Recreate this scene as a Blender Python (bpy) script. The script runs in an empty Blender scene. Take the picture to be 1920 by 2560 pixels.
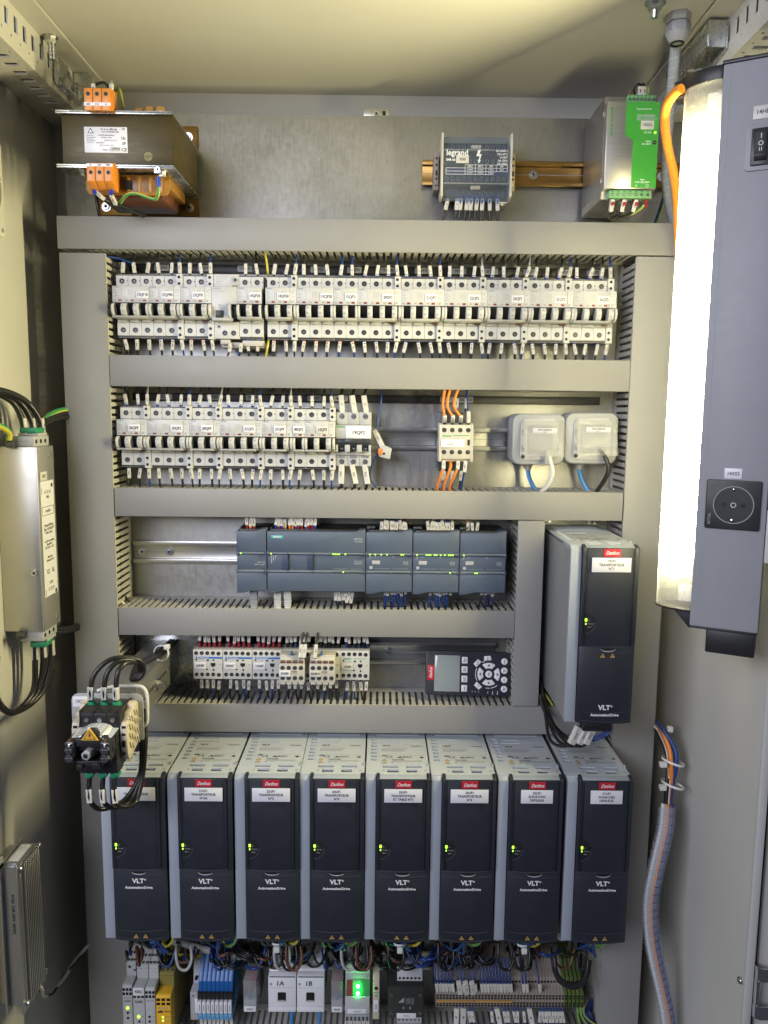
import bpy, bmesh, math, random
from math import sin, cos, radians, pi, atan2
from mathutils import Vector, Matrix, Quaternion
random.seed(7)
SC = bpy.context.scene
COL = SC.collection
MM = 0.001

# ------------------------------------------------------------------ camera, world, lights, exposure
F_PX, W_PX, H_PX = 1950.0, 1920.0, 2560.0
CAM = Vector((0.0, -1220.0, 1480.0))                 # millimetres
PITCH, ROLL, YAW = radians(7.3), radians(0.6), radians(0.4)
fwd = Vector((sin(YAW)*cos(PITCH), cos(YAW)*cos(PITCH), -sin(PITCH)))
rgt0 = Vector((cos(YAW), -sin(YAW), 0.0))
up0 = rgt0.cross(fwd)
rgt = rgt0*cos(ROLL) + up0*sin(ROLL)
upv = up0*cos(ROLL) - rgt0*sin(ROLL)
cd = bpy.data.cameras.new('camera')
cam = bpy.data.objects.new('camera', cd)
COL.objects.link(cam)
cam.matrix_world = Matrix(((rgt.x, upv.x, -fwd.x, CAM.x*MM), (rgt.y, upv.y, -fwd.y, CAM.y*MM),
                           (rgt.z, upv.z, -fwd.z, CAM.z*MM), (0, 0, 0, 1)))
cd.sensor_fit = 'VERTICAL'
cd.sensor_height = 36.0
cd.sensor_width = 36.0
cd.lens = F_PX/H_PX*36.0
cd.clip_start = 0.02
cd.clip_end = 50
SC.camera = cam

world = bpy.data.worlds.new('World')
SC.world = world
world.use_nodes = True
bg = world.node_tree.nodes['Background']
bg.inputs[0].default_value = (0.74, 0.80, 1.0, 1)
bg.inputs[1].default_value = 0.06

def area(name, loc, target, size, size_y, energy, col):
    l = bpy.data.lights.new(name, 'AREA')
    l.shape = 'RECTANGLE'; l.size = size; l.size_y = size_y; l.energy = energy; l.color = col
    o = bpy.data.objects.new(name, l); COL.objects.link(o)
    o.location = Vector(loc)*MM
    o.rotation_euler = (Vector(target)-Vector(loc)).to_track_quat('-Z', 'Y').to_euler()
    return o
# the workshop's daylight falling in from the left behind the photographer
area('room_light', (-1250, -2150, 2080), (60, 0, 900), 1.6, 0.9, 52, (0.86, 0.88, 1.0))

SC.view_settings.view_transform = 'Standard'
SC.view_settings.look = 'None'
SC.view_settings.exposure = 0.0
SC.view_settings.gamma = 1.0
SC.view_settings.use_curve_mapping = False
SC.render.engine = 'CYCLES'
cy = SC.cycles
cy.use_denoising = True
cy.max_bounces = 8
cy.diffuse_bounces = 4
cy.glossy_bounces = 3
cy.transmission_bounces = 6
cy.transparent_max_bounces = 12
cy.caustics_reflective = False
cy.caustics_refractive = False
cy.sample_clamp_indirect = 4.0

def P(x, y, Y):
    """Where the sight line through a point of the photograph meets the plane at depth Y (mm)."""
    r = fwd + rgt*((x-W_PX/2)/F_PX) - upv*((y-H_PX/2)/F_PX)
    return CAM + r*((Y-CAM.y)/r.y)

# ------------------------------------------------------------------ materials
MATS = {}
def mat(name, col, rough=0.5, metal=0.0, var=0.05, vs=25, bump=0.0, bs=900, spec=0.5, emit=None, es=0, stretch=None, rvar=0.08, alpha=None, coat=0.0):
    m = bpy.data.materials.new(name); m.use_nodes = True
    nt = m.node_tree; N = nt.nodes; L = nt.links
    b = N['Principled BSDF']
    b.inputs['Roughness'].default_value = rough
    b.inputs['Metallic'].default_value = metal
    b.inputs['Specular IOR Level'].default_value = spec
    b.inputs['Coat Weight'].default_value = coat
    tc = N.new('ShaderNodeTexCoord'); mp = N.new('ShaderNodeMapping')
    L.new(tc.outputs['Object'], mp.inputs[0])
    if stretch: mp.inputs['Scale'].default_value = stretch
    n1 = N.new('ShaderNodeTexNoise'); n1.inputs['Scale'].default_value = vs; n1.inputs['Detail'].default_value = 5
    L.new(mp.outputs[0], n1.inputs['Vector'])
    r = N.new('ShaderNodeValToRGB')
    c = Vector(col[:3])
    lo = c*(1-var); hi = c*(1+var)
    r.color_ramp.elements[0].position = 0.3; r.color_ramp.elements[1].position = 0.7
    r.color_ramp.elements[0].color = (*lo, 1); r.color_ramp.elements[1].color = (min(hi.x, .97), min(hi.y, .97), min(hi.z, .97), 1)
    L.new(n1.outputs['Fac'], r.inputs[0]); L.new(r.outputs[0], b.inputs['Base Color'])
    mr = N.new('ShaderNodeMapRange'); mr.inputs[3].default_value = max(0.02, rough-rvar); mr.inputs[4].default_value = min(1, rough+rvar)
    n2 = N.new('ShaderNodeTexNoise'); n2.inputs['Scale'].default_value = vs*3.1; n2.inputs['Detail'].default_value = 4
    L.new(mp.outputs[0], n2.inputs['Vector']); L.new(n2.outputs['Fac'], mr.inputs[0]); L.new(mr.outputs[0], b.inputs['Roughness'])
    if bump:
        n3 = N.new('ShaderNodeTexNoise'); n3.inputs['Scale'].default_value = bs; n3.inputs['Detail'].default_value = 2
        L.new(mp.outputs[0], n3.inputs['Vector'])
        bu = N.new('ShaderNodeBump'); bu.inputs['Strength'].default_value = bump; bu.inputs['Distance'].default_value = 0.0006
        L.new(n3.outputs['Fac'], bu.inputs['Height']); L.new(bu.outputs[0], b.inputs['Normal'])
    if emit:
        b.inputs['Emission Color'].default_value = (*emit, 1); b.inputs['Emission Strength'].default_value = es
    MATS[name] = m
    return m

def galvanised():
    m = bpy.data.materials.new('galvanised'); m.use_nodes = True
    nt = m.node_tree; N = nt.nodes; L = nt.links; b = N['Principled BSDF']
    tc = N.new('ShaderNodeTexCoord')
    v = N.new('ShaderNodeTexVoronoi'); v.inputs['Scale'].default_value = 170
    L.new(tc.outputs['Object'], v.inputs['Vector'])
    mp = N.new('ShaderNodeMapping'); mp.inputs['Scale'].default_value = (110, 110, 12); L.new(tc.outputs['Object'], mp.inputs[0])
    st = N.new('ShaderNodeTexNoise'); st.inputs['Scale'].default_value = 3.0; st.inputs['Detail'].default_value = 8; L.new(mp.outputs[0], st.inputs['Vector'])
    big = N.new('ShaderNodeTexNoise'); big.inputs['Scale'].default_value = 9; big.inputs['Detail'].default_value = 6; L.new(tc.outputs['Object'], big.inputs['Vector'])
    sc = N.new('ShaderNodeMapping'); sc.inputs['Scale'].default_value = (420, 420, 60); L.new(tc.outputs['Object'], sc.inputs[0])
    sn = N.new('ShaderNodeTexNoise'); sn.inputs['Scale'].default_value = 1.0; sn.inputs['Detail'].default_value = 3; L.new(sc.outputs[0], sn.inputs['Vector'])
    sr = N.new('ShaderNodeValToRGB'); sr.color_ramp.elements[0].position = .67; sr.color_ramp.elements[0].color = (1, 1, 1, 1)
    sr.color_ramp.elements[1].position = .72; sr.color_ramp.elements[1].color = (.68, .66, .63, 1); L.new(sn.outputs['Fac'], sr.inputs[0])
    a1 = N.new('ShaderNodeMath'); a1.operation = 'MULTIPLY_ADD'; a1.inputs[1].default_value = .14; sm = N.new('ShaderNodeMath'); sm.operation = 'MULTIPLY'; sm.inputs[1].default_value = .42; L.new(st.outputs['Fac'], sm.inputs[0])
    L.new(v.outputs['Color'], a1.inputs[0]); L.new(sm.outputs[0], a1.inputs[2])
    a2 = N.new('ShaderNodeMath'); a2.operation = 'MULTIPLY_ADD'; a2.inputs[1].default_value = .55; L.new(big.outputs['Fac'], a2.inputs[0]); L.new(a1.outputs[0], a2.inputs[2])
    r = N.new('ShaderNodeValToRGB'); r.color_ramp.elements[0].position = .38; r.color_ramp.elements[0].color = (.36, .36, .352, 1)
    r.color_ramp.elements[1].position = .74; r.color_ramp.elements[1].color = (.46, .46, .45, 1); L.new(a2.outputs[0], r.inputs[0])
    mx = N.new('ShaderNodeMixRGB'); mx.blend_type = 'MULTIPLY'; mx.inputs[0].default_value = 1; L.new(r.outputs[0], mx.inputs[1]); L.new(sr.outputs[0], mx.inputs[2])
    L.new(mx.outputs[0], b.inputs['Base Color'])
    mr = N.new('ShaderNodeMapRange'); mr.inputs[1].default_value = .38; mr.inputs[2].default_value = .74; mr.inputs[3].default_value = .30; mr.inputs[4].default_value = .46
    L.new(a2.outputs[0], mr.inputs[0]); L.new(mr.outputs[0], b.inputs['Roughness'])
    b.inputs['Metallic'].default_value = .75
    bu = N.new('ShaderNodeBump'); bu.inputs['Strength'].default_value = .12; bu.inputs['Distance'].default_value = .0008
    L.new(st.outputs['Fac'], bu.inputs['Height']); L.new(bu.outputs[0], b.inputs['Normal'])
    MATS['galvanised'] = m
galvanised()

def clear(name, col, opac=0.25, rough=0.15, transl=0.0):
    """Thin clear or milky plastic: see-through with a sheen, optionally scattering."""
    m = bpy.data.materials.new(name); m.use_nodes = True
    nt = m.node_tree; N = nt.nodes; L = nt.links
    for n in list(N): N.remove(n)
    out = N.new('ShaderNodeOutputMaterial')
    tr = N.new('ShaderNodeBsdfTransparent'); tr.inputs[0].default_value = (*[min(1, c*1.05) for c in col], 1)
    pb = N.new('ShaderNodeBsdfPrincipled'); pb.inputs['Base Color'].default_value = (*col, 1); pb.inputs['Roughness'].default_value = rough
    nz = N.new('ShaderNodeTexNoise'); nz.inputs['Scale'].default_value = 60
    tc = N.new('ShaderNodeTexCoord'); L.new(tc.outputs['Object'], nz.inputs['Vector'])
    mr = N.new('ShaderNodeMapRange'); mr.inputs[3].default_value = opac*.8; mr.inputs[4].default_value = opac*1.2; L.new(nz.outputs['Fac'], mr.inputs[0])
    body = pb
    if transl:
        tl = N.new('ShaderNodeBsdfTranslucent'); tl.inputs[0].default_value = (*col, 1)
        mm = N.new('ShaderNodeMixShader'); mm.inputs[0].default_value = transl; L.new(pb.outputs[0], mm.inputs[1]); L.new(tl.outputs[0], mm.inputs[2]); body = mm
    mx = N.new('ShaderNodeMixShader'); L.new(mr.outputs[0], mx.inputs[0]); L.new(tr.outputs[0], mx.inputs[1]); L.new(body.outputs[0], mx.inputs[2])
    L.new(mx.outputs[0], out.inputs[0])
    MATS[name] = m
    return m

mat('painted_steel', (.60, .59, .55), .45, var=.03, vs=6, bump=.10, bs=420)
mat('duct_grey', (.285, .282, .274), .50, var=.035, vs=9, bump=.05, bs=600)
mat('duct_finger', (.50, .49, .45), .5, var=.04, vs=30)
mat('duct_lip', (.62, .60, .53), .45, var=.03)
mat('rail_steel', (.58, .58, .57), .30, .9, var=.06, vs=30, stretch=(1, 30, 30))
mat('gold_rail', (.24, .14, .04), .34, .8, var=.12, vs=14, stretch=(2, 14, 30))
mat('zinc', (.66, .68, .69), .28, .95, var=.10, vs=45, rvar=.12)
mat('chrome', (.78, .79, .80), .12, 1.0, var=.03)
mat('screw_steel', (.62, .63, .63), .28, 1.0, var=.15, vs=300)
mat('dark_screw', (.10, .10, .10), .4, .6, var=.2, vs=300)
mat('white_plastic', (.60, .60, .585), .42, var=.03, vs=60, bump=.03)
mat('white_plastic_warm', (.55, .525, .46), .45, var=.05, vs=60, bump=.03)
mat('print_face', (.53, .535, .53), .35, var=.03, vs=80)
mat('black_plastic', (.018, .018, .020), .42, var=.15, vs=60, bump=.05)
mat('hole_black', (.006, .006, .007), .6, var=.1)
mat('drive_black', (.022, .026, .037), .46, var=.10, vs=40, bump=.22, bs=1500)
mat('drive_black2', (.040, .045, .058), .40, var=.08, vs=40, bump=.12, bs=1500)
mat('drive_grey', (.36, .40, .46), .42, var=.03, vs=20, bump=.08, bs=1500)
mat('drive_top', (.50, .545, .60), .45, var=.03, vs=20, bump=.05, bs=1500)
mat('drive_side', (.30, .31, .32), .40, .25, var=.04, vs=10)
mat('plc_grey', (.085, .112, .168), .45, var=.05, vs=30, bump=.18, bs=1600)
mat('plc_bar', (.16, .19, .24), .35, var=.04)
mat('lamp_body', (.33, .335, .362), .5, var=.025, vs=30, bump=.28, bs=600)
mat('label_white', (.80, .80, .84), .38, var=.015, vs=90)
mat('sleeve_white', (.64, .62, .57), .40, var=.05, vs=140)
mat('ink', (.03, .03, .035), .5, var=.1)
mat('ink_grey', (.30, .31, .32), .5, var=.1)
mat('ink_pale', (.42, .45, .50), .5, var=.1)
mat('ink_white', (.82, .83, .84), .45, var=.05)
mat('red_badge', (.55, .022, .045), .35, var=.05)
mat('red_plastic', (.22, .012, .02), .4, var=.1)
mat('warn_yellow', (.80, .46, .05), .42, var=.04)
mat('warn_dull', (.46, .28, .09), .42, var=.05)
mat('blue_stripe', (.03, .16, .55), .4, var=.05)
mat('green_ink', (.05, .36, .10), .4, var=.05)
mat('teal', (.06, .46, .46), .4, var=.05)
mat('orange_plastic', (.72, .25, .03), .38, var=.06, vs=80)
mat('amber_plastic', (.38, .19, .04), .30, var=.10, vs=60)
mat('core_brown', (.06, .044, .010), .42, .2, var=.18, vs=18, stretch=(1, 1, 5), rvar=.12)
mat('psu_steel', (.62, .61, .58), .34, .9, var=.08, vs=40, stretch=(.5, 1, 12))
mat('psu_side', (.38, .37, .36), .36, .85, var=.06, vs=30)
mat('psu_green', (.055, .34, .045), .38, var=.04)
mat('terminal_green', (.16, .40, .17), .42, var=.06)
mat('connector_green', (.02, .26, .13), .42, var=.08)
mat('wire_black', (.014, .014, .015), .35, var=.2, vs=200)
mat('wire_blue', (.012, .045, .20), .38, var=.15, vs=200)
mat('wire_lightblue', (.05, .22, .55), .38, var=.08, vs=200)
mat('wire_orange', (.72, .22, .03), .38, var=.08, vs=200)
mat('wire_brown', (.14, .055, .03), .4, var=.1, vs=200)
mat('wire_grey', (.42, .42, .40), .42, var=.08, vs=200)
mat('wire_white', (.78, .77, .73), .38, var=.06, vs=200)
mat('wire_yellow', (.60, .52, .06), .38, var=.08, vs=200)
mat('wire_green', (.06, .30, .09), .38, var=.08, vs=200)
mat('ferrule_blue', (.02, .05, .38), .4, var=.08)
mat('ferrule_red', (.30, .02, .03), .4, var=.08)
mat('ferrule_yellow', (.62, .52, .08), .4, var=.08)
mat('ferrule_orange', (.70, .20, .04), .4, var=.08)
mat('cable_orange', (.78, .26, .03), .36, var=.04, vs=60)
mat('beige_terminal', (.30, .26, .22), .5, var=.08, vs=90)
mat('beige_plastic', (.62, .55, .42), .45, var=.06, vs=90)
mat('olive_yellow', (.24, .20, .05), .5, var=.1)
mat('relay_yellow', (.85, .48, .03), .4, var=.04)
mat('relay_grey', (.52, .53, .53), .42, var=.04)
mat('grey_plastic', (.36, .37, .39), .42, var=.04, vs=60)
mat('grey_light', (.44, .45, .47), .42, var=.03, vs=60)
mat('blue_plastic', (.015, .12, .40), .38, var=.1, vs=90)
mat('lightblue_plastic', (.10, .34, .62), .4, var=.08, vs=90)
mat('pe_green', (.10, .15, .035), .42, var=.1, vs=90)
mat('box_black', (.030, .031, .030), .48, var=.12, vs=50, bump=.2)
mat('socket_grey', (.40, .41, .42), .42, var=.03, vs=30, bump=.03)
mat('socket_black', (.022, .022, .024), .45, var=.1)
mat('alu', (.50, .50, .50), .38, .85, var=.06, vs=30, stretch=(20, 20, 1))
mat('filter_steel', (.56, .54, .49), .40, .8, var=.06, vs=14)
mat('foil_label', (.62, .66, .70), .32, .25, var=.04)
mat('lcd', (.30, .34, .36), .10, var=.06, vs=8, spec=.8)
mat('led_green', (.3, .8, .05), .3, emit=(.45, 1.0, .05), es=2.0)
mat('led_off', (.02, .025, .03), .3)
mat('led_bright_green', (.1, .8, .1), .3, emit=(.03, 1.0, .08), es=140.0)
mat('module_green', (.05, .18, .09), .4, var=.05, emit=(.02, .5, .06), es=.25)
mat('fan_white', (.72, .70, .62), .42, var=.03)
mat('fan_grey', (.30, .30, .32), .45, var=.05)
mat('rubber_trim', (.70, .71, .68), .4, var=.03)
mat('door_paint', (.58, .58, .56), .5, var=.03, vs=20, bump=.4, bs=380)
mat('tube_light', (.9, .9, .9), .4, emit=(1.0, .90, .52), es=85)
mat('added_strip_glow', (.9, .9, .9), .4, emit=(1.0, .89, .50), es=405)  # emission of the emitter added inside the lamp lens
clear('lens_clear', (.97, .96, .90), .26, .22, .3)
clear('cover_clear', (.90, .90, .88), .20, .10)
clear('smoke_clear', (.66, .72, .80), .09, .08)
clear('relay_clear', (.78, .80, .80), .28, .12)
clear('wrap_clear', (.84, .86, .92), .26, .16, .2)
mat('wrap_grey', (.36, .38, .42), .35, var=.06, vs=60)

# ------------------------------------------------------------------ mesh helpers (all sizes in mm)
class MB:
    def __init__(s): s.v = []; s.f = []; s.m = []
    def add(s, vs, fs, m=0):
        k = len(s.v); s.v += [Vector(p) for p in vs]
        for f in fs: s.f.append([i+k for i in f]); s.m.append(m)
        return s
    def box(s, x0, x1, y0, y1, z0, z1, m=0):
        if x0 > x1: x0, x1 = x1, x0
        if y0 > y1: y0, y1 = y1, y0
        if z0 > z1: z0, z1 = z1, z0
        return s.add([(x0,y0,z0),(x1,y0,z0),(x1,y1,z0),(x0,y1,z0),(x0,y0,z1),(x1,y0,z1),(x1,y1,z1),(x0,y1,z1)],
                     [(0,3,2,1),(4,5,6,7),(0,1,5,4),(1,2,6,5),(2,3,7,6),(3,0,4,7)], m)
    def prism(s, poly, ax, a0, a1, m=0):
        """Extrude a polygon along an axis: 'y' polygon is (x,z); 'x' is (y,z); 'z' is (x,y)."""
        n = len(poly)
        def pt(p, a): return {'y': (p[0], a, p[1]), 'x': (a, p[0], p[1]), 'z': (p[0], p[1], a)}[ax]
        vs = [pt(p, a0) for p in poly] + [pt(p, a1) for p in poly]
        fs = [tuple(range(n)), tuple(range(2*n-1, n-1, -1))] + [(i, (i+1) % n, n+(i+1) % n, n+i) for i in range(n)]
        return s.add(vs, fs, m)
    def cyl(s, p0, p1, r, n=12, m=0, r1=None):
        p0 = Vector(p0); p1 = Vector(p1); d = (p1-p0).normalized()
        a = d.orthogonal().normalized(); b = d.cross(a)
        if r1 is None: r1 = r
        vs = [p0 + (a*cos(2*pi*i/n)+b*sin(2*pi*i/n))*r for i in range(n)] + [p1 + (a*cos(2*pi*i/n)+b*sin(2*pi*i/n))*r1 for i in range(n)]
        fs = [tuple(range(n-1, -1, -1)), tuple(range(n, 2*n))] + [(i, (i+1) % n, n+(i+1) % n, n+i) for i in range(n)]
        return s.add(vs, fs, m)
    def ring(s, c, ax, ro, ri, t, n=24, m=0):
        c = Vector(c); d = Vector(ax).normalized(); a = d.orthogonal().normalized(); b = d.cross(a)
        vs = []
        for rr, h in ((ro, 0), (ri, 0), (ri, t), (ro, t)):
            vs += [c + d*h + (a*cos(2*pi*i/n)+b*sin(2*pi*i/n))*rr for i in range(n)]
        fs = []
        for q in range(4):
            k = q*n; k2 = ((q+1) % 4)*n
            fs += [(k+i, k+(i+1) % n, k2+(i+1) % n, k2+i) for i in range(n)]
        return s.add(vs, fs, m)
    def tube(s, pts, r, n=8, sub=6, m=0, stripe=None, rf=None):
        pts = [Vector(p) for p in pts]
        if sub > 1 and len(pts) > 2: pts = smooth_path(pts, sub)
        k = len(pts); t = [(pts[min(i+1, k-1)]-pts[max(i-1, 0)]).normalized() for i in range(k)]
        a = t[0].orthogonal().normalized(); rings = []
        base = len(s.v)
        for i in range(k):
            a = (a - t[i]*a.dot(t[i])).normalized(); b = t[i].cross(a)
            rr = r if rf is None else r*rf(i/(k-1))
            s.v += [pts[i] + (a*cos(2*pi*j/n)+b*sin(2*pi*j/n))*rr for j in range(n)]
        for i in range(k-1):
            for j in range(n):
                s.f.append([base+i*n+j, base+i*n+(j+1) % n, base+(i+1)*n+(j+1) % n, base+(i+1)*n+j])
                s.m.append(stripe if stripe is not None and j in (1, 2, n//2+1, n//2+2) else m)
        s.f.append([base+j for j in range(n-1, -1, -1)]); s.m.append(m)
        s.f.append([base+(k-1)*n+j for j in range(n)]); s.m.append(m)
        return s
    def sheet(s, u0, u1, v0, v1, holes, fn, t=1.0, m=0):
        """A sheet with rectangular holes; fn(u,v,w) -> point, thickness t along w."""
        us = sorted({u0, u1, *[min(max(h[i], u0), u1) for h in holes for i in (0, 1)]})
        vs = sorted({v0, v1, *[min(max(h[i], v0), v1) for h in holes for i in (2, 3)]})
        nu, nv = len(us)-1, len(vs)-1
        solid = [[True]*nv for _ in range(nu)]
        for i in range(nu):
            cu = (us[i]+us[i+1])/2
            for j in range(nv):
                cv = (vs[j]+vs[j+1])/2
                for h in holes:
                    if h[0] < cu < h[1] and h[2] < cv < h[3]: solid[i][j] = False; break
        ok = lambda i, j: 0 <= i < nu and 0 <= j < nv and solid[i][j]
        for i in range(nu):
            for j in range(nv):
                if not solid[i][j]: continue
                a, b, c, d = us[i], us[i+1], vs[j], vs[j+1]
                s.add([fn(a,c,0), fn(b,c,0), fn(b,d,0), fn(a,d,0)], [(0,1,2,3)], m)
                s.add([fn(a,c,t), fn(b,c,t), fn(b,d,t), fn(a,d,t)], [(3,2,1,0)], m)
                if not ok(i-1, j): s.add([fn(a,c,0), fn(a,d,0), fn(a,d,t), fn(a,c,t)], [(0,1,2,3)], m)
                if not ok(i+1, j): s.add([fn(b,c,0), fn(b,d,0), fn(b,d,t), fn(b,c,t)], [(3,2,1,0)], m)
                if not ok(i, j-1): s.add([fn(a,c,0), fn(b,c,0), fn(b,c,t), fn(a,c,t)], [(3,2,1,0)], m)
                if not ok(i, j+1): s.add([fn(a,d,0), fn(b,d,0), fn(b,d,t), fn(a,d,t)], [(0,1,2,3)], m)
        return s
    def xf(s, sx=1, ox=0, sz=1, oz=0, oy=0):
        for v in s.v: v.x = v.x*sx+ox; v.z = v.z*sz+oz; v.y += oy
        return s
    def mesh(s, name, mats, bevel=0.0, seg=2, smooth=None, weld=False):
        me = bpy.data.meshes.new(name)
        bm = bmesh.new()
        vs = [bm.verts.new(p*MM) for p in s.v]
        for f, mi in zip(s.f, s.m):
            try:
                fc = bm.faces.new([vs[i] for i in f]); fc.material_index = mi
            except ValueError: pass
        if weld: bmesh.ops.remove_doubles(bm, verts=bm.verts, dist=1e-6)
        bmesh.ops.recalc_face_normals(bm, faces=bm.faces)
        if bevel:
            es = [e for e in bm.edges if len(e.link_faces) == 2 and e.calc_face_angle(0) > 0.5]
            bmesh.ops.bevel(bm, geom=es, offset=bevel*MM, offset_type='OFFSET', segments=seg, profile=.5, affect='EDGES', clamp_overlap=True)
        bm.to_mesh(me); bm.free()
        if isinstance(mats, str): mats = [mats]
        for k in mats: me.materials.append(MATS[k])
        if smooth is not None or bevel:
            me.polygons.foreach_set('use_smooth', [True]*len(me.polygons))
            me.set_sharp_from_angle(angle=radians(smooth if smooth is not None else 40))
        return me

def smooth_path(p, sub):
    out = []; n = len(p)
    for i in range(n-1):
        p0 = p[i-1] if i else p[0]*2-p[1]; p1 = p[i]; p2 = p[i+1]; p3 = p[i+2] if i+2 < n else p[-1]*2-p[-2]
        for k in range(sub):
            t = k/sub; t2 = t*t; t3 = t2*t
            out.append(((p1*2)+(p2-p0)*t+(p0*2-p1*5+p2*4-p3)*t2+(p1*3-p0-p2*3+p3)*t3)*.5)
    out.append(p[-1]); return out

def link(o, parent=None, loc=None, rot=None):
    COL.objects.link(o)
    if parent is not None: o.parent = parent
    if loc is not None: o.location = Vector(loc)*MM
    if rot is not None: o.rotation_euler = rot
    return o
def thing(name, label, cat, loc=(0, 0, 0), group=None, rotz=0.0):
    o = bpy.data.objects.new(name, None); o.empty_display_size = .02
    link(o, None, loc, (0, 0, rotz)); o['label'] = label; o['category'] = cat
    if group: o['group'] = group
    return o
def part(parent, name, mb, mats, bevel=0.0, smooth=None, loc=None, rot=None, seg=2, label=None, weld=False):
    me = mb if isinstance(mb, bpy.types.Mesh) else mb.mesh(name, mats, bevel, seg, smooth, weld)
    o = link(bpy.data.objects.new(name, me), parent, loc, rot)
    if label: o['label'] = label
    return o
def solo(name, label, cat, mb, mats, loc=(0, 0, 0), group=None, bevel=0.0, smooth=None, seg=2):
    o = part(None, name, mb, mats, bevel, smooth, loc, None, seg); o['label'] = label; o['category'] = cat
    if group: o['group'] = group
    return o
def struct(name, mb, mats, bevel=0.0, smooth=None):
    o = part(None, name, mb, mats, bevel, smooth); o['kind'] = 'structure'
    return o
CACHE = {}
def cached(key, fn):
    if key not in CACHE: CACHE[key] = fn()
    return CACHE[key]

TXT = {}
def text_mesh(s, h, mname, align='CENTER', sx=1.0, shear=0.0, off=None, sp=1.0):
    if off is None: off = h*.03
    key = (s, round(h, 2), mname, align, round(sx, 2), shear, off, sp)
    if key in TXT: return TXT[key]
    c = bpy.data.curves.new('lettering', 'FONT'); c.body = s; c.size = h/0.72*MM; c.align_x = align; c.align_y = 'CENTER'
    c.resolution_u = 2; c.shear = shear; c.offset = off*MM; c.space_character = sp; c.space_line = .85
    o = bpy.data.objects.new('tmp', c)
    me = bpy.data.meshes.new_from_object(o)
    bpy.data.objects.remove(o); bpy.data.curves.remove(c)
    me.name = 'lettering'; me.materials.clear(); me.materials.append(MATS[mname])
    if sx != 1.0:
        for v in me.vertices: v.co.x *= sx
    TXT[key] = me
    return me
FRONT = (pi/2, 0, 0)
def text(parent, s, h, mname, loc, rot=FRONT, **k):
    return part(parent, 'lettering', text_mesh(s, h, mname, **k), None, loc=loc, rot=rot)

# ------------------------------------------------------------------ wires with marker sleeves
SLV = {}
def sleeve_mesh(L, w):
    return cached(('sleeve', L, w), lambda: MB().box(-w/2, w/2, -w*.42, w*.42, -L/2, L/2).mesh('marker_sleeve', 'sleeve_white', .5, 1))
def wire(label, pts, r=1.5, m='wire_black', group=None, sleeves=(), ferrule=None, name='wire', cat='wire', sub=5, n=8):
    """pts world mm; sleeves: (t, text, length, width); ferrule: (colour, at_start)."""
    p0 = Vector(pts[0]); mb = MB()
    loc_pts = [Vector(p)-p0 for p in pts]
    if m == 'wire_pe': mb.tube(loc_pts, r, n, sub, 0, 1); ms = ['wire_green', 'wire_yellow']
    else: mb.tube(loc_pts, r, n, sub); ms = m
    o = solo(name, label, cat, mb, ms, p0, group, smooth=60)
    path = smooth_path(loc_pts, 6) if len(loc_pts) > 2 else loc_pts
    if len(path) == 2: path = [path[0].lerp(path[1], i/10) for i in range(11)]
    for t, s, L, w in sleeves:
        i = min(max(int(t*(len(path)-1)), 1), len(path)-2)
        d = (path[i+1]-path[i-1]).normalized()
        if d.z < 0: d = -d
        yax = Vector((0, 1, 0)); x = yax.cross(d).normalized(); y = d.cross(x)
        M = Matrix((x, y, d)).transposed()
        a = random.uniform(-.35, .35)
        q = M.to_quaternion() @ Quaternion((0, 0, 1), a)
        sl = part(o, 'marker_sleeve', sleeve_mesh(L, w), None, loc=path[i])
        sl.rotation_mode = 'QUATERNION'; sl.rotation_quaternion = q
        if s:
            tx = part(sl, 'lettering', text_mesh(s, w*.42, 'ink', sx=.9), None, loc=(0, -w*.42-.12, 0), rot=(pi/2, pi/2*1, 0))
            tx.rotation_euler = Matrix(((0, -1, 0), (0, 0, -1), (1, 0, 0))).to_euler()
    if ferrule:
        cn, at0 = ferrule
        a, b = (path[0], path[min(3, len(path)-1)]) if at0 else (path[-1], path[-4])
        d = (b-a).normalized()
        part(o, 'ferrule', MB().cyl(a-d*1, a+d*11, r*1.45, 8).mesh('ferrule', 'ferrule_'+cn, 0, 1, 50), None)
    return o
MKS = ['4461', '4463', '1301', '1306', '2001', '2204', '2503', '1521', '3002', '4462', '1402', '2601', '3104', '4107']
def mk(): return random.choice(MKS)
def screw(parent, loc, r=3.0, axis='y', name='screw', m='screw_steel'):
    me = cached(('screw', r, m), lambda: MB().cyl((0, 0, 0), (0, -r*.55, 0), r, 14, 0, r*.9).cyl((0, -r*.55, 0), (0, -r*.56-.05, 0), r*.5, 6, 1).mesh('screw', [m, 'hole_black'], 0, 1, 40))
    rot = {'y': None, '-z': (pi/2, 0, 0), 'x': (0, 0, pi/2), '-x': (0, 0, -pi/2), 'z': (-pi/2, 0, 0)}[axis]
    return part(parent, name, me, None, loc=loc, rot=rot)
# ================================================================== the cabinet shell
XL, XR, YB, YF, ZC, ZF = -510.0, 470.0, 60.0, -314.0, 1966.0, 330.0
struct('wall_left', MB().box(XL-2, XL, YF, YB, ZF, ZC+2), 'painted_steel')
struct('wall_right', MB().box(XR, XR+2, YF, YB, ZF, ZC+2), 'painted_steel')
struct('wall_back', MB().box(XL-2, XR+2, YB, YB+2, ZF, ZC+2), 'painted_steel')
struct('ceiling', MB().box(XL-2, XR+2, YF, YB+2, ZC, ZC+2), 'painted_steel')
struct('cabinet_floor', MB().box(XL-2, XR+2, YF, YB+2, ZF-2, ZF), 'painted_steel')

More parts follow.
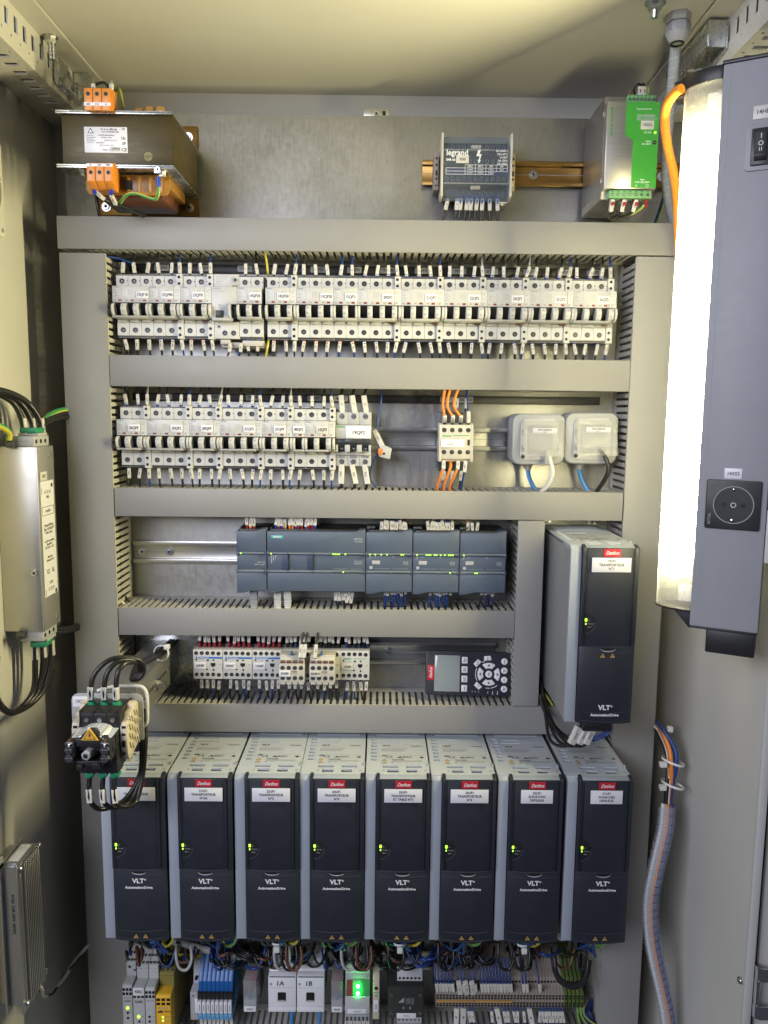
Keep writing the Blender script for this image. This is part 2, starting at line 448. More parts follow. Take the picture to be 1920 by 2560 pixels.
pl = thing('mounting_plate', 'galvanised sheet steel mounting plate behind all the devices', 'mounting plate', (0, 0, ZF))
part(pl, 'sheet', MB().box(-472, 449, 0, 3, 5, 1915-ZF), 'galvanised', .8)
part(pl, 'edge_flange', MB().box(-472, -470, 3.2, 22, 5, 1914-ZF).box(447, 449, 3.2, 22, 5, 1914-ZF).box(-469, 446, 3.2, 22, 1912-ZF, 1914.5-ZF), 'galvanised')
lug = thing('mounting_lug', 'small flat zinc lug with a screw above the plate edge', 'bracket', (-9, 0, 1916))
part(lug, 'strap', MB().box(-19, 19, 4, 6, -6, 11).box(-6, 6, 6, 60, 2, 4), 'zinc', .8)
screw(lug, (0, 3.8, 3), 4)
part(lug, 'slot', MB().box(9, 14, 3.6, 4.05, 1, 7), 'hole_black')

# ---------------------------------------------------------------- punched frame rails under the ceiling
def frame_rail(side, label):
    s = side
    r = thing('punched_rail', label, 'rail', (-447.5 if s < 0 else 422.5, YF, 1911), 'punched frame rails')
    L = YB - YF - 1
    mb = MB()
    hv = []; hb = []
    for i in range(15):
        y = 12 + i*24.2
        hv += [(y, y+9.5, 22, 41), (y+14, y+17, 12.5, 15.5)]
        hb += [(y+9, y+18.5, 14, 32), (y+1, y+4, 7, 10)]
    mb.sheet(0, L, 0, 51, hv, lambda u, v, w: (s*w, u, v), 2.0)
    mb.sheet(0, L, 2, 46 if s > 0 else 61, hb, lambda u, v, w: (s*v, u, w), 2.0)
    part(r, 'profile', mb, 'painted_steel')
    part(r, 'flange', MB().box(0 if s > 0 else 30, -30 if s > 0 else -.2, 0, L, 51.2, 53.2), 'painted_steel')
    part(r, 'seam', MB().tube([(-s*30.5, 0, 52.5), (-s*30.5, L, 52.5)], 1.0, 6, 1), 'duct_lip')
    return r
rl = frame_rail(-1, 'punched cream steel rail under the ceiling above the transformer')
rr = frame_rail(1, 'punched cream steel rail under the ceiling behind the lit lamp')
def stud(parent, name, x, y, z, r=7):
    mb = MB().cyl((x, y, z), (x, y, z-2), r*1.7, 18).cyl((x, y, z-2), (x, y, z-9), r*1.2, 6)
    for k in range(9): mb.cyl((x, y, z-9-k*2.2), (x, y, z-11-k*2.2), r*.86, 14, 0, r*.8)
    part(parent, name, mb, 'screw_steel', 0, 40)
stud(rl, 'bolt', 14, 314-128, 51, 5.2)
# zinc corner clip at the back end of the left rail
def clip(parent, s, y):
    mb = MB().prism([(y, 8), (y+62, 8), (y+62, 36), (y+46, 48), (y, 48)], 'x', s*-1.0, s*-3.2)
    mb.prism([(y+8, 9.5), (y+60, 9.5), (y+40, 24), (y+20, 24)], 'x', s*-3.2, s*-12)
    part(parent, 'corner_clip', mb, 'zinc', 1.2)
    part(parent, 'clip_tongue', MB().box(s*-6, s*-9, y-2, y+2, 20, 40), 'chrome', .6)
    screw(parent, (s*-14, y+44, 18), 5, '-x' if s > 0 else 'x')
clip(rl, -1, 314-92)
part(rl, 'gusset', MB().prism([(2, 4), (24, 4), (30, 14), (30, 44), (22, 50), (2, 50)], 'y', 314-22, 314-20), 'zinc', .6)
# big zinc corner bracket on the right rail
mb = MB().prism([(314-205, 46), (314-60, 46), (314-60, 18), (314-120, 4), (314-205, 14)], 'x', -1.0, -3.4)
mb.box(-3.4, -26, 314-205, 314-202, 16, 47)
mb.box(-23, -26, 314-202, 314-60, 20, 46)
part(rr, 'corner_bracket', mb, 'zinc', 1.4)
part(rr, 'bracket_screw', MB().cyl((-3.4, 314-130, 20), (-12, 314-130, 20), 4, 12).cyl((-12, 314-130, 20), (-22, 314-130, 20), 2.4, 10), 'screw_steel', 0, 40)

# cable gland and stud in the ceiling
g = thing('cable_gland', 'grey plastic cable gland in the ceiling with a spiral wrapped cable', 'cable gland', (361, -199, ZC))
mb = MB().cyl((0, 0, 0), (0, 0, -10), 15, 6).cyl((0, 0, -10), (0, 0, -12), 12, 16).cyl((0, 0, -12), (0, 0, -22), 15.5, 6).cyl((0, 0, -22), (0, 0, -33), 15, 16, 0, 9)
part(g, 'gland_nut', mb, 'grey_plastic', .8)
part(g, 'gland_mouth', MB().ring((0, 0, -33.2), (0, 0, -1), 8.5, 6, 1.5, 16), 'hole_black', 0, 40)
st = thing('ceiling_stud', 'threaded zinc stud with nut and washer under the ceiling', 'bolt', (323, -226, ZC))
mb = MB().cyl((0, 0, 0), (0, 0, -2), 12, 18).cyl((0, 0, -2), (0, 0, -9), 8, 6)
for k in range(4): mb.cyl((0, 0, -9-k*2.2), (0, 0, -11-k*2.2), 4.6, 12, 0, 4.2)
part(st, 'stud', mb, 'screw_steel', 0, 40)

# ---------------------------------------------------------------- slotted wiring ducts
DY = -80.0       # front of the covers
def finger_mesh(kind):
    # a duct finger 6 mm wide with a waist, along Y; kind 'h' lies flat (thickness in z), 'v' stands (thickness in x)
    def f():
        w = 3.15
        prof = [(-w, -14), (w, -14), (w, -50), (w-1, -53), (w-1, -57), (w, -60), (w, -74.5), (-w, -74.5), (-w, -60), (-w+1, -57), (-w+1, -53), (-w, -50)]
        mb = MB()
        if kind == 'h': mb.prism(prof, 'z', -.9, .9)
        else:
            mb.add([], [])
            n = len(prof)
            vs = [(-.9, p[1], p[0]) for p in prof] + [(.9, p[1], p[0]) for p in prof]
            mb.add(vs, [tuple(range(n)), tuple(range(2*n-1, n-1, -1))] + [(i, (i+1) % n, n+(i+1) % n, n+i) for i in range(n)])
        return mb.mesh('finger', 'duct_finger')
    return cached(('finger', kind), f)
def duct(label, x0, x1, z0, z1, horiz, fine, pitch=10.2, cover=True, gaps=()):
    """A slotted duct; fine: {'lo': [(a,b)..], 'hi': [(a,b)..]} spans whose fingers are separate pieces (low/high wall)."""
    d = thing('wiring_duct', label, 'cable duct', (x0, 0, z0), 'slotted wiring ducts')
    W, H = x1-x0, z1-z0
    if cover:
        part(d, 'cover', MB().box(0, W, DY, DY+2.2, 0, H), 'duct_grey', .9)
        if horiz: lips = MB().box(0.5, W-.5, DY+2.4, DY+6, .6, 2.4).box(.5, W-.5, DY+2.4, DY+6, H-2.4, H-.6)
        else: lips = MB().box(.6, 2.4, DY+2.4, DY+6, .5, H-.5).box(W-2.4, W-.6, DY+2.4, DY+6, .5, H-.5)
        part(d, 'cover_lip', lips, 'duct_lip', .4)
    part(d, 'base', MB().box(1, W-1, -.3, -2.2, 1, H-1), 'duct_grey')
    L = W if horiz else H
    for key, off in (('lo', 1.6), ('hi', (H if horiz else W)-1.6)):
        spans = fine.get(key, [])
        base = MB(); rest = MB(); anyrest = False
        if horiz: base.box(0.5, L-.5, -2.4, -14, off-.9, off+.9)
        else: base.box(off-.9, off+.9, -2.4, -14, 0.5, L-.5)
        k = 0; p = pitch*.6
        while p < L-4:
            a = (x0 if horiz else z0)+p
            if any(g0 <= a <= g1 for g0, g1 in gaps): p += pitch; continue
            if any(s0 <= a <= s1 for s0, s1 in spans):
                part(d, 'finger', finger_mesh('h' if horiz else 'v'), None, loc=(p, 0, off) if horiz else (off, 0, p))
            else:
                anyrest = True
                if horiz: rest.box(p-3.1, p+3.1, -14, -74.5, off-.9, off+.9)
                else: rest.box(off-.9, off+.9, -14, -74.5, p-3.1, p+3.1)
            p += pitch
        part(d, 'side_base', base, 'duct_finger')
        if anyrest:
            o = part(d, 'side_fingers', rest, 'duct_finger'); o['kind'] = 'stuff'
    return d
duct('wide top wiring duct below the transformer and green power supply', -456, 430, 1704, 1748.5, True, {'lo': [(-385, 360)]})
duct('tall wiring duct with plain grey cover beside the left wall', -454.5, -389, 400, 1698.5, False, {'hi': [(1558, 1700), (1370, 1512), (1187, 1322), (1045, 1142)]})
duct('tall wiring duct with plain cover beside the glowing lamp', 361.5, 426, 400, 1702.5, False, {'lo': [(1558, 1700), (1370, 1512), (1300, 1326)]})
duct('wiring duct between the two rows of circuit breakers', -388.5, 361, 1513, 1557.5, True, {})
duct('wiring duct between circuit breakers and the grey controller', -388, 360, 1324, 1366, True, {'hi': [(-388, 360)]})
duct('wiring duct between the grey controller and the contactors', -388, 206, 1144, 1186, True, {'hi': [(-388, 206)]})
duct('short upright wiring duct left of the 19UF1 drive', 206.5, 246, 1038, 1323, False, {'lo': [(1187, 1322), (1045, 1142)]})
duct('wiring duct below the contactors and above the row of drives', -388, 361, 993, 1037, True, {'hi': [(-388, 250)]})
dz = P(900, 2512, -4).z
duct('lowest wiring duct with open fingers under the terminal row', -388, 360, dz-70, dz, True, {'hi': [(-388, 360)]}, cover=True)

# loose bundle of cables seen inside the top left of the duct corner
for i in range(5):
    wire('dark blue wire lying in the corner of the top and left ducts', [(-372+i*3, -30-i*7, 1690), (-385, -34-i*7, 1696), (-430, -36-i*6, 1690+i*2)], 1.6, 'wire_blue', 'blue wires in the duct corner')

# ---------------------------------------------------------------- DIN rails
def din_rail(label, x0, x1, zc, m='rail_steel', h=35, screws=()):
    r = thing('mounting_rail', label, 'rail', (x0, 0, zc), 'top hat mounting rails')
    prof = [(-.3, -12), (-.3, 12), (-6.5, 12), (-6.5, h/2), (-8, h/2), (-8, 11), (-1.8, 10.5), (-1.8, -10.5), (-8, -11), (-8, -h/2), (-6.5, -h/2), (-6.5, -12)]
    part(r, 'profile', MB().prism(prof, 'x', 0, x1-x0), m, .4)
    part(r, 'groove', MB().box(1, x1-x0-1, -1.75, -1.95, -.4, .4), 'ink_grey')
    for sx in screws:
        part(r, 'washer', MB().cyl((sx-x0, -1.85, 0), (sx-x0, -3, 0), 6.5, 18), 'screw_steel', 0, 40)
        screw(r, (sx-x0, -3, 0), 3.6)
    return r
din_rail('gold passivated mounting rail behind the distribution block', 60, 445, 1833.5, 'gold_rail', 36, (226, 418))
din_rail('steel mounting rail behind the upper row of breakers', -385, 345, 1628)
din_rail('steel mounting rail behind the lower row of breakers and the sockets', -385, 330, 1439.5)
din_rail('steel mounting rail carrying the grey controller modules', -386, 196, 1257.5, screws=(-373, -330))
din_rail('steel mounting rail behind the contactors and keypad', -285, 190, 1096.5, screws=(18,))

# ================================================================== transformer
t = thing('transformer', 'brown control transformer with orange terminal blocks and rating label', 'transformer', (-345, 0, 1768))
# local: x -79..72, z 0..
part(t, 'foot_plate', MB().box(-79, 72, -.5, -3, 0, 26).box(-79, 72, -.5, -3, 96, 128), 'gold_rail', .5)
part(t, 'core', MB().box(-72, 73, -148, -12, 30, 93), 'core_brown', .8)
part(t, 'frame_plate', MB().box(-78, 72, -152, -6, 93.2, 95.4).box(-78, 72, -152, -149.8, 91, 93.2), 'zinc', .5)
part(t, 'frame_plate', MB().box(-79, 73, -152, -6, 26.4, 28.8).box(-79, 73, -152, -149.8, 24, 26.4), 'zinc', .5)
part(t, 'groove', MB().box(-60, 63, -152.4, -152.05, 93.6, 94.6), 'ink_grey')
part(t, 'groove', MB().box(-64, 60, -120, -118, 25.8, 26.38).box(-64, 60, -90, -88, 25.8, 26.38), 'ink_grey')
# amber coil former under and above the core
mb = MB().box(-48, 56, -118, -22, 12, 26.2)
mb.prism([(-48, -2), (56, -2), (60, 4), (60, 24), (-52, 24), (-52, 4)], 'y', -120, -124)
for k in range(7): mb.box(-42+k*15, -38+k*15, -124.2, -127, 0, 20)
part(t, 'coil_former', mb, 'amber_plastic', 1.0)
mb = MB().box(-48, 58, -118, -22, 95.6, 104)
for k in range(3): mb.box(16+k*14, 26+k*14, -122, -112, 95.6, 112-2*(k == 0))
part(t, 'coil_former', mb, 'amber_plastic', 1.0)
part(t, 'winding', MB().box(-40, 48, -112, -28, -4, 11.8), 'wire_brown', 3)
part(t, 'winding_window', MB().box(0, 10, -127.3, -127.1, 4, 16).box(-30, -20, -127.3, -127.1, 4, 14), 'hole_black')
def orange_block(z0, up, txts, nm):
    b = thing_part = None
    mb = MB()
    for k in range(3):
        x = -36+k*11.3
        if up: mb.prism([(-146, 0), (-164, -5), (-164, 10), (-164, 22), (-144, 26), (-136, 26), (-136, 0)], 'x', x, x+11.0)
        else: mb.prism([(-136, 2), (-136, 30), (-150, 31), (-164, 26), (-164, 4), (-150, -4), (-140, -4)], 'x', x, x+11.0)
    o = part(t, 'terminal_block', mb, 'orange_plastic', .8, loc=(0, 0, z0))
    for k in range(3):
        x = -36+k*11.3+5.5
        z = 15
        part(o, 'terminal_hole', cached('ohole', lambda: MB().cyl((0, 0, 0), (0, -.4, 0), 3.0, 14, 0).cyl((0, -.4, 0), (0, -.5, 0), 2.4, 14, 1).mesh('terminal_hole', ['amber_plastic', 'hole_black'])), None, loc=(x, -163.9, z))
        text(o, txts[k], 2.4, 'ink', (x, -164.3, 2.5 if up else 24), rot=FRONT if not up else (pi/2, pi, 0))
    part(o, 'marker_strip', MB().box(-36, -2, -164.05, -164.2, 0.6, 4.6) if up else MB().box(-36, -2, -164.05, -164.2, 22.2, 25.8), 'label_white')
    return o
orange_block(95.6, True, ['230', '115', '0'], 'upper')
orange_block(0, False, ['0', '230', '400'], 'lower')
lb = part(t, 'rating_label', MB().box(-43, 13, -148.4, -148.1, 44, 76), 'label_white', .1)
for s, h, x, z in (('C.E. S.p.A. (MI) Italy', 2.3, -11, 73), ('Code: OC3MB508767Y632', 1.7, -9, 69.8), ('POWER 630VA/2590VA', 1.7, -14, 65.5), ('(Nominal - Inrush)', 1.5, -14, 62.8), ('CLASS B  Vcc %= 3.8', 1.6, -9, 59.2), ('PRI 230/400 V', 1.5, -22, 56.2), ('SEC 0-115-230 V  2.74 A', 1.5, -14, 53.2), ('Weight: 11 Kg', 1.6, -14, 47.5)):
    text(lb, s, h, 'ink', (x, -148.5, z), sx=.85)
for s, h, x, z in (('CE', 4.2, 8.5, 47.8), ('UL', 3.4, 8, 62), ('CB', 2.5, 8, 73.5), ('SP', 3.4, 8.5, 55.5)):
    text(lb, s, h, 'ink', (x, -148.5, z))
part(lb, 'triangle_mark', MB().prism([(-38.5, 68), (-30.5, 68), (-34.5, 75)], 'y', -148.45, -148.55).prism([(-37, 68.8), (-32, 68.8), (-34.5, 73.2)], 'y', -148.6, -148.5, 1), ['ink', 'label_white'])
for k in range(5): part(lb, 'print_line', MB().box(-40, -31+k % 2*3, -148.45, -148.5, 64.6-k*2.1, 65.4-k*2.1), 'ink_grey')
tg = part(t, 'tag', MB().box(-9, 4, -148.9, -148.45, 45.5, 51), 'sleeve_white', .1)
text(tg, '13TC9', 3.1, 'ink', (-2.5, -149.1, 48.2), sx=.9)
# round yellow test sticker
part(t, 'test_sticker', MB().cyl((39.5, -148.05, 40), (39.5, -148.35, 40), 5.6, 20), 'olive_yellow')
mb = MB()
for k in range(-3, 4): mb.prism([(39.5+k*1.6-1.2, 40-3+abs(k)*.7), (39.5+k*1.6-.6, 40-3+abs(k)*.7), (39.5+k*1.6+1.2, 40+3-abs(k)*.7), (39.5+k*1.6+.6, 40+3-abs(k)*.7)], 'y', -148.4, -148.45)
part(t, 'sticker_print', mb, 'ink')
for x, z in ((-66, 12), (58, 12), (58, 112), (-66, 112)):
    part(t, 'washer', MB().cyl((x, -3, z), (x, -4.5, z), 7, 18), 'screw_steel', 0, 40)
    screw(t, (x, -4.5, z), 5)
for x, y in ((-50, -132), (53, -132)):
    part(t, 'core_bolt', MB().cyl((x, y, 26.2), (x, y, 24.5), 8, 18).cyl((x, y, 24.5), (x, y, 19), 5.2, 6).cyl((x, y, 95.6), (x, y, 101), 5.2, 6), 'screw_steel', 0, 40)
part(t, 'earth_clip', MB().box(48, 58, -150, -153, 18, 27), 'screw_steel', .5)
screw(t, (53, -153, 22.5), 3.4)
TX = Vector((-345, 0, 1768))
def tw(label, pts, **k): return wire(label, [TX+Vector(p) for p in pts], **k)
tw('black wire from left lower orange terminal of the transformer', [(-30.5, -146, 0), (-29, -150, -6), (-17, -140, -15), (-6, -116, -17)], r=2, sleeves=((.45, '1303', 16, 5),), ferrule=('blue', True), group='transformer wires')
tw('black wire from right lower orange terminal of the transformer', [(-8, -146, 0), (-9, -150, -7), (-8, -138, -16), (2, -112, -17), (14, -64, -22), (16, -40, -40)], r=2, sleeves=((.35, '1301', 16, 5),), ferrule=('blue', True), group='transformer wires')
tw('green yellow earth wire looping under the transformer', [(-6, -130, -15), (8, -142, -7), (22, -146, -6), (38, -146, -11), (48, -148, -13), (53, -152, -4), (53, -153, 12)], r=2.1, m='wire_pe', name='earth_wire', ferrule=('blue', False))
tw('black cable hanging below the transformer coil', [(-6, -118, -17), (10, -84, -17), (20, -50, -24), (26, -30, -60)], r=2.6, name='cable', cat='cable')
tw('black cable behind the left corner of the transformer', [(-62, -60, 20), (-58, -60, -10), (-54, -40, -60)], r=2.6, name='cable', cat='cable')
tw('black wire arching over the upper left orange terminal', [(-30, -142, 121), (-30, -140, 130), (-24, -120, 141), (-34, -70, 148), (-48, -60, 135), (-60, -50, 105), (-66, -40, 90)], r=2.0, sleeves=((.08, '1308', 14, 5),), group='upper transformer wires')
tw('grey wire arching over the upper right orange terminal', [(-8, -142, 121), (-8, -140, 130), (-14, -120, 142), (-28, -70, 146), (-46, -56, 132), (-60, -46, 100)], r=1.8, m='wire_grey', sleeves=((.08, '1309', 14, 5),), group='upper transformer wires')
tw('green yellow earth wire arching behind the upper orange terminal', [(0, -120, 110), (-3, -120, 130), (-16, -90, 144), (-36, -60, 140), (-58, -50, 110)], r=1.8, m='wire_pe', name='earth_wire')
tw('black cable bundle rising at the back of the transformer', [(-66, -30, 86), (-62, -50, 118), (-44, -64, 144), (-26, -80, 147)], r=3.0, name='cable', cat='cable')

# ================================================================== distribution block
d = thing('distribution_block', 'clear covered power distribution block tagged X00 with lightning symbol', 'terminal block', (84, 0, 1786))
part(d, 'base', MB().box(3, 98, -9, -28, 4, 83), 'black_plastic', 1)
part(d, 'end_plate', MB().prism([(-9, 14), (-9, 72), (-30, 86), (-62, 86), (-62, 0), (-40, -4), (-24, 4)], 'x', 0, 3), 'white_plastic_warm', .6)
part(d, 'end_plate', MB().prism([(-9, 14), (-9, 72), (-30, 86), (-62, 86), (-62, 0), (-40, -4), (-24, 4)], 'x', 98, 101), 'white_plastic_warm', .6)
for sx in (-1, 1):
    x0 = -9 if sx < 0 else 101.2
    o = part(d, 'end_stop', MB().box(x0, x0+7.5, -9, -40, 14, 66).box(x0+1, x0+6.5, -40, -44, 20, 60), 'beige_plastic' if sx > 0 else 'beige_terminal', .8)
    for z in (55, 46, 33, 27): part(o, 'slot', MB().box(x0+2.2, x0+5, -44, -44.3, z, z+(7 if z == 33 else 3)), 'hole_black')
for row, z in ((0, 8), (1, 27), (2, 51), (3, 72)):
    part(d, 'contact_bar', MB().box(5, 96, -28, -42 if row in (0, 3) else -50, z-5, z+5), 'black_plastic' if row in (1, 2) else 'drive_black2', .6)
    for k in range(11):
        if row == 2 and not (4 <= k <= 9): continue
        y = -42.1 if row in (0, 3) else -50.1
        part(d, 'terminal_screw', cached('dscrew', lambda: MB().cyl((0, 0, 0), (0, -1.2, 0), 3.1, 14).box(-2.3, 2.3, -1.2, -1.35, -.5, .5, 1).box(-.5, .5, -1.2, -1.36, -2.3, 2.3, 1).mesh('terminal_screw', ['screw_steel', 'hole_black'], 0, 1, 40)), None, loc=(9+k*8.2, y, z))
part(d, 'insulator', MB().box(5, 96, -28, -46, 33, 44), 'wire_blue', 1)
part(d, 'cover', MB().box(3.5, 97.5, -60, -61.2, 16, 64), 'smoke_clear')
part(d, 'cover_flap', MB().prism([(-61, 16), (-61.2, 15), (-56, 10), (-52, -4), (-50.8, -4), (-54.8, 10), (-59.8, 16)], 'x', 3.5, 97.5), 'smoke_clear')
part(d, 'cover_flap', MB().prism([(-61, 64), (-61.2, 65), (-56, 70), (-44, 86), (-43, 85), (-54.8, 69.4), (-59.8, 64)], 'x', 3.5, 97.5), 'smoke_clear')
for z in (12, 67): part(d, 'cover_latch', MB().box(42, 56, -60.5, -62.5, z-2.5, z+2.5), 'cover_clear', .5)
mb = MB().box(4, 97, -60.3, -62, 17, 18.4).box(4, 97, -60.3, -62, 62.4, 63.6)
part(d, 'cover_rib', mb, 'cover_clear')
text(d, 'legrand', 8.2, 'ink_white', (7, -61.6, 59.0), align='LEFT', off=.25, sx=.92)
text(d, '048 66', 3.4, 'ink_white', (7, -61.6, 49.5), align='LEFT', off=.12)
tg = part(d, 'tag', MB().box(21, 39, -61.3, -61.9, 45, 55.5), 'sleeve_white', .1)
text(tg, 'X00', 3.8, 'ink', (30, -62.05, 50))
part(d, 'lightning_mark', MB().prism([(52, 63.5), (56, 63.5), (53.6, 57), (57, 57.6), (54.6, 49), (56.4, 49.4), (53, 44.5), (51.6, 50.4), (53, 49.6), (54, 54.8), (49.6, 54.4)], 'y', -61.5, -61.6), 'ink_white')
for k, s in enumerate(('EN 60947-1', '125A-40°C', 'Ui 500V', 'Ipk 20KA', 'Icw 4.5KA')):
    text(d, s, 2.9, 'ink_white', (94, -61.6, 61.8-k*4.3), align='RIGHT', off=.1, sx=.85)
mb = MB()
for z in (43, 38.6, 34.2, 30): mb.box(7 if z < 39 else 34, 94 if z > 34 else 74, -61.5, -61.6, z-.25, z+.25)
for x in (7, 34, 48.5, 63.5, 78.5, 94): mb.box(x-.25, x+.25, -61.5, -61.6, 30 if x < 75 else 34.2, 43 if x > 30 else 38.6)
part(d, 'print_table', mb, 'ink_white')
for k, s in enumerate(('Ø5.5', 'Ø7.5', 'Ø9', 'Ø9')): text(d, s, 2.5, 'ink_white', (41+k*15, -61.65, 40.8), off=.08)
for k in range(4):
    text(d, ('1.5-6mm²', '6-16mm²', '2-16mm²', '25mm²')[k], 1.9, 'ink_white', (41+k*15, -61.65, 36.4), off=.05, sx=.8)
    if k < 3: text(d, ('2.5-6mm²', '10-25mm²', '10-25mm²')[k], 1.9, 'ink_white', (41+k*15, -61.65, 32.2), off=.05, sx=.8)
part(d, 'foot_clip', MB().box(84, 97, -10, -50, -6, -3.9).box(88, 92, -44, -50, -9, -6), 'white_plastic_warm', .4)
for k, (x, dx) in enumerate(((12, -7), (25, -2), (31, -3), (40, -4), (46, -3), (54, -3), (62, -2), (72, 1), (83, 1))):
    wire('black wire with white marker below the clear distribution block', [(84+x, -46, 1786+4), (84+x+dx*.3, -48, 1778), (84+x+dx*.8, -48, 1764), (84+x+dx*1.6, -44, 1742)], 1.9, 'wire_black', 'wires below the distribution block', ((.36, 'L1', 17, 5.4),), ('blue', True) if k > 1 else None)

# ================================================================== green power supply
p = thing('power_supply', 'green and brushed steel power supply tagged 15GD2', 'power supply', (299, 0, 1771))
part(p, 'case', MB().box(0, 70, -9, -112, 12, 132), 'psu_side', .6)
part(p, 'case_top', MB().box(1, 69, -9, -100, 132.2, 133.4), 'psu_side')
mb = MB()
hol = [(4+i*4.4+(j % 2)*2.2, 7+i*4.4+(j % 2)*2.2, -18-j*4.4-3, -18-j*4.4) for i in range(14) for j in range(20)]
mb.sheet(0, 70, -111, -9, hol, lambda u, v, w: (u, v, w), .8)
part(p, 'vent_grille', mb, 'psu_steel')
part(p, 'case_foot', MB().box(0, .9, -9, -111, 1, 11.8).box(69.1, 70, -9, -111, 1, 11.8).box(1, 69, -111, -110, 1, 11.8), 'psu_steel')
part(p, 'front_panel', MB().box(0, 70, -112.2, -125, 10.5, 121.5), 'psu_steel', .7)
part(p, 'green_panel', MB().prism([(36, 12), (36, 72), (25, 80), (25, 120.8), (69.4, 120.8), (69.4, 12)], 'y', -125.1, -125.4), 'psu_green')
for s, h, x, z, al in (('Output DC 24V 5A', 2.0, 49, 112, 'CENTER'), ('DC OK', 2.4, 60, 82.5, 'RIGHT'), ('Adjust', 2.2, 60, 71.5, 'RIGHT'), ('22.5-28.5V', 2.2, 60, 68, 'RIGHT'), ('Input', 2.3, 51, 22.5, 'CENTER'), ('3 AC 400-500V', 2.5, 51, 19, 'CENTER'), ('L3', 2.3, 43, 14.6, 'CENTER')):
    text(p, s, h, 'ink_white', (x, -125.6, z), align=al, off=.06, sx=.9)
text(p, 'PHOENIX', 3.2, 'ink_pale', (47, -125.6, 103.5), align='LEFT', off=.15, sx=.9)
text(p, 'CONTACT', 3.2, 'ink_pale', (47, -125.6, 99.5), align='LEFT', off=.15, sx=.9)
mb = MB().box(40, 45.6, -125.5, -125.55, 98, 105).box(40.8, 44.8, -125.56, -125.6, 98.8, 104.2, 1)
mb.box(42.2, 43.4, -125.61, -125.65, 99.5, 103.5)
part(p, 'brand_mark', mb, ['ink_pale', 'psu_green'])
text(p, 'QUINT POWER', 3.4, 'psu_green', (7, -125.3, 96), rot=Matrix(((0, -1, 0), (0, 0, -1), (1, 0, 0))).to_euler(), sx=1.15)
for s, x in (('L1', 12), ('L2', 28)): text(p, s, 2.2, 'ink_grey', (x, -125.3, 14.6))
part(p, 'earth_mark', MB().ring((58, -125.45, 14.6), (0, -1, 0), 2.3, 1.9, .1, 18).box(57.8, 58.2, -125.45, -125.55, 14, 16).box(56.8, 59.2, -125.45, -125.55, 13.7, 14.1), 'ink_white')
tg = part(p, 'tag', MB().box(45.5, 63, -125.5, -126.1, 86.5, 97.5), 'sleeve_white', .1)
text(tg, '15GD2', 3.4, 'ink', (54.2, -126.25, 92), sx=.9)
part(p, 'led', MB().cyl((65, -125.4, 82.5), (65, -126.4, 82.5), 1.4, 12), 'led_green')
part(p, 'adjuster', MB().cyl((65, -125.4, 70), (65, -126, 70), 2.7, 16).box(63.5, 66.5, -126, -126.05, 69.7, 70.3, 1), ['black_plastic', 'ink_grey'])
def gblock(z0, n, w, x0, y, nm):
    b = part(p, 'terminal_block', MB().box(x0, x0+w, y, y+16, z0, z0+10), 'terminal_green', .6)
    for k in range(n):
        part(b, 'terminal_screw', cached('gscr', lambda: MB().cyl((0, 0, 0), (0, -.3, 0), 2.0, 12).cyl((0, -.3, 0), (0, -.4, 0), 1.2, 8, 1).mesh('terminal_screw', ['hole_black', 'screw_steel'])), None, loc=(x0+w*(k+.5)/n, y-.05, z0+4.4))
        part(b, 'slot', MB().box(x0+w*(k+.5)/n-1.2, x0+w*(k+.5)/n+1.2, y-.05, y-.15, z0+8, z0+9), 'hole_black')
gblock(121.8, 7, 37, 28, -121, 'up')
gblock(-1, 7, 56, 8, -124, 'lo')
part(p, 'side_latch', MB().box(-.6, 0, -106, -109, 108, 116).box(-.6, 0, -106, -109, 22, 28), 'screw_steel', .3)
PS = Vector((299, 0, 1771))
for k, x in enumerate((12, 28, 44)):
    wire('black wire with white marker under the green power supply', [PS+Vector(q) for q in ((x, -116, -1), (x+1, -120, -8), (x+2-k*3, -108, -19), (24-k*3, -72, -20), (20, -40, -40))], 1.7, 'wire_black', 'power supply input wires', ((.3, 'L%d' % (k+1), 16, 5.4),), ('red', True))
wire('green yellow earth wire under the green power supply', [PS+Vector(q) for q in ((59, -116, -1), (58, -118, -8), (46, -104, -17), (24, -68, -19), (22, -40, -40))], 1.7, 'wire_pe', 'power supply earth wire', (), ('red', True), name='earth_wire')
for k, x in enumerate((46, 51.5)):
    wire('dark wire with white marker above the green power supply', [PS+Vector(q) for q in ((x, -112, 130), (x, -112, 142), (x+2, -100, 154), (x+8, -60, 160), (x+30, -30, 150))], 1.5, 'wire_black', 'power supply output wires', ((.18, '15%d' % k, 14, 5),), ('red', True))
wire('green yellow earth wire passing right of the green power supply', [PS+Vector(q) for q in ((56, -112, 130), (57, -112, 142), (62, -95, 150), (70, -70, 140), (78, -40, 105), (90, -20, 60))], 1.7, 'wire_pe', 'power supply earth lead', (), None, name='earth_wire')
wire('brown capped wire end above the green power supply', [PS+Vector((35, -108, 130)), PS+Vector((35, -108, 142))], 2.2, 'wire_brown', None)
for dx in (0, 5):
    wire('green yellow earth wires running beside the gold rail end' if dx else 'blue grey wire running beside the gold rail end', [P(1668+dx, 455, -20), P(1650+dx, 520, -20), P(1632+dx, 570, -30)], 1.8, 'wire_pe' if dx else 'wire_blue', None, name='earth_wire' if dx else 'wire')
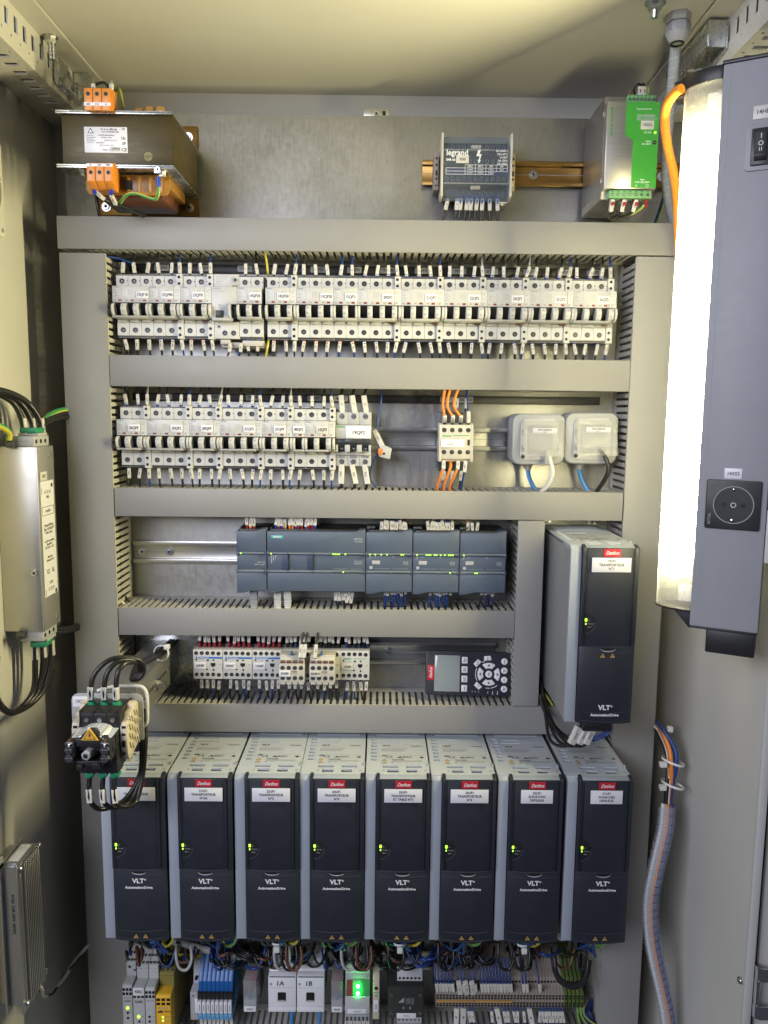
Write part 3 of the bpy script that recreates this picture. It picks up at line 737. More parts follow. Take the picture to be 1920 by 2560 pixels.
# ================================================================== circuit breakers
PW, AW = 17.52, 9.1
def term_mesh():
    return cached('mcbterm', lambda: MB().cyl((0, 0, 0), (0, -.25, 0), 4.0, 16, 0).cyl((0, -.25, 0), (0, -.3, 0), 3.5, 16, 1).cyl((.3, -.3, -.3), (.3, -.36, -.3), 1.9, 10, 2).box(-1.2, 1.8, -.36, -.4, -.5, -.1, 1).mesh('terminal_screw', ['ink_grey', 'hole_black', 'dark_screw']))
def toggle_mesh(half):
    def f():
        w0, w1 = (-3.6, 3.6) if half == 0 else ((-3.6, -.2) if half < 0 else (.2, 3.6))
        prof = [(-69, 27), (-76, 27), (-84, 31), (-87, 36), (-87.5, 40), (-85, 45), (-80, 46.5), (-69, 46.5)]
        mb = MB().prism(prof, 'x', w0, w1)
        if half == 0:
            mb.box(-.9, .9, -87.3, -87.9, 41, 43.5, 1).box(-.9, .9, -86.9, -87.6, 33.5, 36, 1)
        return mb.mesh('toggle', ['white_plastic', 'ink_grey'], .9)
    return cached(('toggle', half), f)
def ind_mesh(): return cached('ind', lambda: MB().box(-2.3, 2.3, 0, -.2, -1.2, 1.2).mesh('indicator', 'red_plastic'))
def print_mesh(poles):
    def f():
        mb = MB()
        for k in range(6): mb.box(1.5, 4.5+(k*37 % 5), -.1, -.15, 69-4-k*2.0, 69-3.4-k*2.0)
        mb.box(13.2, 13.5, -.1, -.15, 56, 68)
        for k in range(poles): mb.box(PW*k+1.5, PW*k+5, -.1, -.15, 50, 51.4)
        c = PW*(poles-.5) if poles < 3 else PW*1.5
        for k in range(poles):
            x = c-3*(poles-1)/2+3*k
            mb.box(x-.2, x+.2, -.1, -.15, 57, 60).box(x-.2, x+1.0, -.1, -.15, 60.3, 60.7).box(x-.2, x+.2, -.1, -.15, 61, 65.5)
        return mb.mesh('print', 'ink_grey')
    return cached(('print', poles), f)
def breaker(x, z, poles, aux, tag, label, tagx=None, hand=False):
    b = thing('circuit_breaker', label, 'circuit breaker', (x, 0, z), 'white circuit breakers on the rails')
    w = PW*poles
    hb = MB()
    hb.box(.1, w-.1, -9, -46, 0, 90, 1)
    hb.box(.1, w-.1, -46, -57, 0, 3, 1).box(.1, w-.1, -46, -57, 88, 90, 1)
    for k in range(poles):
        a, c = PW*k+.14, PW*(k+1)-.14
        hb.box(a, c, -46.1, -60, 3.1, 21.5); hb.box(a, c, -46.1, -60, 71.5, 87.9)
        hb.box(a, c, -46.1, -58.5, 21.6, 26); hb.box(a+1.5, c-7, -58.6, -60.5, 22.3, 25.7)
        hb.box(a, c, -46.1, -59, 67, 71.4); hb.box(a+6, c-1, -59, -62, 69, 71.2)
    hb.box(.1, w-.1, -46.2, -64, 26.1, 48)
    part(b, 'housing', hb, ['white_plastic', 'black_plastic'], .35, seg=1)
    part(b, 'label_face', MB().box(.15, w-.15, -59.1, -78, 47.6, 70.6), 'print_face', .5)
    part(b, 'lever_recess', MB().prism([(-64.1, 29.5), (-66, 29.5), (-70, 38), (-77.5, 47.4), (-64.1, 47.4)], 'x', .3, w-.3), 'black_plastic', .4)
    part(b, 'lever_bar', MB().prism([(-64.2, 26.2), (-80, 26.2), (-83, 28), (-80, 29.4), (-64.2, 29.4)], 'x', .3, w-.3), 'white_plastic', .4)
    for k in range(poles+1):
        half = 1 if k == 0 else (-1 if k == poles and not aux else 0)
        if k == poles and aux: half = 0
        part(b, 'toggle', toggle_mesh(half), None, loc=(PW*k, 0, 0))
    part(b, 'print', print_mesh(poles), None, loc=(0, -78, 0))
    text(b, 'SIEMENS', 1.5, 'ink_grey', (2, -78.15, 69), align='LEFT', off=.1)
    for k in range(poles):
        xc = PW*(k+.5)
        part(b, 'terminal_screw', term_mesh(), None, loc=(xc, -60, 80)); part(b, 'terminal_screw', term_mesh(), None, loc=(xc, -60, 11))
        part(b, 'vent_dot', cached('dot', lambda: MB().cyl((0, 0, 0), (0, -.15, 0), .8, 8).mesh('vent_dot', 'hole_black')), None, loc=(xc+7.6, -60.05, 80.5))
        part(b, 'indicator', ind_mesh(), None, loc=(xc+(2.2 if k else 2.2), -78.05, 50.6))
    tx = tagx if tagx is not None else (w-9.5 if poles > 1 else 9)
    tz = 58.5
    tg = part(b, 'tag', MB().box(tx-8.7, tx+8.7, -78.2, -78.9, tz-5, tz+5), 'sleeve_white' if hand else 'label_white', .1, rot=None)
    text(tg, tag, 4.3, 'ink', (tx, -79.05, tz), sx=.80, off=.16, shear=.25 if hand else 0)
    if aux:
        a = w
        ab = MB().box(a+.1, a+AW-.1, -9, -46, 0, 90, 1)
        ab.box(a+.1, a+AW-.1, -46.1, -63, -1, 22).box(a+.1, a+AW-.1, -46.1, -63, 71, 90.5).box(a+.1, a+AW-.1, -46.1, -64, 22.2, 47.4)
        ab.box(a+.1, a+AW-.1, -59.1, -78, 47.6, 70.6)
        o = part(b, 'auxiliary_contact', ab, ['white_plastic', 'black_plastic'], .35, seg=1)
        for zz in (86, 77, 14, 4.5):
            part(o, 'terminal_hole', cached('auxh', lambda: MB().cyl((0, 0, 0), (0, -.25, 0), 2.1, 12).mesh('terminal_hole', 'hole_black')), None, loc=(a+AW/2-.5, -63, zz))
        part(o, 'print', cached('auxp', lambda: MB().box(1.5, 7.5, -.1, -.15, 66, 66.6).box(1.5, 6, -.1, -.15, 63.5, 64.1).box(1, 8, -.1, -.13, 58, 58.2).box(2, 3.4, -.1, -.15, 49.5, 52.5).box(4, 7, -.1, -.15, 52, 52.4).box(4, 4.4, -.1, -.15, 49.5, 52.5).mesh('print', 'ink_grey')), None, loc=(a, -78, 0))
        part(o, 'toggle', toggle_mesh(-1), None, loc=(a+AW, 0, 0))
        part(o, 'recess', MB().box(a+2, a+AW-3, -64.1, -70, 30, 47.2), 'black_plastic')
        part(o, 'clip', MB().box(a-7.5, a+2.5, -60.6, -64.2, 23.4, 25.4).box(a+2, a+6, -63.2, -65, 22.8, 26, 1), ['wire_brown', 'white_plastic'], .3)
        part(o, 'clip', MB().box(a-5.5, a+5, -60.4, -64, 69.0, 70.4), 'wire_brown', .3)
    return b
NUM = {1: 'one-pole', 2: 'two-pole', 3: 'three-pole'}
def bwires(x, z, poles, aux, tag, zt, zb, up_f, dn_f, marks, up_c='wire_black', dn_c='wire_black', updx=0.0):
    for k in range(poles+(1 if aux else 0)):
        isaux = k == poles
        xc = x+PW*poles+AW/2 if isaux else x+PW*(k+.5)
        f = 'yellow' if isaux else up_f
        dx = random.uniform(-2, 2.5)+updx
        yy = -54 if not isaux else -57
        c = random.choice(['wire_blue', 'wire_grey']) if isaux else up_c
        wire('wire with white marker entering the %s breaker from above' % tag, [(xc, yy+4, z+86), (xc+dx*.3, yy, z+94), (xc+dx*1.2, yy, z+104), (xc+dx*2, yy+6, zt+6)], 1.35 if isaux else 1.7, c,
             'marked wires above the %s breaker' % tag, ((.6, mk() if isaux else 'L%d' % (k+1), 15.5, 4.7),), (f, True) if f else None, name='breaker_wire', cat='breaker wire')
        f = 'yellow' if isaux else dn_f
        dx = random.uniform(-3, 3)
        c = random.choice(['wire_blue', 'wire_black']) if isaux else dn_c
        wire('wire with white marker leaving the %s breaker below' % tag, [(xc, yy+4, z+4), (xc+dx*.3, yy, z-5), (xc+dx, yy, z-15), (xc+dx*1.6, yy+4, zb-6)], 1.35 if isaux else 1.7, c,
             'marked wires below the %s breaker' % tag, ((.54, mk(), 15.5, 4.7),), (f, True) if f else None, name='breaker_wire', cat='breaker wire')
R1 = [('13QF10', 3, 0, None, None), ('13QF90', 2, 1, None, 'blue'), ('13QF91', 2, 1, None, 'red'), 'RCD', ('14QF20', 2, 0, None, 'blue'), 'GAP',
      ('14QF50', 2, 1, None, 'red'), ('15QF20', 3, 0, None, 'red'), ('15QF21', 2, 0, None, 'red'), ('20QF2', 3, 1, 'blue', 'blue'), ('21QF2', 3, 1, 'blue', 'blue'),
      ('22QF2', 3, 1, 'blue', 'blue'), ('24QF2', 3, 1, 'blue', 'blue'), ('25QF2', 3, 1, 'blue', 'blue'), ('26QF2', 3, 1, 'blue', 'blue')]
Z1 = 1583.5
x = -382.0
for e in R1:
    if e == 'GAP':
        g = thing('rail_end_stop', 'black end stop between the 14QF20 and 14QF50 breakers', 'end stop', (x+.3, 0, Z1))
        part(g, 'block', MB().box(0, 4.6, -9, -56, 6, 84), 'black_plastic', .5)
        screw(g, (2.3, -56, 45), 1.8)
        wire('yellow earth wire above the gap between 14QF20 and 14QF50', [(x+1, -58, 1708), (x+5, -60, 1694), (x+6, -58, 1680), (x+4, -30, 1668)], 1.6, 'wire_yellow', None, name='earth_wire')
        wire('yellow earth wire below the gap between 14QF20 and 14QF50', [(x+4, -30, 1590), (x+6, -56, 1580), (x+5, -60, 1570), (x+1, -56, 1552)], 1.6, 'wire_yellow', None, name='earth_wire')
        x += 5.3; continue
    if e == 'RCD':
        r = thing('residual_current_unit', 'white residual current unit with test button beside the 14QF20 breaker', 'circuit breaker', (x, 0, Z1))
        W = 36.5
        part(r, 'housing', MB().box(.2, W-.2, -9, -46, 0, 91).box(.2, W-.2, -46, -61, 71.5, 91).box(.2, W-.2, -46, -61, 0, 24), 'white_plastic', .5)
        part(r, 'label_face', MB().prism([(.2, 24.2), (26, 24.2), (26, 47), (W-.2, 47), (W-.2, 70.8), (.2, 70.8)], 'y', -46, -78), 'print_face', .6)
        part(r, 'lever', MB().box(27, W-1, -50, -70, 28, 46), 'black_plastic', 1)
        part(r, 'lever_arm', MB().prism([(-60, 25), (-76, 25), (-82, 30), (-84, 42), (-80, 47), (-70, 46.8)], 'x', 24.5, 28), 'white_plastic', .8)
        part(r, 'test_button', MB().box(6, 17, -78, -80, 28, 38), 'black_plastic', .6)
        part(r, 'gold_clip', MB().box(27, 35, -61, -61.3, 72, 76), 'beige_terminal')
        part(r, 'screw_cap', MB().cyl((31.5, -61, 83), (31.5, -62.4, 83), 3.4, 14).cyl((31.5, -62.4, 83), (31.5, -62.5, 83), 2, 10, 1), ['grey_plastic', 'hole_black'], 0, 40)
        mb = MB()
        for k in range(5): mb.box(9.5, 18-(k % 2)*3, -78.1, -78.15, 45.5-k*1.4, 46-k*1.4)
        for k in range(4): mb.box(4, 22-k*4, -61.1, -61.15, 87-k*3, 87.5-k*3)
        mb.box(3, 13, -78.1, -78.15, 68, 69).box(3, 20, -78.1, -78.15, 64.5, 65)
        part(r, 'print', mb, 'ink_grey')
        for xx, zz in ((7, 17),): part(r, 'screw_cap', MB().cyl((xx, -61, zz), (xx, -62, zz), 2.6, 12).cyl((xx, -62, zz), (xx, -62.1, zz), 1.5, 8, 1), ['grey_plastic', 'hole_black'], 0, 40)
        for xx in (15.5, 28): part(r, 'terminal_screw', term_mesh(), None, loc=(xx, -61, 8))
        part(r, 'base_bracket', MB().box(8, 72, -20, -50, -12, -4).box(8, 22, -50, -58, -8, -1).box(40, 72, -50, -58, -10, -2), 'white_plastic_warm', .6)
        for xx, c in ((22, 'wire_brown'), (38, 'wire_blue')):
            wire('marked %s wire below the residual current unit' % ('brown' if 'brown' in c else 'blue'), [(x+xx, -60, Z1-6), (x+xx, -61, Z1-14), (x+xx-3, -58, Z1-22), (x+xx-8, -52, Z1-32)], 1.6, c, None, ((.3, '1321', 13, 4.7),))
        x += W; continue
    tag, po, au, fu, fd = e
    breaker(x, Z1, po, au, tag, '%s white circuit breaker tagged %s' % (NUM[po], tag))
    bwires(x, Z1, po, au, tag, 1704, 1557, fu, fd, None, dn_c='wire_blue' if tag == '15QF21' else 'wire_black', up_c='wire_blue' if tag == '15QF21' else 'wire_black', updx=0 if x < 120 else 1.5)
    x += PW*po + AW*au
R2 = [('26QF9', 2, 1, 'blue', None), ('30QF2', 3, 1, 'blue', None), ('30QF9', 2, 1, 'blue', None), ('31QF2', 3, 1, 'blue', 'blue'), ('31QF9', 2, 1, None, None), ('40QF2', 1, 0, None, None), ('15QF3', 2, 1, None, None)]
Z2 = 1395.0
x = -382.0
for tag, po, au, fu, fd in R2:
    breaker(x, Z2, po, au, tag, '%s white circuit breaker tagged %s' % (NUM[po], tag) if tag != '15QF3' else 'two-pole white circuit breaker with a hand-written cream tag', hand=tag == '15QF3')
    bwires(x, Z2, po, au, tag if tag != '15QF3' else 'hand-tagged', 1513, 1366, fu, fd, None)
    x += PW*po + AW*au
# black carrier strips with grey name plates behind the wires
def name_strip(label, z, x0, x1, tags):
    s = thing('name_strip', label, 'label strip', (x0, 0, z))
    part(s, 'strip', MB().box(0, x1-x0, -3.2, -6, -6, 6), 'black_plastic', .4)
    for xx, tt in tags:
        q = part(s, 'name_plate', MB().box(xx-x0-11, xx-x0+11, -6.1, -7, -4.5, 4.5), 'grey_light', .2)
        text(q, tt, 4.0, 'ink', (xx-x0, -7.15, 0), sx=.9)
name_strip('black name strip above the upper breakers with small grey plates', 1692, -380, 352, [(-330, '13QF10'), (-265, '13QF90'), (-205, '13QF91'), (-95, '14QF20'), (-40, '14QF50'), (10, '15QF20'), (62, '15QF21'), (118, '20QF2'), (166, '21QF2'), (226, '22QF2'), (278, '24QF2'), (322, '25QF2')])
name_strip('black name strip above the lower breakers with small grey plates', 1500, -380, 340, [(-330, '26QF9'), (-255, '30QF2'), (-195, '30QF9'), (-130, '31QF2'), (-100, '31QF9'), (-60, '40QF2'), (104, '23KM1'), (133, '23QM125')])

# ---------------------------------------------------------------- grey-white three pole breaker 19QF2
b = thing('circuit_breaker', 'light grey three-pole breaker tagged 19QF2 at the row end', 'circuit breaker', (-64.2, 0, 1399))
hb = MB().box(.2, 52.2, -9, -44, 0, 81, 0)
for k in range(3):
    a, c = k*17.4+.15, (k+1)*17.4-.15
    hb.box(a, c, -44, -56, .5, 16.5).box(a, c, -44, -56, 62, 80.5)
hb.box(.2, 52.2, -44, -60, 16.7, 22).box(.2, 52.2, -44, -60, 40, 61.8).box(.2, 52.2, -60, -68, 41.5, 61)
part(b, 'housing', hb, 'grey_light', .5)
part(b, 'label_face', MB().box(15, 51.5, -68, -68.5, 42.5, 60.5), 'label_white', .2)
text(b, '19QF2', 5.0, 'ink', (33.5, -68.65, 50.5))
text(b, 'Schneider', 2.6, 'green_ink', (1.5, -68.15, 59), align='LEFT', off=.15, sx=.85)
part(b, 'print', MB().box(4, 11, -68.05, -68.1, 51.5, 52.3).box(4, 10, -68.05, -68.1, 49, 49.5).box(4, 11, -68.05, -68.1, 47, 47.5), 'ink_grey')
part(b, 'lever', MB().prism([(-60, 24), (-66, 24), (-70, 31), (-74, 37), (-72, 41), (-60, 41)], 'x', 1, 51.4), 'drive_black2', .8)
part(b, 'lever_grip', MB().prism([(12, 36), (40, 36), (37, 41.5), (15, 41.5)], 'y', -74, -77), 'drive_black2', .8)
for k in range(4): part(b, 'toggle', MB().box(max(.4, k*17.4-3.6), min(52, k*17.4+3.6), -66, -76, 22.5, 33), 'grey_light', .8)
for k in range(3):
    text(b, '1 00', 1.8, 'ink_white', (k*17.4+8.7, -70, 27))
    for z in (74, 7):
        part(b, 'terminal_screw', cached('sscr', lambda: MB().ring((0, 0, 0), (0, -1, 0), 4.6, 3.6, .3, 18).cyl((0, 0, 0), (0, -.2, 0), 3.6, 16, 1).cyl((0, -.2, 0), (0, -.5, 0), 2.6, 12, 2).box(-2, 2, -.5, -.6, -.4, .4, 1).mesh('terminal_screw', ['grey_plastic', 'hole_black', 'screw_steel'])), None, loc=(k*17.4+8.7, -56, z))
    part(b, 'vent', MB().box(k*17.4+3, k*17.4+14, -56.1, -56.3, 13, 13.8).box(k*17.4+3, k*17.4+14, -56.1, -56.3, 15, 15.8), 'ink')
    X = -64.2+k*17.4+8.7
    wire('black wire with large white sleeve above the 19QF2 breaker', [(X, -50, 1474), (X, -54, 1484), (X+random.uniform(-2, 2), -54, 1500), (X+1, -46, 1520)], 2.4, 'wire_black', 'large sleeves above the 19QF2 breaker', ((.52, 'L%d' % (k+1), 26, 7.6),))
    wire('black wire with large white sleeve below the 19QF2 breaker', [(X, -50, 1402), (X+random.uniform(-1, 1), -54, 1392), (X+random.uniform(-2, 3), -54, 1376), (X, -46, 1358)], 2.4, 'wire_black', 'large sleeves below the 19QF2 breaker', ((.46, '192%d' % k, 29, 7.6),))
# blue wire with spring connector
wire('thin blue wire dropping to a small grey spring connector', [P(952, 975, -40), P(953, 1000, -45), P(946, 1040, -48), P(944, 1085, -50), P(948, 1100, -52)], 1.5, 'wire_blue', None, ((.93, '1273', 28, 7),))
wire('thin blue wire curving from the spring connector into the duct', [P(945, 1133, -50), P(934, 1150, -50), P(925, 1185, -48), P(930, 1205, -46), P(944, 1222, -44)], 1.5, 'wire_blue', None)
pc = P(961, 1131, -52)
cnn = thing('spring_connector', 'small grey lever connector with orange levers on a blue wire', 'connector', pc)
part(cnn, 'body', MB().prism([(-8, -6), (8, -10), (11, 6), (0, 11), (-7, 8)], 'y', -8, 8), 'grey_light', .8)
part(cnn, 'lever', MB().box(-9.5, -3, -10, -8, -3, 6), 'ferrule_orange', .6)
part(cnn, 'test_hole', MB().box(-2, 1, -8.4, -8, -3, 0), 'hole_black')

# ---------------------------------------------------------------- contactor with orange wires
c = thing('contactor', 'cream auxiliary contactor with orange wires and blank white name plate', 'contactor', (87, 0, 1397))
part(c, 'base', MB().box(1, 46, -9, -50, 0, 84).box(4, 48, -9, -30, -6, 0), 'drive_black2', 1)
hb = MB().box(0, 50, -50, -74, 12, 68)
hb.box(0, 4, -74, -80, 12, 66).box(46, 50, -74, -80, 12, 66).box(4, 46, -74, -80, 16, 66)
part(c, 'housing', hb, 'white_plastic_warm', .8)
for k in range(4):
    for z in (58, 26):
        part(c, 'terminal_screw', cached('cscr', lambda: MB().cyl((0, 0, 0), (0, -.2, 0), 3.4, 14, 1).cyl((0, -.2, 0), (0, -.6, 0), 2.5, 12, 0).box(-2, 2, -.6, -.7, -.4, .4, 1).mesh('terminal_screw', ['dark_screw', 'hole_black'])), None, loc=(7.5+k*11.6, -80, z))
    part(c, 'wire_slot', MB().box(5+k*11.6, 10+k*11.6, -77, -80.3, 66, 69), 'hole_black')
part(c, 'green_line', MB().box(20, 44, -80.1, -80.2, 49.8, 50.8), 'green_ink')
text(c, 'Schneider', 2.6, 'green_ink', (5, -80.2, 49.6), align='LEFT', off=.12, sx=.9)
text(c, 'LADN40', 1.8, 'ink_grey', (3, -80.2, 31.5), align='LEFT', sp=1.3)
part(c, 'name_plate', MB().box(3, 37, -80, -81, 33.5, 44.5), 'label_white', .3)
text(c, '40KM21', 2.2, 'ink_grey', (17, -81.2, 37.5))
part(c, 'flag_window', MB().box(41.5, 45, -80.1, -80.3, 36, 44.5), 'hole_black')
for k, dx in enumerate((0, 8, 20)):
    wire('orange wire looping into the cream auxiliary contactor from above', [(94.5+k*11.6, -70, 1464), (94+k*11.6, -84, 1474), (91+dx*.8, -86, 1490), (94+dx*.95, -76, 1512), (99+dx, -60, 1520)], 2.1, 'wire_orange', 'orange contactor wires', ((.18, '1540', 17, 5.4),))
    wire('orange wire leaving the cream auxiliary contactor below', [(94+k*10.5, -70, 1411), (94+k*10.5, -82, 1402), (90+k*10, -82, 1388), (86+k*9.4, -76, 1374), (88+k*9.5, -60, 1358)], 2.1, 'wire_orange', 'orange contactor wires below', ((.22, '1541', 15, 5.2),) if k != 1 else ())
for k in range(3):
    wire('black wire behind the orange ones above the cream contactor', [(100+k*14, -46, 1478), (101+k*14, -48, 1494), (102+k*14, -44, 1520)], 1.7, 'wire_black', 'black contactor wires', ((.5, mk(), 15, 4.8),))
    wire('black wire behind the orange ones below the cream contactor', [(98+k*13, -46, 1396), (97+k*13, -48, 1380), (95+k*13, -44, 1356)], 1.7, 'wire_black' if k else 'wire_blue', 'black contactor wires below', ((.4, mk(), 15, 4.8),))
wire('dark blue wire with yellow ferrule at the cream contactor top', [(129, -70, 1463), (129, -80, 1474), (128, -74, 1495), (128, -60, 1520)], 1.5, 'wire_blue', None, ((.35, '4461', 17, 5),), ('yellow', True))
wire('dark blue wire with yellow ferrule at the cream contactor bottom', [(126, -70, 1412), (126, -80, 1402), (123, -76, 1380), (123, -60, 1356)], 1.5, 'wire_blue', None, ((.35, '4462', 17, 5),), ('yellow', True))

# ---------------------------------------------------------------- flap cover sockets
def rrect(x0, x1, z0, z1, r, n=5):
    out = []
    for cx, cz, a0 in ((x1-r, z1-r, 0), (x0+r, z1-r, 90), (x0+r, z0+r, 180), (x1-r, z0+r, 270)):
        for k in range(n+1):
            a = radians(a0+90*k/n); out.append((cx+r*cos(a), cz+r*sin(a)))
    return out
def flap_socket(x, z, tag, label, cablem, clabel, pts):
    s = thing('wall_socket', label, 'socket', (x, 0, z), 'flap cover sockets')
    part(s, 'back_box', MB().prism(rrect(0, 78, 0, 76, 12), 'y', -9, -40), 'socket_grey', 1.5)
    part(s, 'frame', MB().prism(rrect(0, 79, 0, 76, 13), 'y', -40.2, -54), 'socket_grey', 3, seg=3)
    part(s, 'insert', MB().prism(rrect(12, 68, 7, 68, 9), 'y', -54.2, -57), 'white_plastic', 1)
    part(s, 'insert_well', MB().prism(rrect(22, 60, 16, 60, 5), 'y', -57.1, -58), 'grey_light', .5)
    part(s, 'screw_hole', MB().cyl((16.5, -57, 12.5), (16.5, -57.3, 12.5), 3, 14).cyl((16.5, -57, 24), (16.5, -57.25, 24), 1.6, 8), 'hole_black')
    part(s, 'rim_slot', MB().box(13.5, 16, -57.05, -57.3, 20, 30).box(13.5, 16, -57.05, -57.3, 45, 52), 'ink_grey')
    # tilted clear flap, hinged at the top
    fl = MB()
    def q(xx, zz, d): # zz down from hinge 0..48
        return (xx, -58-zz*.34-d, 66-zz)
    def slab(x0, x1, z0, z1, d0, d1):
        vs = [q(x0, z0, d0), q(x1, z0, d0), q(x1, z1, d0), q(x0, z1, d0), q(x0, z0, d1), q(x1, z0, d1), q(x1, z1, d1), q(x0, z1, d1)]
        fl.add(vs, [(0, 3, 2, 1), (4, 5, 6, 7), (0, 1, 5, 4), (1, 2, 6, 5), (2, 3, 7, 6), (3, 0, 4, 7)])
    slab(16, 72, 0, 44, 0, 1.6)
    slab(14, 16, 0, 46, -8, 2); slab(72, 74, 0, 46, -8, 2); slab(14, 74, 44, 52, -7, 2.2); slab(20, 69, 8, 9, 1.6, 2.6); slab(20, 69, 40, 41, 1.6, 2.6); slab(20, 21, 8, 41, 1.6, 2.6); slab(68, 69, 8, 41, 1.6, 2.6)
    f = part(s, 'flap', fl, 'cover_clear', .3, seg=1)
    a = math.atan(.34)
    lab = part(f, 'tag', MB().box(-18, 18, -.3, .3, -4.2, 4.2), 'label_white', .1, loc=(46, -58-16*.34-2.4, 51), rot=(-a*-1, 0, 0))
    text(lab, 'BAIE FILMEUSE', 2.6, 'ink', (0, -.45, 1.6), sx=.85)
    text(lab, tag, 2.4, 'ink', (0, -.45, -2), sx=.9)
    part(s, 'gland', MB().cyl((30, -26, 0), (30, -26, -5), 9, 16, 0, 6).cyl((30, -26, -5), (30, -26, -10), 6, 16, 0, 4.4), 'socket_grey', 0, 40)
    wire('blue cable leaving the gland of the %s socket' % tag, [(x+30, -26, z-6), (x+32, -28, z-20), (x+38, -32, z-34), (x+48, -40, z-50)], 3.4, 'wire_lightblue', None, name='cable', cat='cable')
    wire(clabel, [Vector((x, 0, z))+Vector(pp) for pp in pts], 3.3, cablem, None, name='cable', cat='cable')
flap_socket(198, 1404, 'A17', 'grey flap socket tagged A17 with a white cable', 'wire_white', 'white cable curving out of the A17 socket', [(52, -62, 22), (53, -74, 10), (57, -78, -8), (53, -74, -26), (44, -62, -40), (34, -50, -46)])
flap_socket(277, 1406, 'A16', 'grey flap socket tagged A16 with a black cable', 'wire_black', 'black cable curving out of the A16 socket', [(50, -62, 22), (55, -74, 12), (60, -78, -4), (58, -74, -18), (50, -62, -38), (44, -50, -50)])

# ================================================================== controller modules
PZ = 1211.0
def led_row(parent, xs, z, lit):
    mb = MB()
    for xx in xs:
        if xx in lit: part(parent, 'led', cached('led', lambda: MB().cyl((0, 0, 0), (0, -.5, 0), 1.05, 10).mesh('led', 'led_green')), None, loc=(xx, -86.4, z))
        else: mb.cyl((xx, -86.2, z), (xx, -86.5, z), .75, 6)
    if mb.v: part(parent, 'led_row', mb, 'led_off')
def plc(x, w, label, name='controller_module'):
    c = thing(name, label, 'controller module', (x, 0, PZ), 'grey controller modules')
    part(c, 'case', MB().box(.4, w-.4, -9, -58, 3, 95), 'drive_black2', .8)
    part(c, 'terminal_strip', MB().box(4, w-4, -50, -74, 90, 95).box(4, w-4, -50, -74, 1, 6), 'black_plastic', .6)
    lw = min(16, w*.36)
    part(c, 'upper_flap', MB().prism([(.4, 62.6), (w-.4, 62.6), (w-.4, 96.5), (w-lw*.5, 96), (w-lw, 93.2), (.4, 93.2)], 'y', -58.2, -85), 'plc_grey', .9)
    part(c, 'lower_flap', MB().prism([(.4, 31.4), (w-.4, 31.4), (w-.4, 3.8), (lw*1.4, 3.8), (lw*.6, .6), (.4, .2)], 'y', -58.2, -85), 'plc_grey', .9)
    part(c, 'face', MB().box(.4, w-.4, -58.2, -82, 35.8, 58.4), 'plc_grey', .6)
    for z in (60.5, 33.5):
        part(c, 'hinge_bar', MB().prism([(-58.2, z-2), (-84, z-2), (-86.2, z-.8), (-86.2, z+.8), (-84, z+2), (-58.2, z+2)], 'x', .6, w-.6), 'plc_bar', .5)
        part(c, 'hinge_pin', MB().box(.2, 2, -80, -87, z-3, z+3).box(w-2, w-.2, -80, -87, z-3, z+3), 'plc_grey', .4)
    return c
m1 = plc(-209.5, 44.5, 'narrow grey communication module at the controller row start')
led_row(m1, [7], 60.5, [7])
text(m1, 'CSM 1277', 2.0, 'ink_pale', (42, -82.2, 46.5), align='RIGHT'); text(m1, 'SIMATIC NET', 2.0, 'ink_pale', (42, -82.2, 43), align='RIGHT')
m2 = plc(-164.4, 145.8, 'wide grey controller with teal brand badge')
part(m2, 'badge', MB().box(6.5, 24, -85.1, -85.5, 83, 87.4), 'teal', .1)
text(m2, 'SIEMENS', 2.6, 'ink_white', (15.2, -85.7, 85.2), off=.12, sx=.85)
text(m2, 'SIMATIC', 2.5, 'ink_pale', (141, -85.2, 83), align='RIGHT'); text(m2, 'S7-1200', 2.5, 'ink_pale', (141, -85.2, 79.2), align='RIGHT')
text(m2, 'CPU 1215C', 2.2, 'ink_pale', (141, -82.2, 48.6), align='RIGHT', sx=.8); text(m2, 'DC/DC/DC', 2.2, 'ink_pale', (141, -82.2, 45.6), align='RIGHT', sx=.8)
part(m2, 'panel_joint', MB().box(31, 31.5, -82.05, -86.35, 31.6, 62.4).box(68, 68.5, -82.05, -86.35, 31.6, 62.4), 'hole_black')
led_row(m2, [6.5, 9.5, 12.5], 60.3, [6.5])
cx = [98+3*k for k in range(8)]; cx2 = [124+3*k for k in range(6)]
led_row(m2, cx+cx2, 60.3, [cx[0], cx[1], cx[2], cx[3], cx[6]])
led_row(m2, cx+cx2, 33.5, [cx[5]])
mb = MB()
for x0, n in ((98, 8), (124, 6)):
    for z in (56.4, 37.2): mb.box(x0-.6, x0+3*n-2, -82.05, -82.15, z, z+.3)
for k in range(3): mb.box(6+3*k, 7+3*k, -82.05, -82.15, 45+k*4, 57)
part(m2, 'print', mb, 'ink_pale')
IO = [([6, 14, 22.8, 31.2, 52.2, 55.2], [], 'grey input module between the wide controller and its next module'), ([6, 20, 23, 26, 32, 35, 41, 47, 53, 56, 59], [41.5+14], 'grey module with the most lit green dots on its upper bar'), ([6], [23, 26], 'grey module at the controller row end beside the upright duct')]
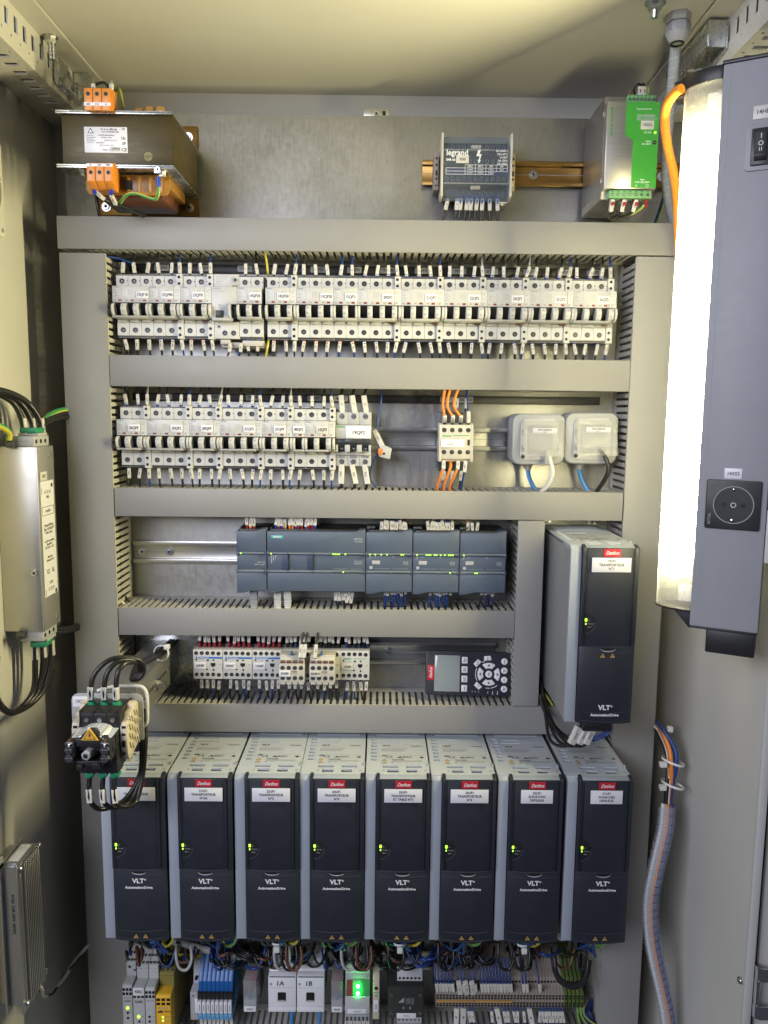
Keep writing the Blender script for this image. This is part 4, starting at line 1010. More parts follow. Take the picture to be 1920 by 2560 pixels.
for k, (u, l, lb) in enumerate(IO):
    m = plc(-18.2+k*69.4, 68.9, lb)
    led_row(m, sorted(set(u+[44, 47, 50, 58.5] if k == 0 else (u+[14, 62] if k == 1 else u+[14+2.9*i for i in range(8)]+[41+2.9*i for i in range(8)]))), 60.3, u)
    led_row(m, sorted(set(l+[14+2.9*i for i in range(8)]+[41+2.9*i for i in range(8)])) if k < 2 else sorted(set(l+[14, 17, 20]+[41+2.9*i for i in range(8)])), 33.5, l)
    part(m, 'window', MB().box(9, 21, -82.05, -82.5, 45, 50.5).box(9, 11.5, -82.5, -83, 45, 50.5), 'grey_light', .2)
    part(m, 'code_square', MB().box(5.5, 10, -82.05, -82.15, 38, 42), 'ink_pale')
    text(m, 'SM 1223', 2.2, 'ink_pale', (63, -82.2, 48.4), align='RIGHT', sx=.75); text(m, 'DC/DC', 2.2, 'ink_pale', (63, -82.2, 45.6), align='RIGHT', sx=.75)
    mb = MB()
    for i in range(16): mb.box(14+2.9*i+(4 if i > 7 else 0), 14.8+2.9*i+(4 if i > 7 else 0), -82.05, -82.12, 38, 39)
    for z in (55.5,): mb.box(13.5, 15, -82.05, -82.12, z, z+1.2).box(40, 42, -82.05, -82.12, z, z+1.2)
    mb.box(6, 6.9, -82.05, -82.12, 53, 57)
    part(m, 'print', mb, 'ink_pale')
    part(m, 'ear', MB().box(1, 13, -60, -72, 96.8, 100), 'drive_black2', .6)
# wires above the controllers
def fan(label, group, x0, x1, n, z0, z1, cols, fers, y=-66, L=14, seedx=3, r=1.2, down=False, sl=.55, w=4.4, yend=-50):
    for k in range(n):
        X = x0+(x1-x0)*(k+.5)/n+random.uniform(-1, 1); dx = random.uniform(-seedx, seedx)
        c = random.choice(cols); f = random.choice(fers) if fers else None
        dz = (z1-z0)
        wire(label, [(X, y, z0), (X+dx*.2, y-1, z0+dz*.3), (X+dx*.8, y, z0+dz*.65), (X+dx*1.3, yend, z1)], r, c, group, ((sl+random.uniform(-.06, .06), mk(), L+random.uniform(-1, 1), w),), (f, True) if f else None, name='control_wire', cat='control wire')
fan('short marked wire plugged into the top of the narrow grey module', 'wires above the narrow grey module', -200, -182, 3, 1303, 1330, ['wire_orange', 'wire_brown', 'wire_white'], ['orange', 'red'], L=13)
fan('marked wire with red or blue ferrule above the wide grey controller', 'wires above the wide grey controller', -156, -92, 13, 1303, 1330, ['wire_blue', 'wire_black', 'wire_brown'], ['red', 'blue', 'red', 'orange'], L=13)
fan('marked wire above the first grey input module', 'wires above the first input module', 2, 44, 9, 1302, 1330, ['wire_black', 'wire_blue', 'wire_brown'], None, L=15, sl=.4)
fan('marked wire above the middle grey module', 'wires above the middle module', 72, 112, 9, 1302, 1330, ['wire_black', 'wire_blue', 'wire_yellow'], None, L=15, sl=.4)
fan('marked wire above the end grey module', 'wires above the end module', 130, 150, 3, 1302, 1330, ['wire_green', 'wire_orange', 'wire_black'], None, L=15, sl=.4)
fan('marked wire below the wide grey controller', 'wires below the wide controller', -66, -36, 6, 1216, 1186, ['wire_blue', 'wire_black'], None, L=17, sl=.45, w=5)
fan('blue wire with marker below the first grey input module', 'wires below the first input module', 8, 44, 7, 1216, 1180, ['wire_blue'], None, L=9, sl=.18, r=1.6)
fan('blue wire with marker below the middle grey module', 'wires below the middle module', 78, 112, 7, 1216, 1180, ['wire_blue', 'wire_blue', 'wire_black'], None, L=9, sl=.18, r=1.6)
fan('dark wire with marker below the end grey module', 'wires below the end module', 154, 176, 4, 1216, 1184, ['wire_black', 'wire_blue'], None, L=9, sl=.18, r=1.6)
def plug(x, label, m):
    q = thing('network_plug', label, 'plug', (x, -66, 1182), 'network plugs under the controller')
    mb = MB().box(-5.5, 5.5, -6, 6, 16, 34)
    part(q, 'plug_body', mb, m, .8)
    mb = MB()
    for k in range(5): mb.box(-5.6+k*.3, 5.6-k*.3, -5+k*.2, 5-k*.2, 12-k*3.2, 14.6-k*3.2)
    mb.box(-3.5, 3.5, -3.5, 3.5, -6, 16)
    part(q, 'strain_relief', mb, m, .5)
    part(q, 'cable', MB().tube([(0, 0, -4), (0, 4, -14), (4, 20, -24)], 3, 8, 4), m, 0, 60)
plug(-187, 'dark grey network plug under the narrow module', 'grey_plastic')
plug(-151, 'white network plug beside another under the wide controller', 'white_plastic')
plug(-136, 'white network plug beside another under the wide controller', 'white_plastic')
wire('white cable crossing the lower left corner by the duct', [P(298, 1498, -55), P(312, 1512, -50), P(325, 1522, -46), P(345, 1532, -40)], 2.4, 'wire_white', None, name='cable', cat='cable')
wire('black cable crossing the lower left corner by the duct', [P(312, 1490, -40), P(325, 1505, -40), P(345, 1518, -36), P(368, 1530, -36)], 2.2, 'wire_black', None, name='cable', cat='cable')

# ================================================================== contactor row
def small_contactor(x, label, stripe, tag, hand=False):
    c = thing('contactor', label, 'contactor', (x, 0, 1073), 'white contactors on the rail')
    part(c, 'base', MB().box(.3, 44.5, -9, -52, -3, 50), 'black_plastic', .8)
    part(c, 'housing', MB().box(.2, 44.7, -52.2, -70, .2, 46), 'white_plastic', .7)
    for k in range(5):
        for z in (40.5, 7.0):
            part(c, 'terminal_screw', cached('kscr', lambda: MB().cyl((0, 0, 0), (0, -.25, 0), 3.0, 14, 0).cyl((.4, -.25, -.4), (.4, -.35, -.4), 1.5, 8, 1).mesh('terminal_screw', ['hole_black', 'dark_screw'])), None, loc=(5+k*8.5, -70, z-(k == 4)*.6+.4))
    if stripe == 'blue_stripe':
        part(c, 'stripe', MB().box(8.5, 44.5, -70.1, -70.3, 32.4, 35), 'blue_stripe')
        text(c, 'Telemecanique', 1.7, 'ink_white', (9.5, -70.4, 33.7), align='LEFT', off=.06)
        part(c, 'brand_mark', MB().cyl((5.5, -70, 34), (5.5, -70.2, 34), 1.4, 10), 'blue_stripe')
    elif stripe == 'green':
        part(c, 'stripe', MB().box(20, 39, -70.1, -70.2, 33.4, 34.2), 'green_ink')
        text(c, 'Schneider', 2.3, 'green_ink', (5, -70.2, 34), align='LEFT', off=.12, sx=.9)
    part(c, 'latch_window', MB().box(27, 34, -70.05, -70.3, 21, 25.5).box(29, 32, -70.05, -70.4, 19.5, 22), 'hole_black')
    part(c, 'slot', MB().box(4, 6.5, -70.05, -70.3, 29.5, 31.8).box(21, 24.2, -70.05, -70.3, 28.6, 31).box(30, 32.4, -70.05, -70.3, 28.8, 31.2).box(19.5, 22.5, -70.05, -70.3, 14.5, 16.4).box(30, 32.4, -70.05, -70.3, 13.2, 16), 'hole_black')
    part(c, 'lamp_dot', MB().cyl((40.5, -70.05, 23.5), (40.5, -70.3, 23.5), 1, 8), 'ink_grey')
    part(c, 'print', MB().box(11, 17, -70.05, -70.12, 28.5, 31), 'print_face')
    if tag:
        tg = part(c, 'tag', MB().box(2.5, 20, -70.2, -71.6, 16.5, 26.5), 'sleeve_white' if hand else 'label_white', .1)
        text(tg, tag, 3.8 if not hand else 3.0, 'ink', (11.2, -71.75, 21.6), sx=.82, shear=.3 if hand else 0)
    return c
def add_on(c, x0, tag, hand):
    a = part(c, 'front_block', MB().box(x0, x0+37, -70.4, -96, 6, 46).box(x0-.5, x0+37.5, -96, -105, 8, 36).prism([(-96, 36), (-103, 36), (-94, 47), (-88, 47)], 'x', x0+.3, x0+36.7), 'white_plastic_warm', .6)
    for k in range(4):
        xx = x0+5+k*9.1
        for z in (30.5, 15):
            part(a, 'terminal_screw', cached('ascr', lambda: MB().cyl((0, 0, 0), (0, -.25, 0), 3.2, 14, 0).cyl((0, -.25, 0), (0, -.7, 0), 2.4, 12, 1).box(-1.8, 1.8, -.7, -.8, -.4, .4, 0).mesh('terminal_screw', ['hole_black', 'screw_steel'])), None, loc=(xx, -105, z))
        part(a, 'orange_slot', MB().box(xx-3.4, xx+3.4, -102.4, -103.8, 37.4, 39.4).box(xx-3.4, xx+3.4, -100.9, -102.2, 39.8, 40.8), 'wire_brown')
        part(a, 'foot', MB().box(xx-3.6, xx+3.6, -97, -104.6, 5, 8), 'white_plastic_warm', .3)
    text(a, 'Schneider', 1.7, 'ink', (x0+18, -105.2, 24.8), align='LEFT', off=.1, sx=.9)
    text(a, 'LA1KN22', 1.5, 'ink_grey', (x0+18, -105.2, 22), align='LEFT')
    tg = part(a, 'tag', MB().box(x0, x0+16.5, -105.2, -106.4, 17.5, 27), 'sleeve_white' if hand else 'label_white', .1)
    text(tg, tag, 3.5, 'ink', (x0+8.2, -106.55, 22.2), sx=.82, shear=.3 if hand else 0)
    part(a, 'blue_latch', MB().box(x0+16, x0+18.5, -90, -98, 47.5, 52), 'blue_plastic', .3)
for k, tg in enumerate(('26KM7', '30KM7', '31KM7')): small_contactor(-280.2+k*45, 'white contactor with blue stripe tagged %s' % tg, 'blue_stripe', tg)
k1 = small_contactor(-145.2, 'white contactor with front block tagged 55KM9', None, None)
add_on(k1, .5, '55KM9', False)
k2 = small_contactor(-100.8, 'white contactor with front block and hand-written cream tag', None, None)
add_on(k2, 1.0, '56KM10', True)
small_contactor(-56.4, 'white contactor with green brand line at the contactor row end', 'green', '55KM8', True)
for k, nm in enumerate(('26KM7', '30KM7', '31KM7', '55KM9', 'cream-tagged', 'green-lined')):
    x0 = -279+k*45
    fan('marked wire above the %s contactor' % nm, 'wires above the %s contactor' % nm, x0+3, x0+42, 5 if k < 3 else 6, 1120, 1148, ['wire_black', 'wire_black', 'wire_blue'], ['red'] if k < 3 else None, y=-56, L=15, sl=.6, w=4.6, r=1.4)
    fan('marked wire below the %s contactor' % nm, 'wires below the %s contactor' % nm, x0+4, x0+42, 4, 1072, 1032, ['wire_black', 'wire_black', 'wire_blue'], None, y=-58, L=15, sl=.32, w=4.8, r=1.5)
for q, xx in enumerate((-114, -108, -92)):
    wire('black wire with upright white marker on a contactor front block', [(xx, -94, 1112), (xx, -100, 1122), (xx+1, -96, 1134), (xx+3, -80, 1150)], 1.5, 'wire_black', 'markers on the contactor front blocks', ((.5, '155%d' % q, 20, 5.4),))

# ---------------------------------------------------------------- keypad lying on the duct
kp = thing('keypad_panel', 'black drive keypad with screen lying sideways on the duct', 'keypad', (75, -44, 1045.2))
kp.rotation_euler = (radians(-12), radians(1.2), 0)
part(kp, 'case', MB().prism(rrect(0, 130, 0, 66, 3), 'y', 0, -16), 'black_plastic', 1)
part(kp, 'face', MB().prism(rrect(-.6, 130.6, -.6, 66.6, 3.5), 'y', -16, -18.5), 'drive_black', .8)
part(kp, 'screen', MB().box(14, 51, -18.55, -19.2, 6, 59), 'lcd', .4)
part(kp, 'screen_rim', MB().box(13, 52, -18.52, -18.9, 5, 60), 'grey_plastic', .2)
bdg = part(kp, 'badge', MB().box(2.5, 12.5, -18.55, -18.9, 21.5, 44.5), 'red_badge', .1)
text(bdg, 'Danfoss', 4.6, 'ink_white', (7.5, -19.05, 33), rot=Matrix(((0, -1, 0), (0, 0, -1), (1, 0, 0))).to_euler(), shear=.35, sx=.8, off=.08)
VERT = Matrix(((0, -1, 0), (0, 0, -1), (1, 0, 0))).to_euler()
for k, s in enumerate(('Status', 'Quick\nMenu', 'Main\nMenu', 'Alarm\nLog')):
    o = part(kp, 'key', MB().box(55, 64, -18.55, -19.8, 5.5+k*14.3, 15.5+k*14.3), 'label_white', .6)
    text(o, s, 1.8, 'ink', (59.5, -19.95, 10.5+k*14.3), rot=VERT)
cx, cz = 97, 33
for a in (0, 90, 180, 270):
    poly = []
    for k in range(9):
        q = radians(a-36+9*k); poly.append((cx+17.5*cos(q), cz+17.5*sin(q)))
    for k in range(9):
        q = radians(a+30-7.5*k); poly.append((cx+9*cos(q), cz+9*sin(q)))
    o = part(kp, 'arrow_key', MB().prism(poly, 'y', -18.55, -20), 'label_white', .5)
    c0, s0 = cos(radians(a)), sin(radians(a))
    tri = [(cx+13.2*c0+u*c0-v*s0, cz+13.2*s0+u*s0+v*c0) for u, v in ((2.2, 0), (-1, 2.2), (-1, -2.2))]
    part(o, 'arrow', MB().prism(tri, 'y', -20.1, -20.15), 'ink')
o = part(kp, 'ok_key', MB().cyl((cx, -18.55, cz), (cx, -20, cz), 5.4, 20), 'label_white', .5)
text(o, 'OK', 2.6, 'ink', (cx, -20.15, cz), rot=VERT)
for a, s in ((95, 'Back'), (137, 'Cancel'), (228, 'Info')):
    c0, s0 = cos(radians(a)), sin(radians(a)); X, Z = cx+24*c0, cz+24*s0
    u = (-s0, c0)
    poly = [(X+u[0]*p_+c0*q_, Z+u[1]*p_+s0*q_) for p_, q_ in ((-6, -3), (6, -3), (5, 4), (-5, 4))]
    o = part(kp, 'key', MB().prism(poly, 'y', -18.55, -19.8), 'label_white', .6)
    text(o, s, 1.7, 'ink', (X, -19.95, Z), rot=VERT)
mb = MB()
def arc(a0, a1, r):
    n = 8
    for k in range(n):
        q0, q1 = radians(a0+(a1-a0)*k/n), radians(a0+(a1-a0)*(k+1)/n)
        mb.prism([(cx+r*cos(q0), cz+r*sin(q0)), (cx+r*cos(q1), cz+r*sin(q1)), (cx+(r+.9)*cos(q1), cz+(r+.9)*sin(q1)), (cx+(r+.9)*cos(q0), cz+(r+.9)*sin(q0))], 'y', -18.6, -18.7)
arc(155, 210, 20); arc(108, 120, 20); arc(258, 275, 21); arc(280, 310, 21)
part(kp, 'ring_line', mb, 'ink_white')
for k, s in enumerate(('Reset', 'Auto\nOn', 'Off', 'Hand\nOn')):
    o = part(kp, 'round_key', MB().cyl((121, -18.55, 53-k*14), (121, -20, 53-k*14), 5, 20), 'label_white', .5)
    text(o, s, 1.8, 'ink', (121, -20.15, 53-k*14), rot=VERT)
for k, s in enumerate(('On', 'Warn.', 'Alarm')):
    text(kp, s, 1.7, 'ink_white', (96+k*7.5, -18.7, 5), rot=VERT)
    part(kp, 'status_lamp', MB().cyl((72+k*5, -18.5, 6), (72+k*5, -18.8, 6), 1, 8), 'grey_plastic')
wire('green yellow earth wire emerging behind the upright duct', [P(1348, 1718, -50), P(1362, 1735, -70), P(1378, 1758, -76), P(1392, 1785, -70)], 2.2, 'wire_pe', None, name='earth_wire')
# ================================================================== frequency drives
DH = 244.0
def drive(x, z, lines, label, flip=False):
    d = thing('frequency_drive', label, 'drive', (x, 0, z), 'black and grey frequency drives')
    part(d, 'body', cached('dv_body', lambda: MB().box(.5, 89.5, -2, -192, 1, 238).mesh('body', 'drive_side', .6)), None)
    def top():
        h = [(30, 46, -187, -178), (57, 72, -187, -178), (24, 46, -172.5, -166), (57, 79, -172.5, -166), (21, 49, -80, -76.5), (18, 49, -90.5, -86.5)]
        h += [(7, 15.5, -150+i*11.6, -143.5+i*11.6) for i in range(7)]
        h += [(12, 80, -64+i*9, -59+i*9) for i in range(6)]
        return MB().sheet(.6, 89.4, -194, -3, h, lambda u, v, w: (u, v, 241.4+w), 2.4).mesh('top_cover', 'drive_top')
    part(d, 'top_cover', cached('dv_top', top), None)
    part(d, 'top_label', cached('dv_tl', lambda: MB().box(19, 86, -159, -94, 243.9, 244.1).mesh('top_label', 'foil_label')), None)
    def marks():
        mb = MB()
        for k in range(5): mb.box(22, 62-(k*13 % 9), -111-k*2.3, -110-k*2.3, 244.15, 244.2, 1)
        mb.box(22, 60, -105.5, -105, 244.15, 244.2, 1); mb.box(24, 84, -133, -132.6, 244.15, 244.2, 1)
        for k in range(2): mb.box(38, 80, -152-k*2.6, -150.8-k*2.6, 244.15, 244.2, 1)
        mb.box(36, 40, -159+1, -157+1.5, 244.15, 244.2, 1).box(44, 50, -158, -156.8, 244.15, 244.2, 1)
        mb.prism([(44, -142), (54, -142), (49, -137)], 'z', 244.15, 244.2)
        mb.prism([(77, -141), (82, -143), (84, -139), (80, -137)], 'z', 244.15, 244.2)
        mb.prism([(22, -137), (31, -137), (29, -133.6), (24, -134)], 'z', 244.15, 244.2)
        return mb.mesh('print', ['ink', 'ink_grey'])
    part(d, 'print', cached('dv_mk', marks), None)
    for s, h, px, py, k in (('VLT', 4.2, 24, -101, dict(align='LEFT', off=.3, sx=1.2)), ('Danfoss', 3.6, 74, -101.5, dict(shear=.35)), ('CE', 5.2, 33.5, -139.5, dict(sp=1.25)), ('EAC', 5.2, 60, -139.5, {}), ('DANGER', 2.6, 46, -148.3, dict(off=.15, sx=1.2))):
        text(d, s, h, 'ink', (px, py, 244.25), rot=(0, 0, 0), **k)
    for py in (-148.5, -156.5):
        part(d, 'warning_mark', cached('dv_wt', lambda: MB().prism([(-3.8, -2.8), (3.8, -2.8), (0, 3.4)], 'z', 0, .1, 1).prism([(-2.5, -2.1), (2.5, -2.1), (0, 2.1)], 'z', .1, .16, 0).mesh('warning_mark', ['warn_yellow', 'ink'])), None, loc=(26, py, 244.15))
    for px in (25, 84): part(d, 'screw_dimple', cached('dv_sd', lambda: MB().cyl((0, 0, 0), (0, 0, .15), 2.2, 12).mesh('screw_dimple', 'grey_plastic')), None, loc=(px, -182, 243.85))
    part(d, 'side_strip', cached('dv_strip', lambda: MB().prism([(0, -192.2), (14.4, -192.2), (14.4, -200), (0, -200)], 'z', 0, 238).prism([(-192.2, 238.1), (-200, 238.1), (-192.2, 244)], 'x', 0, 14.4).box(0, 14.4, -150, -192, 236, 243.7).mesh('side_strip', 'drive_grey', .8)), None)
    part(d, 'clip_block', cached('dv_clip', lambda: MB().box(87, 90.4, -160, -168, 232, 246).mesh('clip_block', 'grey_plastic', .6)), None)
    def bulge(z0, z1, x0=15, x1=90, y0=-194, ye=-203.5, yb=-208):
        prof = [(x0, y0), (x1, y0)]
        n = 10
        prof += [(x1-(x1-x0)*k/n, ye-(yb-ye)*-1*(1-(2*k/n-1)**2)) for k in range(n+1)]
        return MB().prism(prof, 'z', z0, z1)
    part(d, 'upper_cover', cached('dv_uc', lambda: bulge(108.4, 242).mesh('upper_cover', 'drive_black', .7)), None)
    def lowc():
        mb = bulge(.5, 107.6)
        return mb.mesh('lower_cover', 'drive_black', .9)
    part(d, 'lower_cover', cached('dv_lc', lowc), None)
    part(d, 'cover_post', cached('dv_post', lambda: MB().prism([(-194, 108.5), (-205.5, 108.5), (-205.5, 242.5), (-193, 246)], 'x', 15, 19.6).prism([(-194, 108.5), (-205.5, 108.5), (-205.5, 242.5), (-193, 246)], 'x', 84.4, 89.6).mesh('cover_post', 'drive_black', .6)), None)
    part(d, 'top_chamfer', cached('dv_cham', lambda: MB().prism([(-194, 242.1), (-204, 242.1), (-205, 242.6), (-194.4, 244.4)], 'x', 19.8, 84.2).mesh('top_chamfer', 'drive_grey', .4)), None)
    def grooves():
        mb = MB().box(20.2, 20.7, -206.4, -207.2, 109, 241).box(82.2, 82.7, -206.2, -207.0, 109, 241)
        return mb.mesh('groove', 'hole_black')
    part(d, 'groove', cached('dv_gr', grooves), None)
    def ridges():
        mb = MB()
        for zz, x0, x1, sag in ((99.2, 19, 86, 0), (15.5, 21, 84, 1.2), (3, 19, 86, 1.6), (107.7, 17, 88, 0)):
            n = 8
            for k in range(n):
                a0, a1 = x0+(x1-x0)*k/n, x0+(x1-x0)*(k+1)/n
                f = lambda a: -203.4-4.6*(1-((a-52.5)/37.5)**2)
                g = lambda a: zz+sag*(((a-52.5)/37.5)**2)
                mb.add([(a0, f(a0)-.5, g(a0)), (a1, f(a1)-.5, g(a1)), (a1, f(a1)-.5, g(a1)+.7), (a0, f(a0)-.5, g(a0)+.7), (a0, f(a0)+.6, g(a0)-.4), (a1, f(a1)+.6, g(a1)-.4), (a1, f(a1)+.6, g(a1)+1.1), (a0, f(a0)+.6, g(a0)+1.1)], [(0, 1, 2, 3), (0, 4, 5, 1), (3, 2, 6, 7)])
        return mb.mesh('ridge', 'drive_black2')
    part(d, 'ridge', cached('dv_rd', ridges), None)
    def thumb():
        mb = MB()
        pts = [(52.5+10.5*cos(radians(180+18*k)), 106.4+3.6*sin(radians(180+18*k))) for k in range(11)]
        mb.prism(pts, 'y', -205, -208.3)
        ot = [(52.5+10.5*cos(radians(180+18*k)), 106.4+4.8*sin(radians(180+18*k))) for k in range(11)]
        for k in range(10): mb.prism([pts[k], pts[k+1], ot[k+1], ot[k]], 'y', -205, -208.9, 1)
        return mb.mesh('thumb_notch', ['hole_black', 'drive_grey'])
    part(d, 'thumb_notch', cached('dv_th', thumb), None)
    def disc():
        pts = [(20.8+15*sin(radians(a)), 140+15*cos(radians(a))) for a in range(0, 181, 12)]
        mb = MB().prism(pts, 'y', -204, -207.0)
        pts2 = [(20.8+15*sin(radians(a)), 140+15*cos(radians(a))) for a in range(84, 181, 12)]
        pin = [(20.8+12.6*sin(radians(a)), 140+13.2*cos(radians(a))) for a in range(84, 181, 12)]
        for k in range(len(pts2)-1): mb.prism([pts2[k], pts2[k+1], pin[k+1], pin[k]], 'y', -204, -207.4, 1)
        return mb.mesh('status_recess', ['black_plastic', 'drive_black2'])
    o = part(d, 'status_recess', cached('dv_disc', disc), None)
    part(o, 'status_led', cached('dv_led', lambda: MB().box(20.2, 23.2, -207, -207.8, 143, 147.4).mesh('status_led', 'led_green', .5)), None)
    part(o, 'status_led', cached('dv_led2', lambda: MB().box(20.8, 22.4, -207, -207.8, 138.6, 141).mesh('status_led', 'led_green', .3)), None)
    for s, zz in (('On', 144.8), ('Warning', 140), ('Alarm', 135.6)): text(o, s, 1.9, 'ink_grey', (24.2, -207.5, zz), align='LEFT', sx=.8)
    bd = part(d, 'badge', cached('dv_bd', lambda: MB().prism(rrect(41, 63.6, 231.4, 241.4, .8), 'y', -206, -208.9).mesh('badge', 'red_badge')), None)
    text(bd, 'Danfoss', 5.0, 'ink_white', (52.3, -209.1, 236.3), shear=.4, sx=.78, off=.12)
    W = 26 if 'ELEV' not in lines[1] and 'FOUR' not in lines[1] else 22
    tg = part(d, 'tag', MB().box(52-W, 52+W, -208.2, -209, 210.5, 229.8), 'label_white', .15)
    for k, s in enumerate(lines): text(tg, s, 3.5, 'ink', (52, -209.2, 225.4-k*5.2), sx=.88, sp=1.06, off=.14)
    vz, az, wz = (23.7, 13.5, 96.6) if flip else (92.4, 82.8, 9.3)
    text(d, 'VLT', 6.8, 'ink_white', (51.2, -208.9, vz), off=.35); text(d, '®', 2.6, 'ink_white', (61.0, -208.9, vz+2))
    text(d, 'AutomationDrive', 3.7, 'ink_white', (52, -208.9, az), off=.2, sp=1.02, sx=1.02)
    for dx in (-6.6, 6.6):
        part(d, 'warning_mark', cached('dv_wm', lambda: MB().prism([(-3.6, -2.8), (3.6, -2.8), (0, 3.4)], 'y', 0, -.2).prism([(-.35, -1), (.35, -1), (.5, 1.2), (-.5, 1.2)], 'y', -.2, -.3, 1).box(-.35, .35, -.2, -.3, -2.2, -1.5, 1).mesh('warning_mark', ['warn_dull', 'ink'])), None, loc=(52.5+dx, -208.5, wz))
    # lugs at the back
    part(d, 'lug', cached('dv_lug', lambda: MB().box(4, 16, -1, -3, 244, 254).box(74, 86, -1, -3, 244, 254).mesh('lug', 'zinc')), None)
    for px in (10, 80): screw(d, (px, -3, 249), 4)
    return d
XS = [-380.2, -288.0, -195.6, -105.8, -14.5, 76.6, 169.2, 265.0]
TG = [('20UF1', 'TRANSPORTEUR', 'N°2'), ('21UF1', 'TRANSPORTEUR', 'N°2A'), ('22UF1', 'TRANSPORTEUR', 'N°3'), ('24UF1', 'TRANSPORTEUR', 'N°4'), ('25UF1', 'TRANSPORTEUR', 'ET TABLE N°5'), ('26UF1', 'TRANSPORTEUR', 'N°6'), ('30UF1', 'ELEVATION', 'DEPILEUR'), ('31UF1', 'FOURCHES', 'DEPILEUR')]
for x, tg in zip(XS, TG):
    drive(x, 738, tg, 'black drive tagged %s %s %s in the lower row' % tg)
drive(256.5, 1062.5, ('19UF1', 'TRANSPORTEUR', 'N°1'), 'single black drive tagged 19UF1 TRANSPORTEUR N°1 beside the upright duct', True)
# plugs and wires hanging from the single drive
q = thing('plug_block', 'black plug block under the 19UF1 drive', 'plug', (300, -196, 1062))
part(q, 'block', MB().box(-18, 22, -6, 14, -12, -.2), 'black_plastic', .8)
for k in range(5): part(q, 'port', MB().box(-14+k*7, -9+k*7, -6.3, -6, -9, -4), 'hole_black')
for k, (dx, s) in enumerate(((-14, '1910'), (-3, '1911'), (6, '7922'))):
    wire('black wire with large tilted white sleeve under the 19UF1 drive', [(294+dx, -188, 1052), (288+dx, -192, 1040), (280+dx, -190, 1024), (262+dx, -160, 1018), (250, -110, 1040), (246, -90, 1060)], 2.4, 'wire_black', 'tilted sleeves under the single drive', ((.2, s, 26, 9),))
for k in range(4):
    wire('thin dark blue wire bunched under the 19UF1 drive', [(318-k*3, -186, 1052), (322-k*3, -192, 1044), (312-k*5, -190, 1036), (300-k*3, -186, 1030), (308+k, -170, 1040)], 1.5, 'wire_blue', 'blue wires under the single drive')
for k in range(3):
    wire('black cable passing behind the 19UF1 drive', [(251, -30-k*14, 1075), (254, -60-k*14, 1050), (262, -110-k*8, 1024), (276, -150, 1016)], 2.6, 'wire_black', 'black cables behind the single drive', name='cable', cat='cable')

# ================================================================== main isolator on its bracket
br = thing('isolator_bracket', 'galvanised steel bracket arm carrying the main isolator', 'bracket', (-365, 0, 1060))
part(br, 'foot', MB().box(-22, 85, -.5, -3, -30, 100), 'zinc', .6)
for px, pz in ((76, -8), (76, 92), (-14, 92)): screw(br, (px, -3, pz), 5)
mb = MB().box(0, 45, -3.2, -231, 50.6, 53)
sl = [(60, 118, 22, 29), (138, 206, 22, 29)]
mb.sheet(3.2, 231, 0, 50.4, sl, lambda u, v, w: (42.6+w, -u, v), 2.4)
mb.box(0, 42.4, -3.2, -231, 0, 2.2)
part(br, 'arm', mb, 'galvanised')
part(br, 'arm_slider', MB().box(4, 42, -60, -229, 4, 48), 'zinc', 1)
bo = part(br, 'bolt', MB().cyl((45, -128, 25.5), (47, -128, 25.5), 9, 18).cyl((47, -128, 25.5), (54, -128, 25.5), 6, 6).cyl((54, -128, 25.5), (58, -128, 25.5), 4, 10), 'screw_steel', 0, 40)
# front plate with rounded corner and pale edge trim
pp = rrect(-36, 58, -30, 50, 10)
part(br, 'front_plate', MB().prism(pp, 'y', -231.2, -233.6), 'grey_plastic', .6)
tr = [(x_, -226, z_) for x_, z_ in ((-4, 51), (18, 57), (48, 58), (57, 55), (61, 45), (61, 22), (60, 8), (55, 2))]
part(br, 'edge_trim', MB().tube(tr, 2.4, 8, 5), 'rubber_trim', 0, 60)
tg = part(br, 'tag', MB().box(-34, -12, -233.8, -234.4, 32, 46), 'label_white', .1)
text(tg, '13QS10', 4.2, 'ink', (-22, -234.6, 39.5), sx=.9)

iso = thing('main_isolator', 'black main isolator switch with yellow warning triangle and shaft socket', 'isolator switch', (-346, -234, 1052))
# local x: body -26..27
UX = dict(sx=.86, ox=0, sz=.62, oz=16.3)
FX = dict(sx=.782, ox=.6, sz=.56, oz=21.4, oy=16)
part(iso, 'rear_body', MB().box(-23, 23, -.5, -34, -22, 52), 'black_plastic', 1)
part(iso, 'upper_terminals', MB().box(-29, 28, -34, -50, 24, 56).prism([(-34, 56), (-50, 56), (-34, 64)], 'x', -29, 28).xf(**UX), 'black_plastic', 1.0)
for k in range(4): part(iso, 'divider', MB().box(-29.4+k*19, -27.6+k*19, -2, -51, 30, 62).xf(**UX), 'black_plastic', .5)
for k in range(3):
    part(iso, 'terminal_screw', MB().cyl((-16.4+k*16.3, -50, 43), (-16.4+k*16.3, -50.4, 43), 4.2, 16, 1).cyl((-16.4+k*16.3, -50.4, 43), (-16.4+k*16.3, -51.6, 43), 3.0, 14), ['screw_steel', 'hole_black'], 0, 40)
part(iso, 'mid_body', MB().box(-26, 24, -34, -62, -20, 30), 'black_plastic', 1.5)
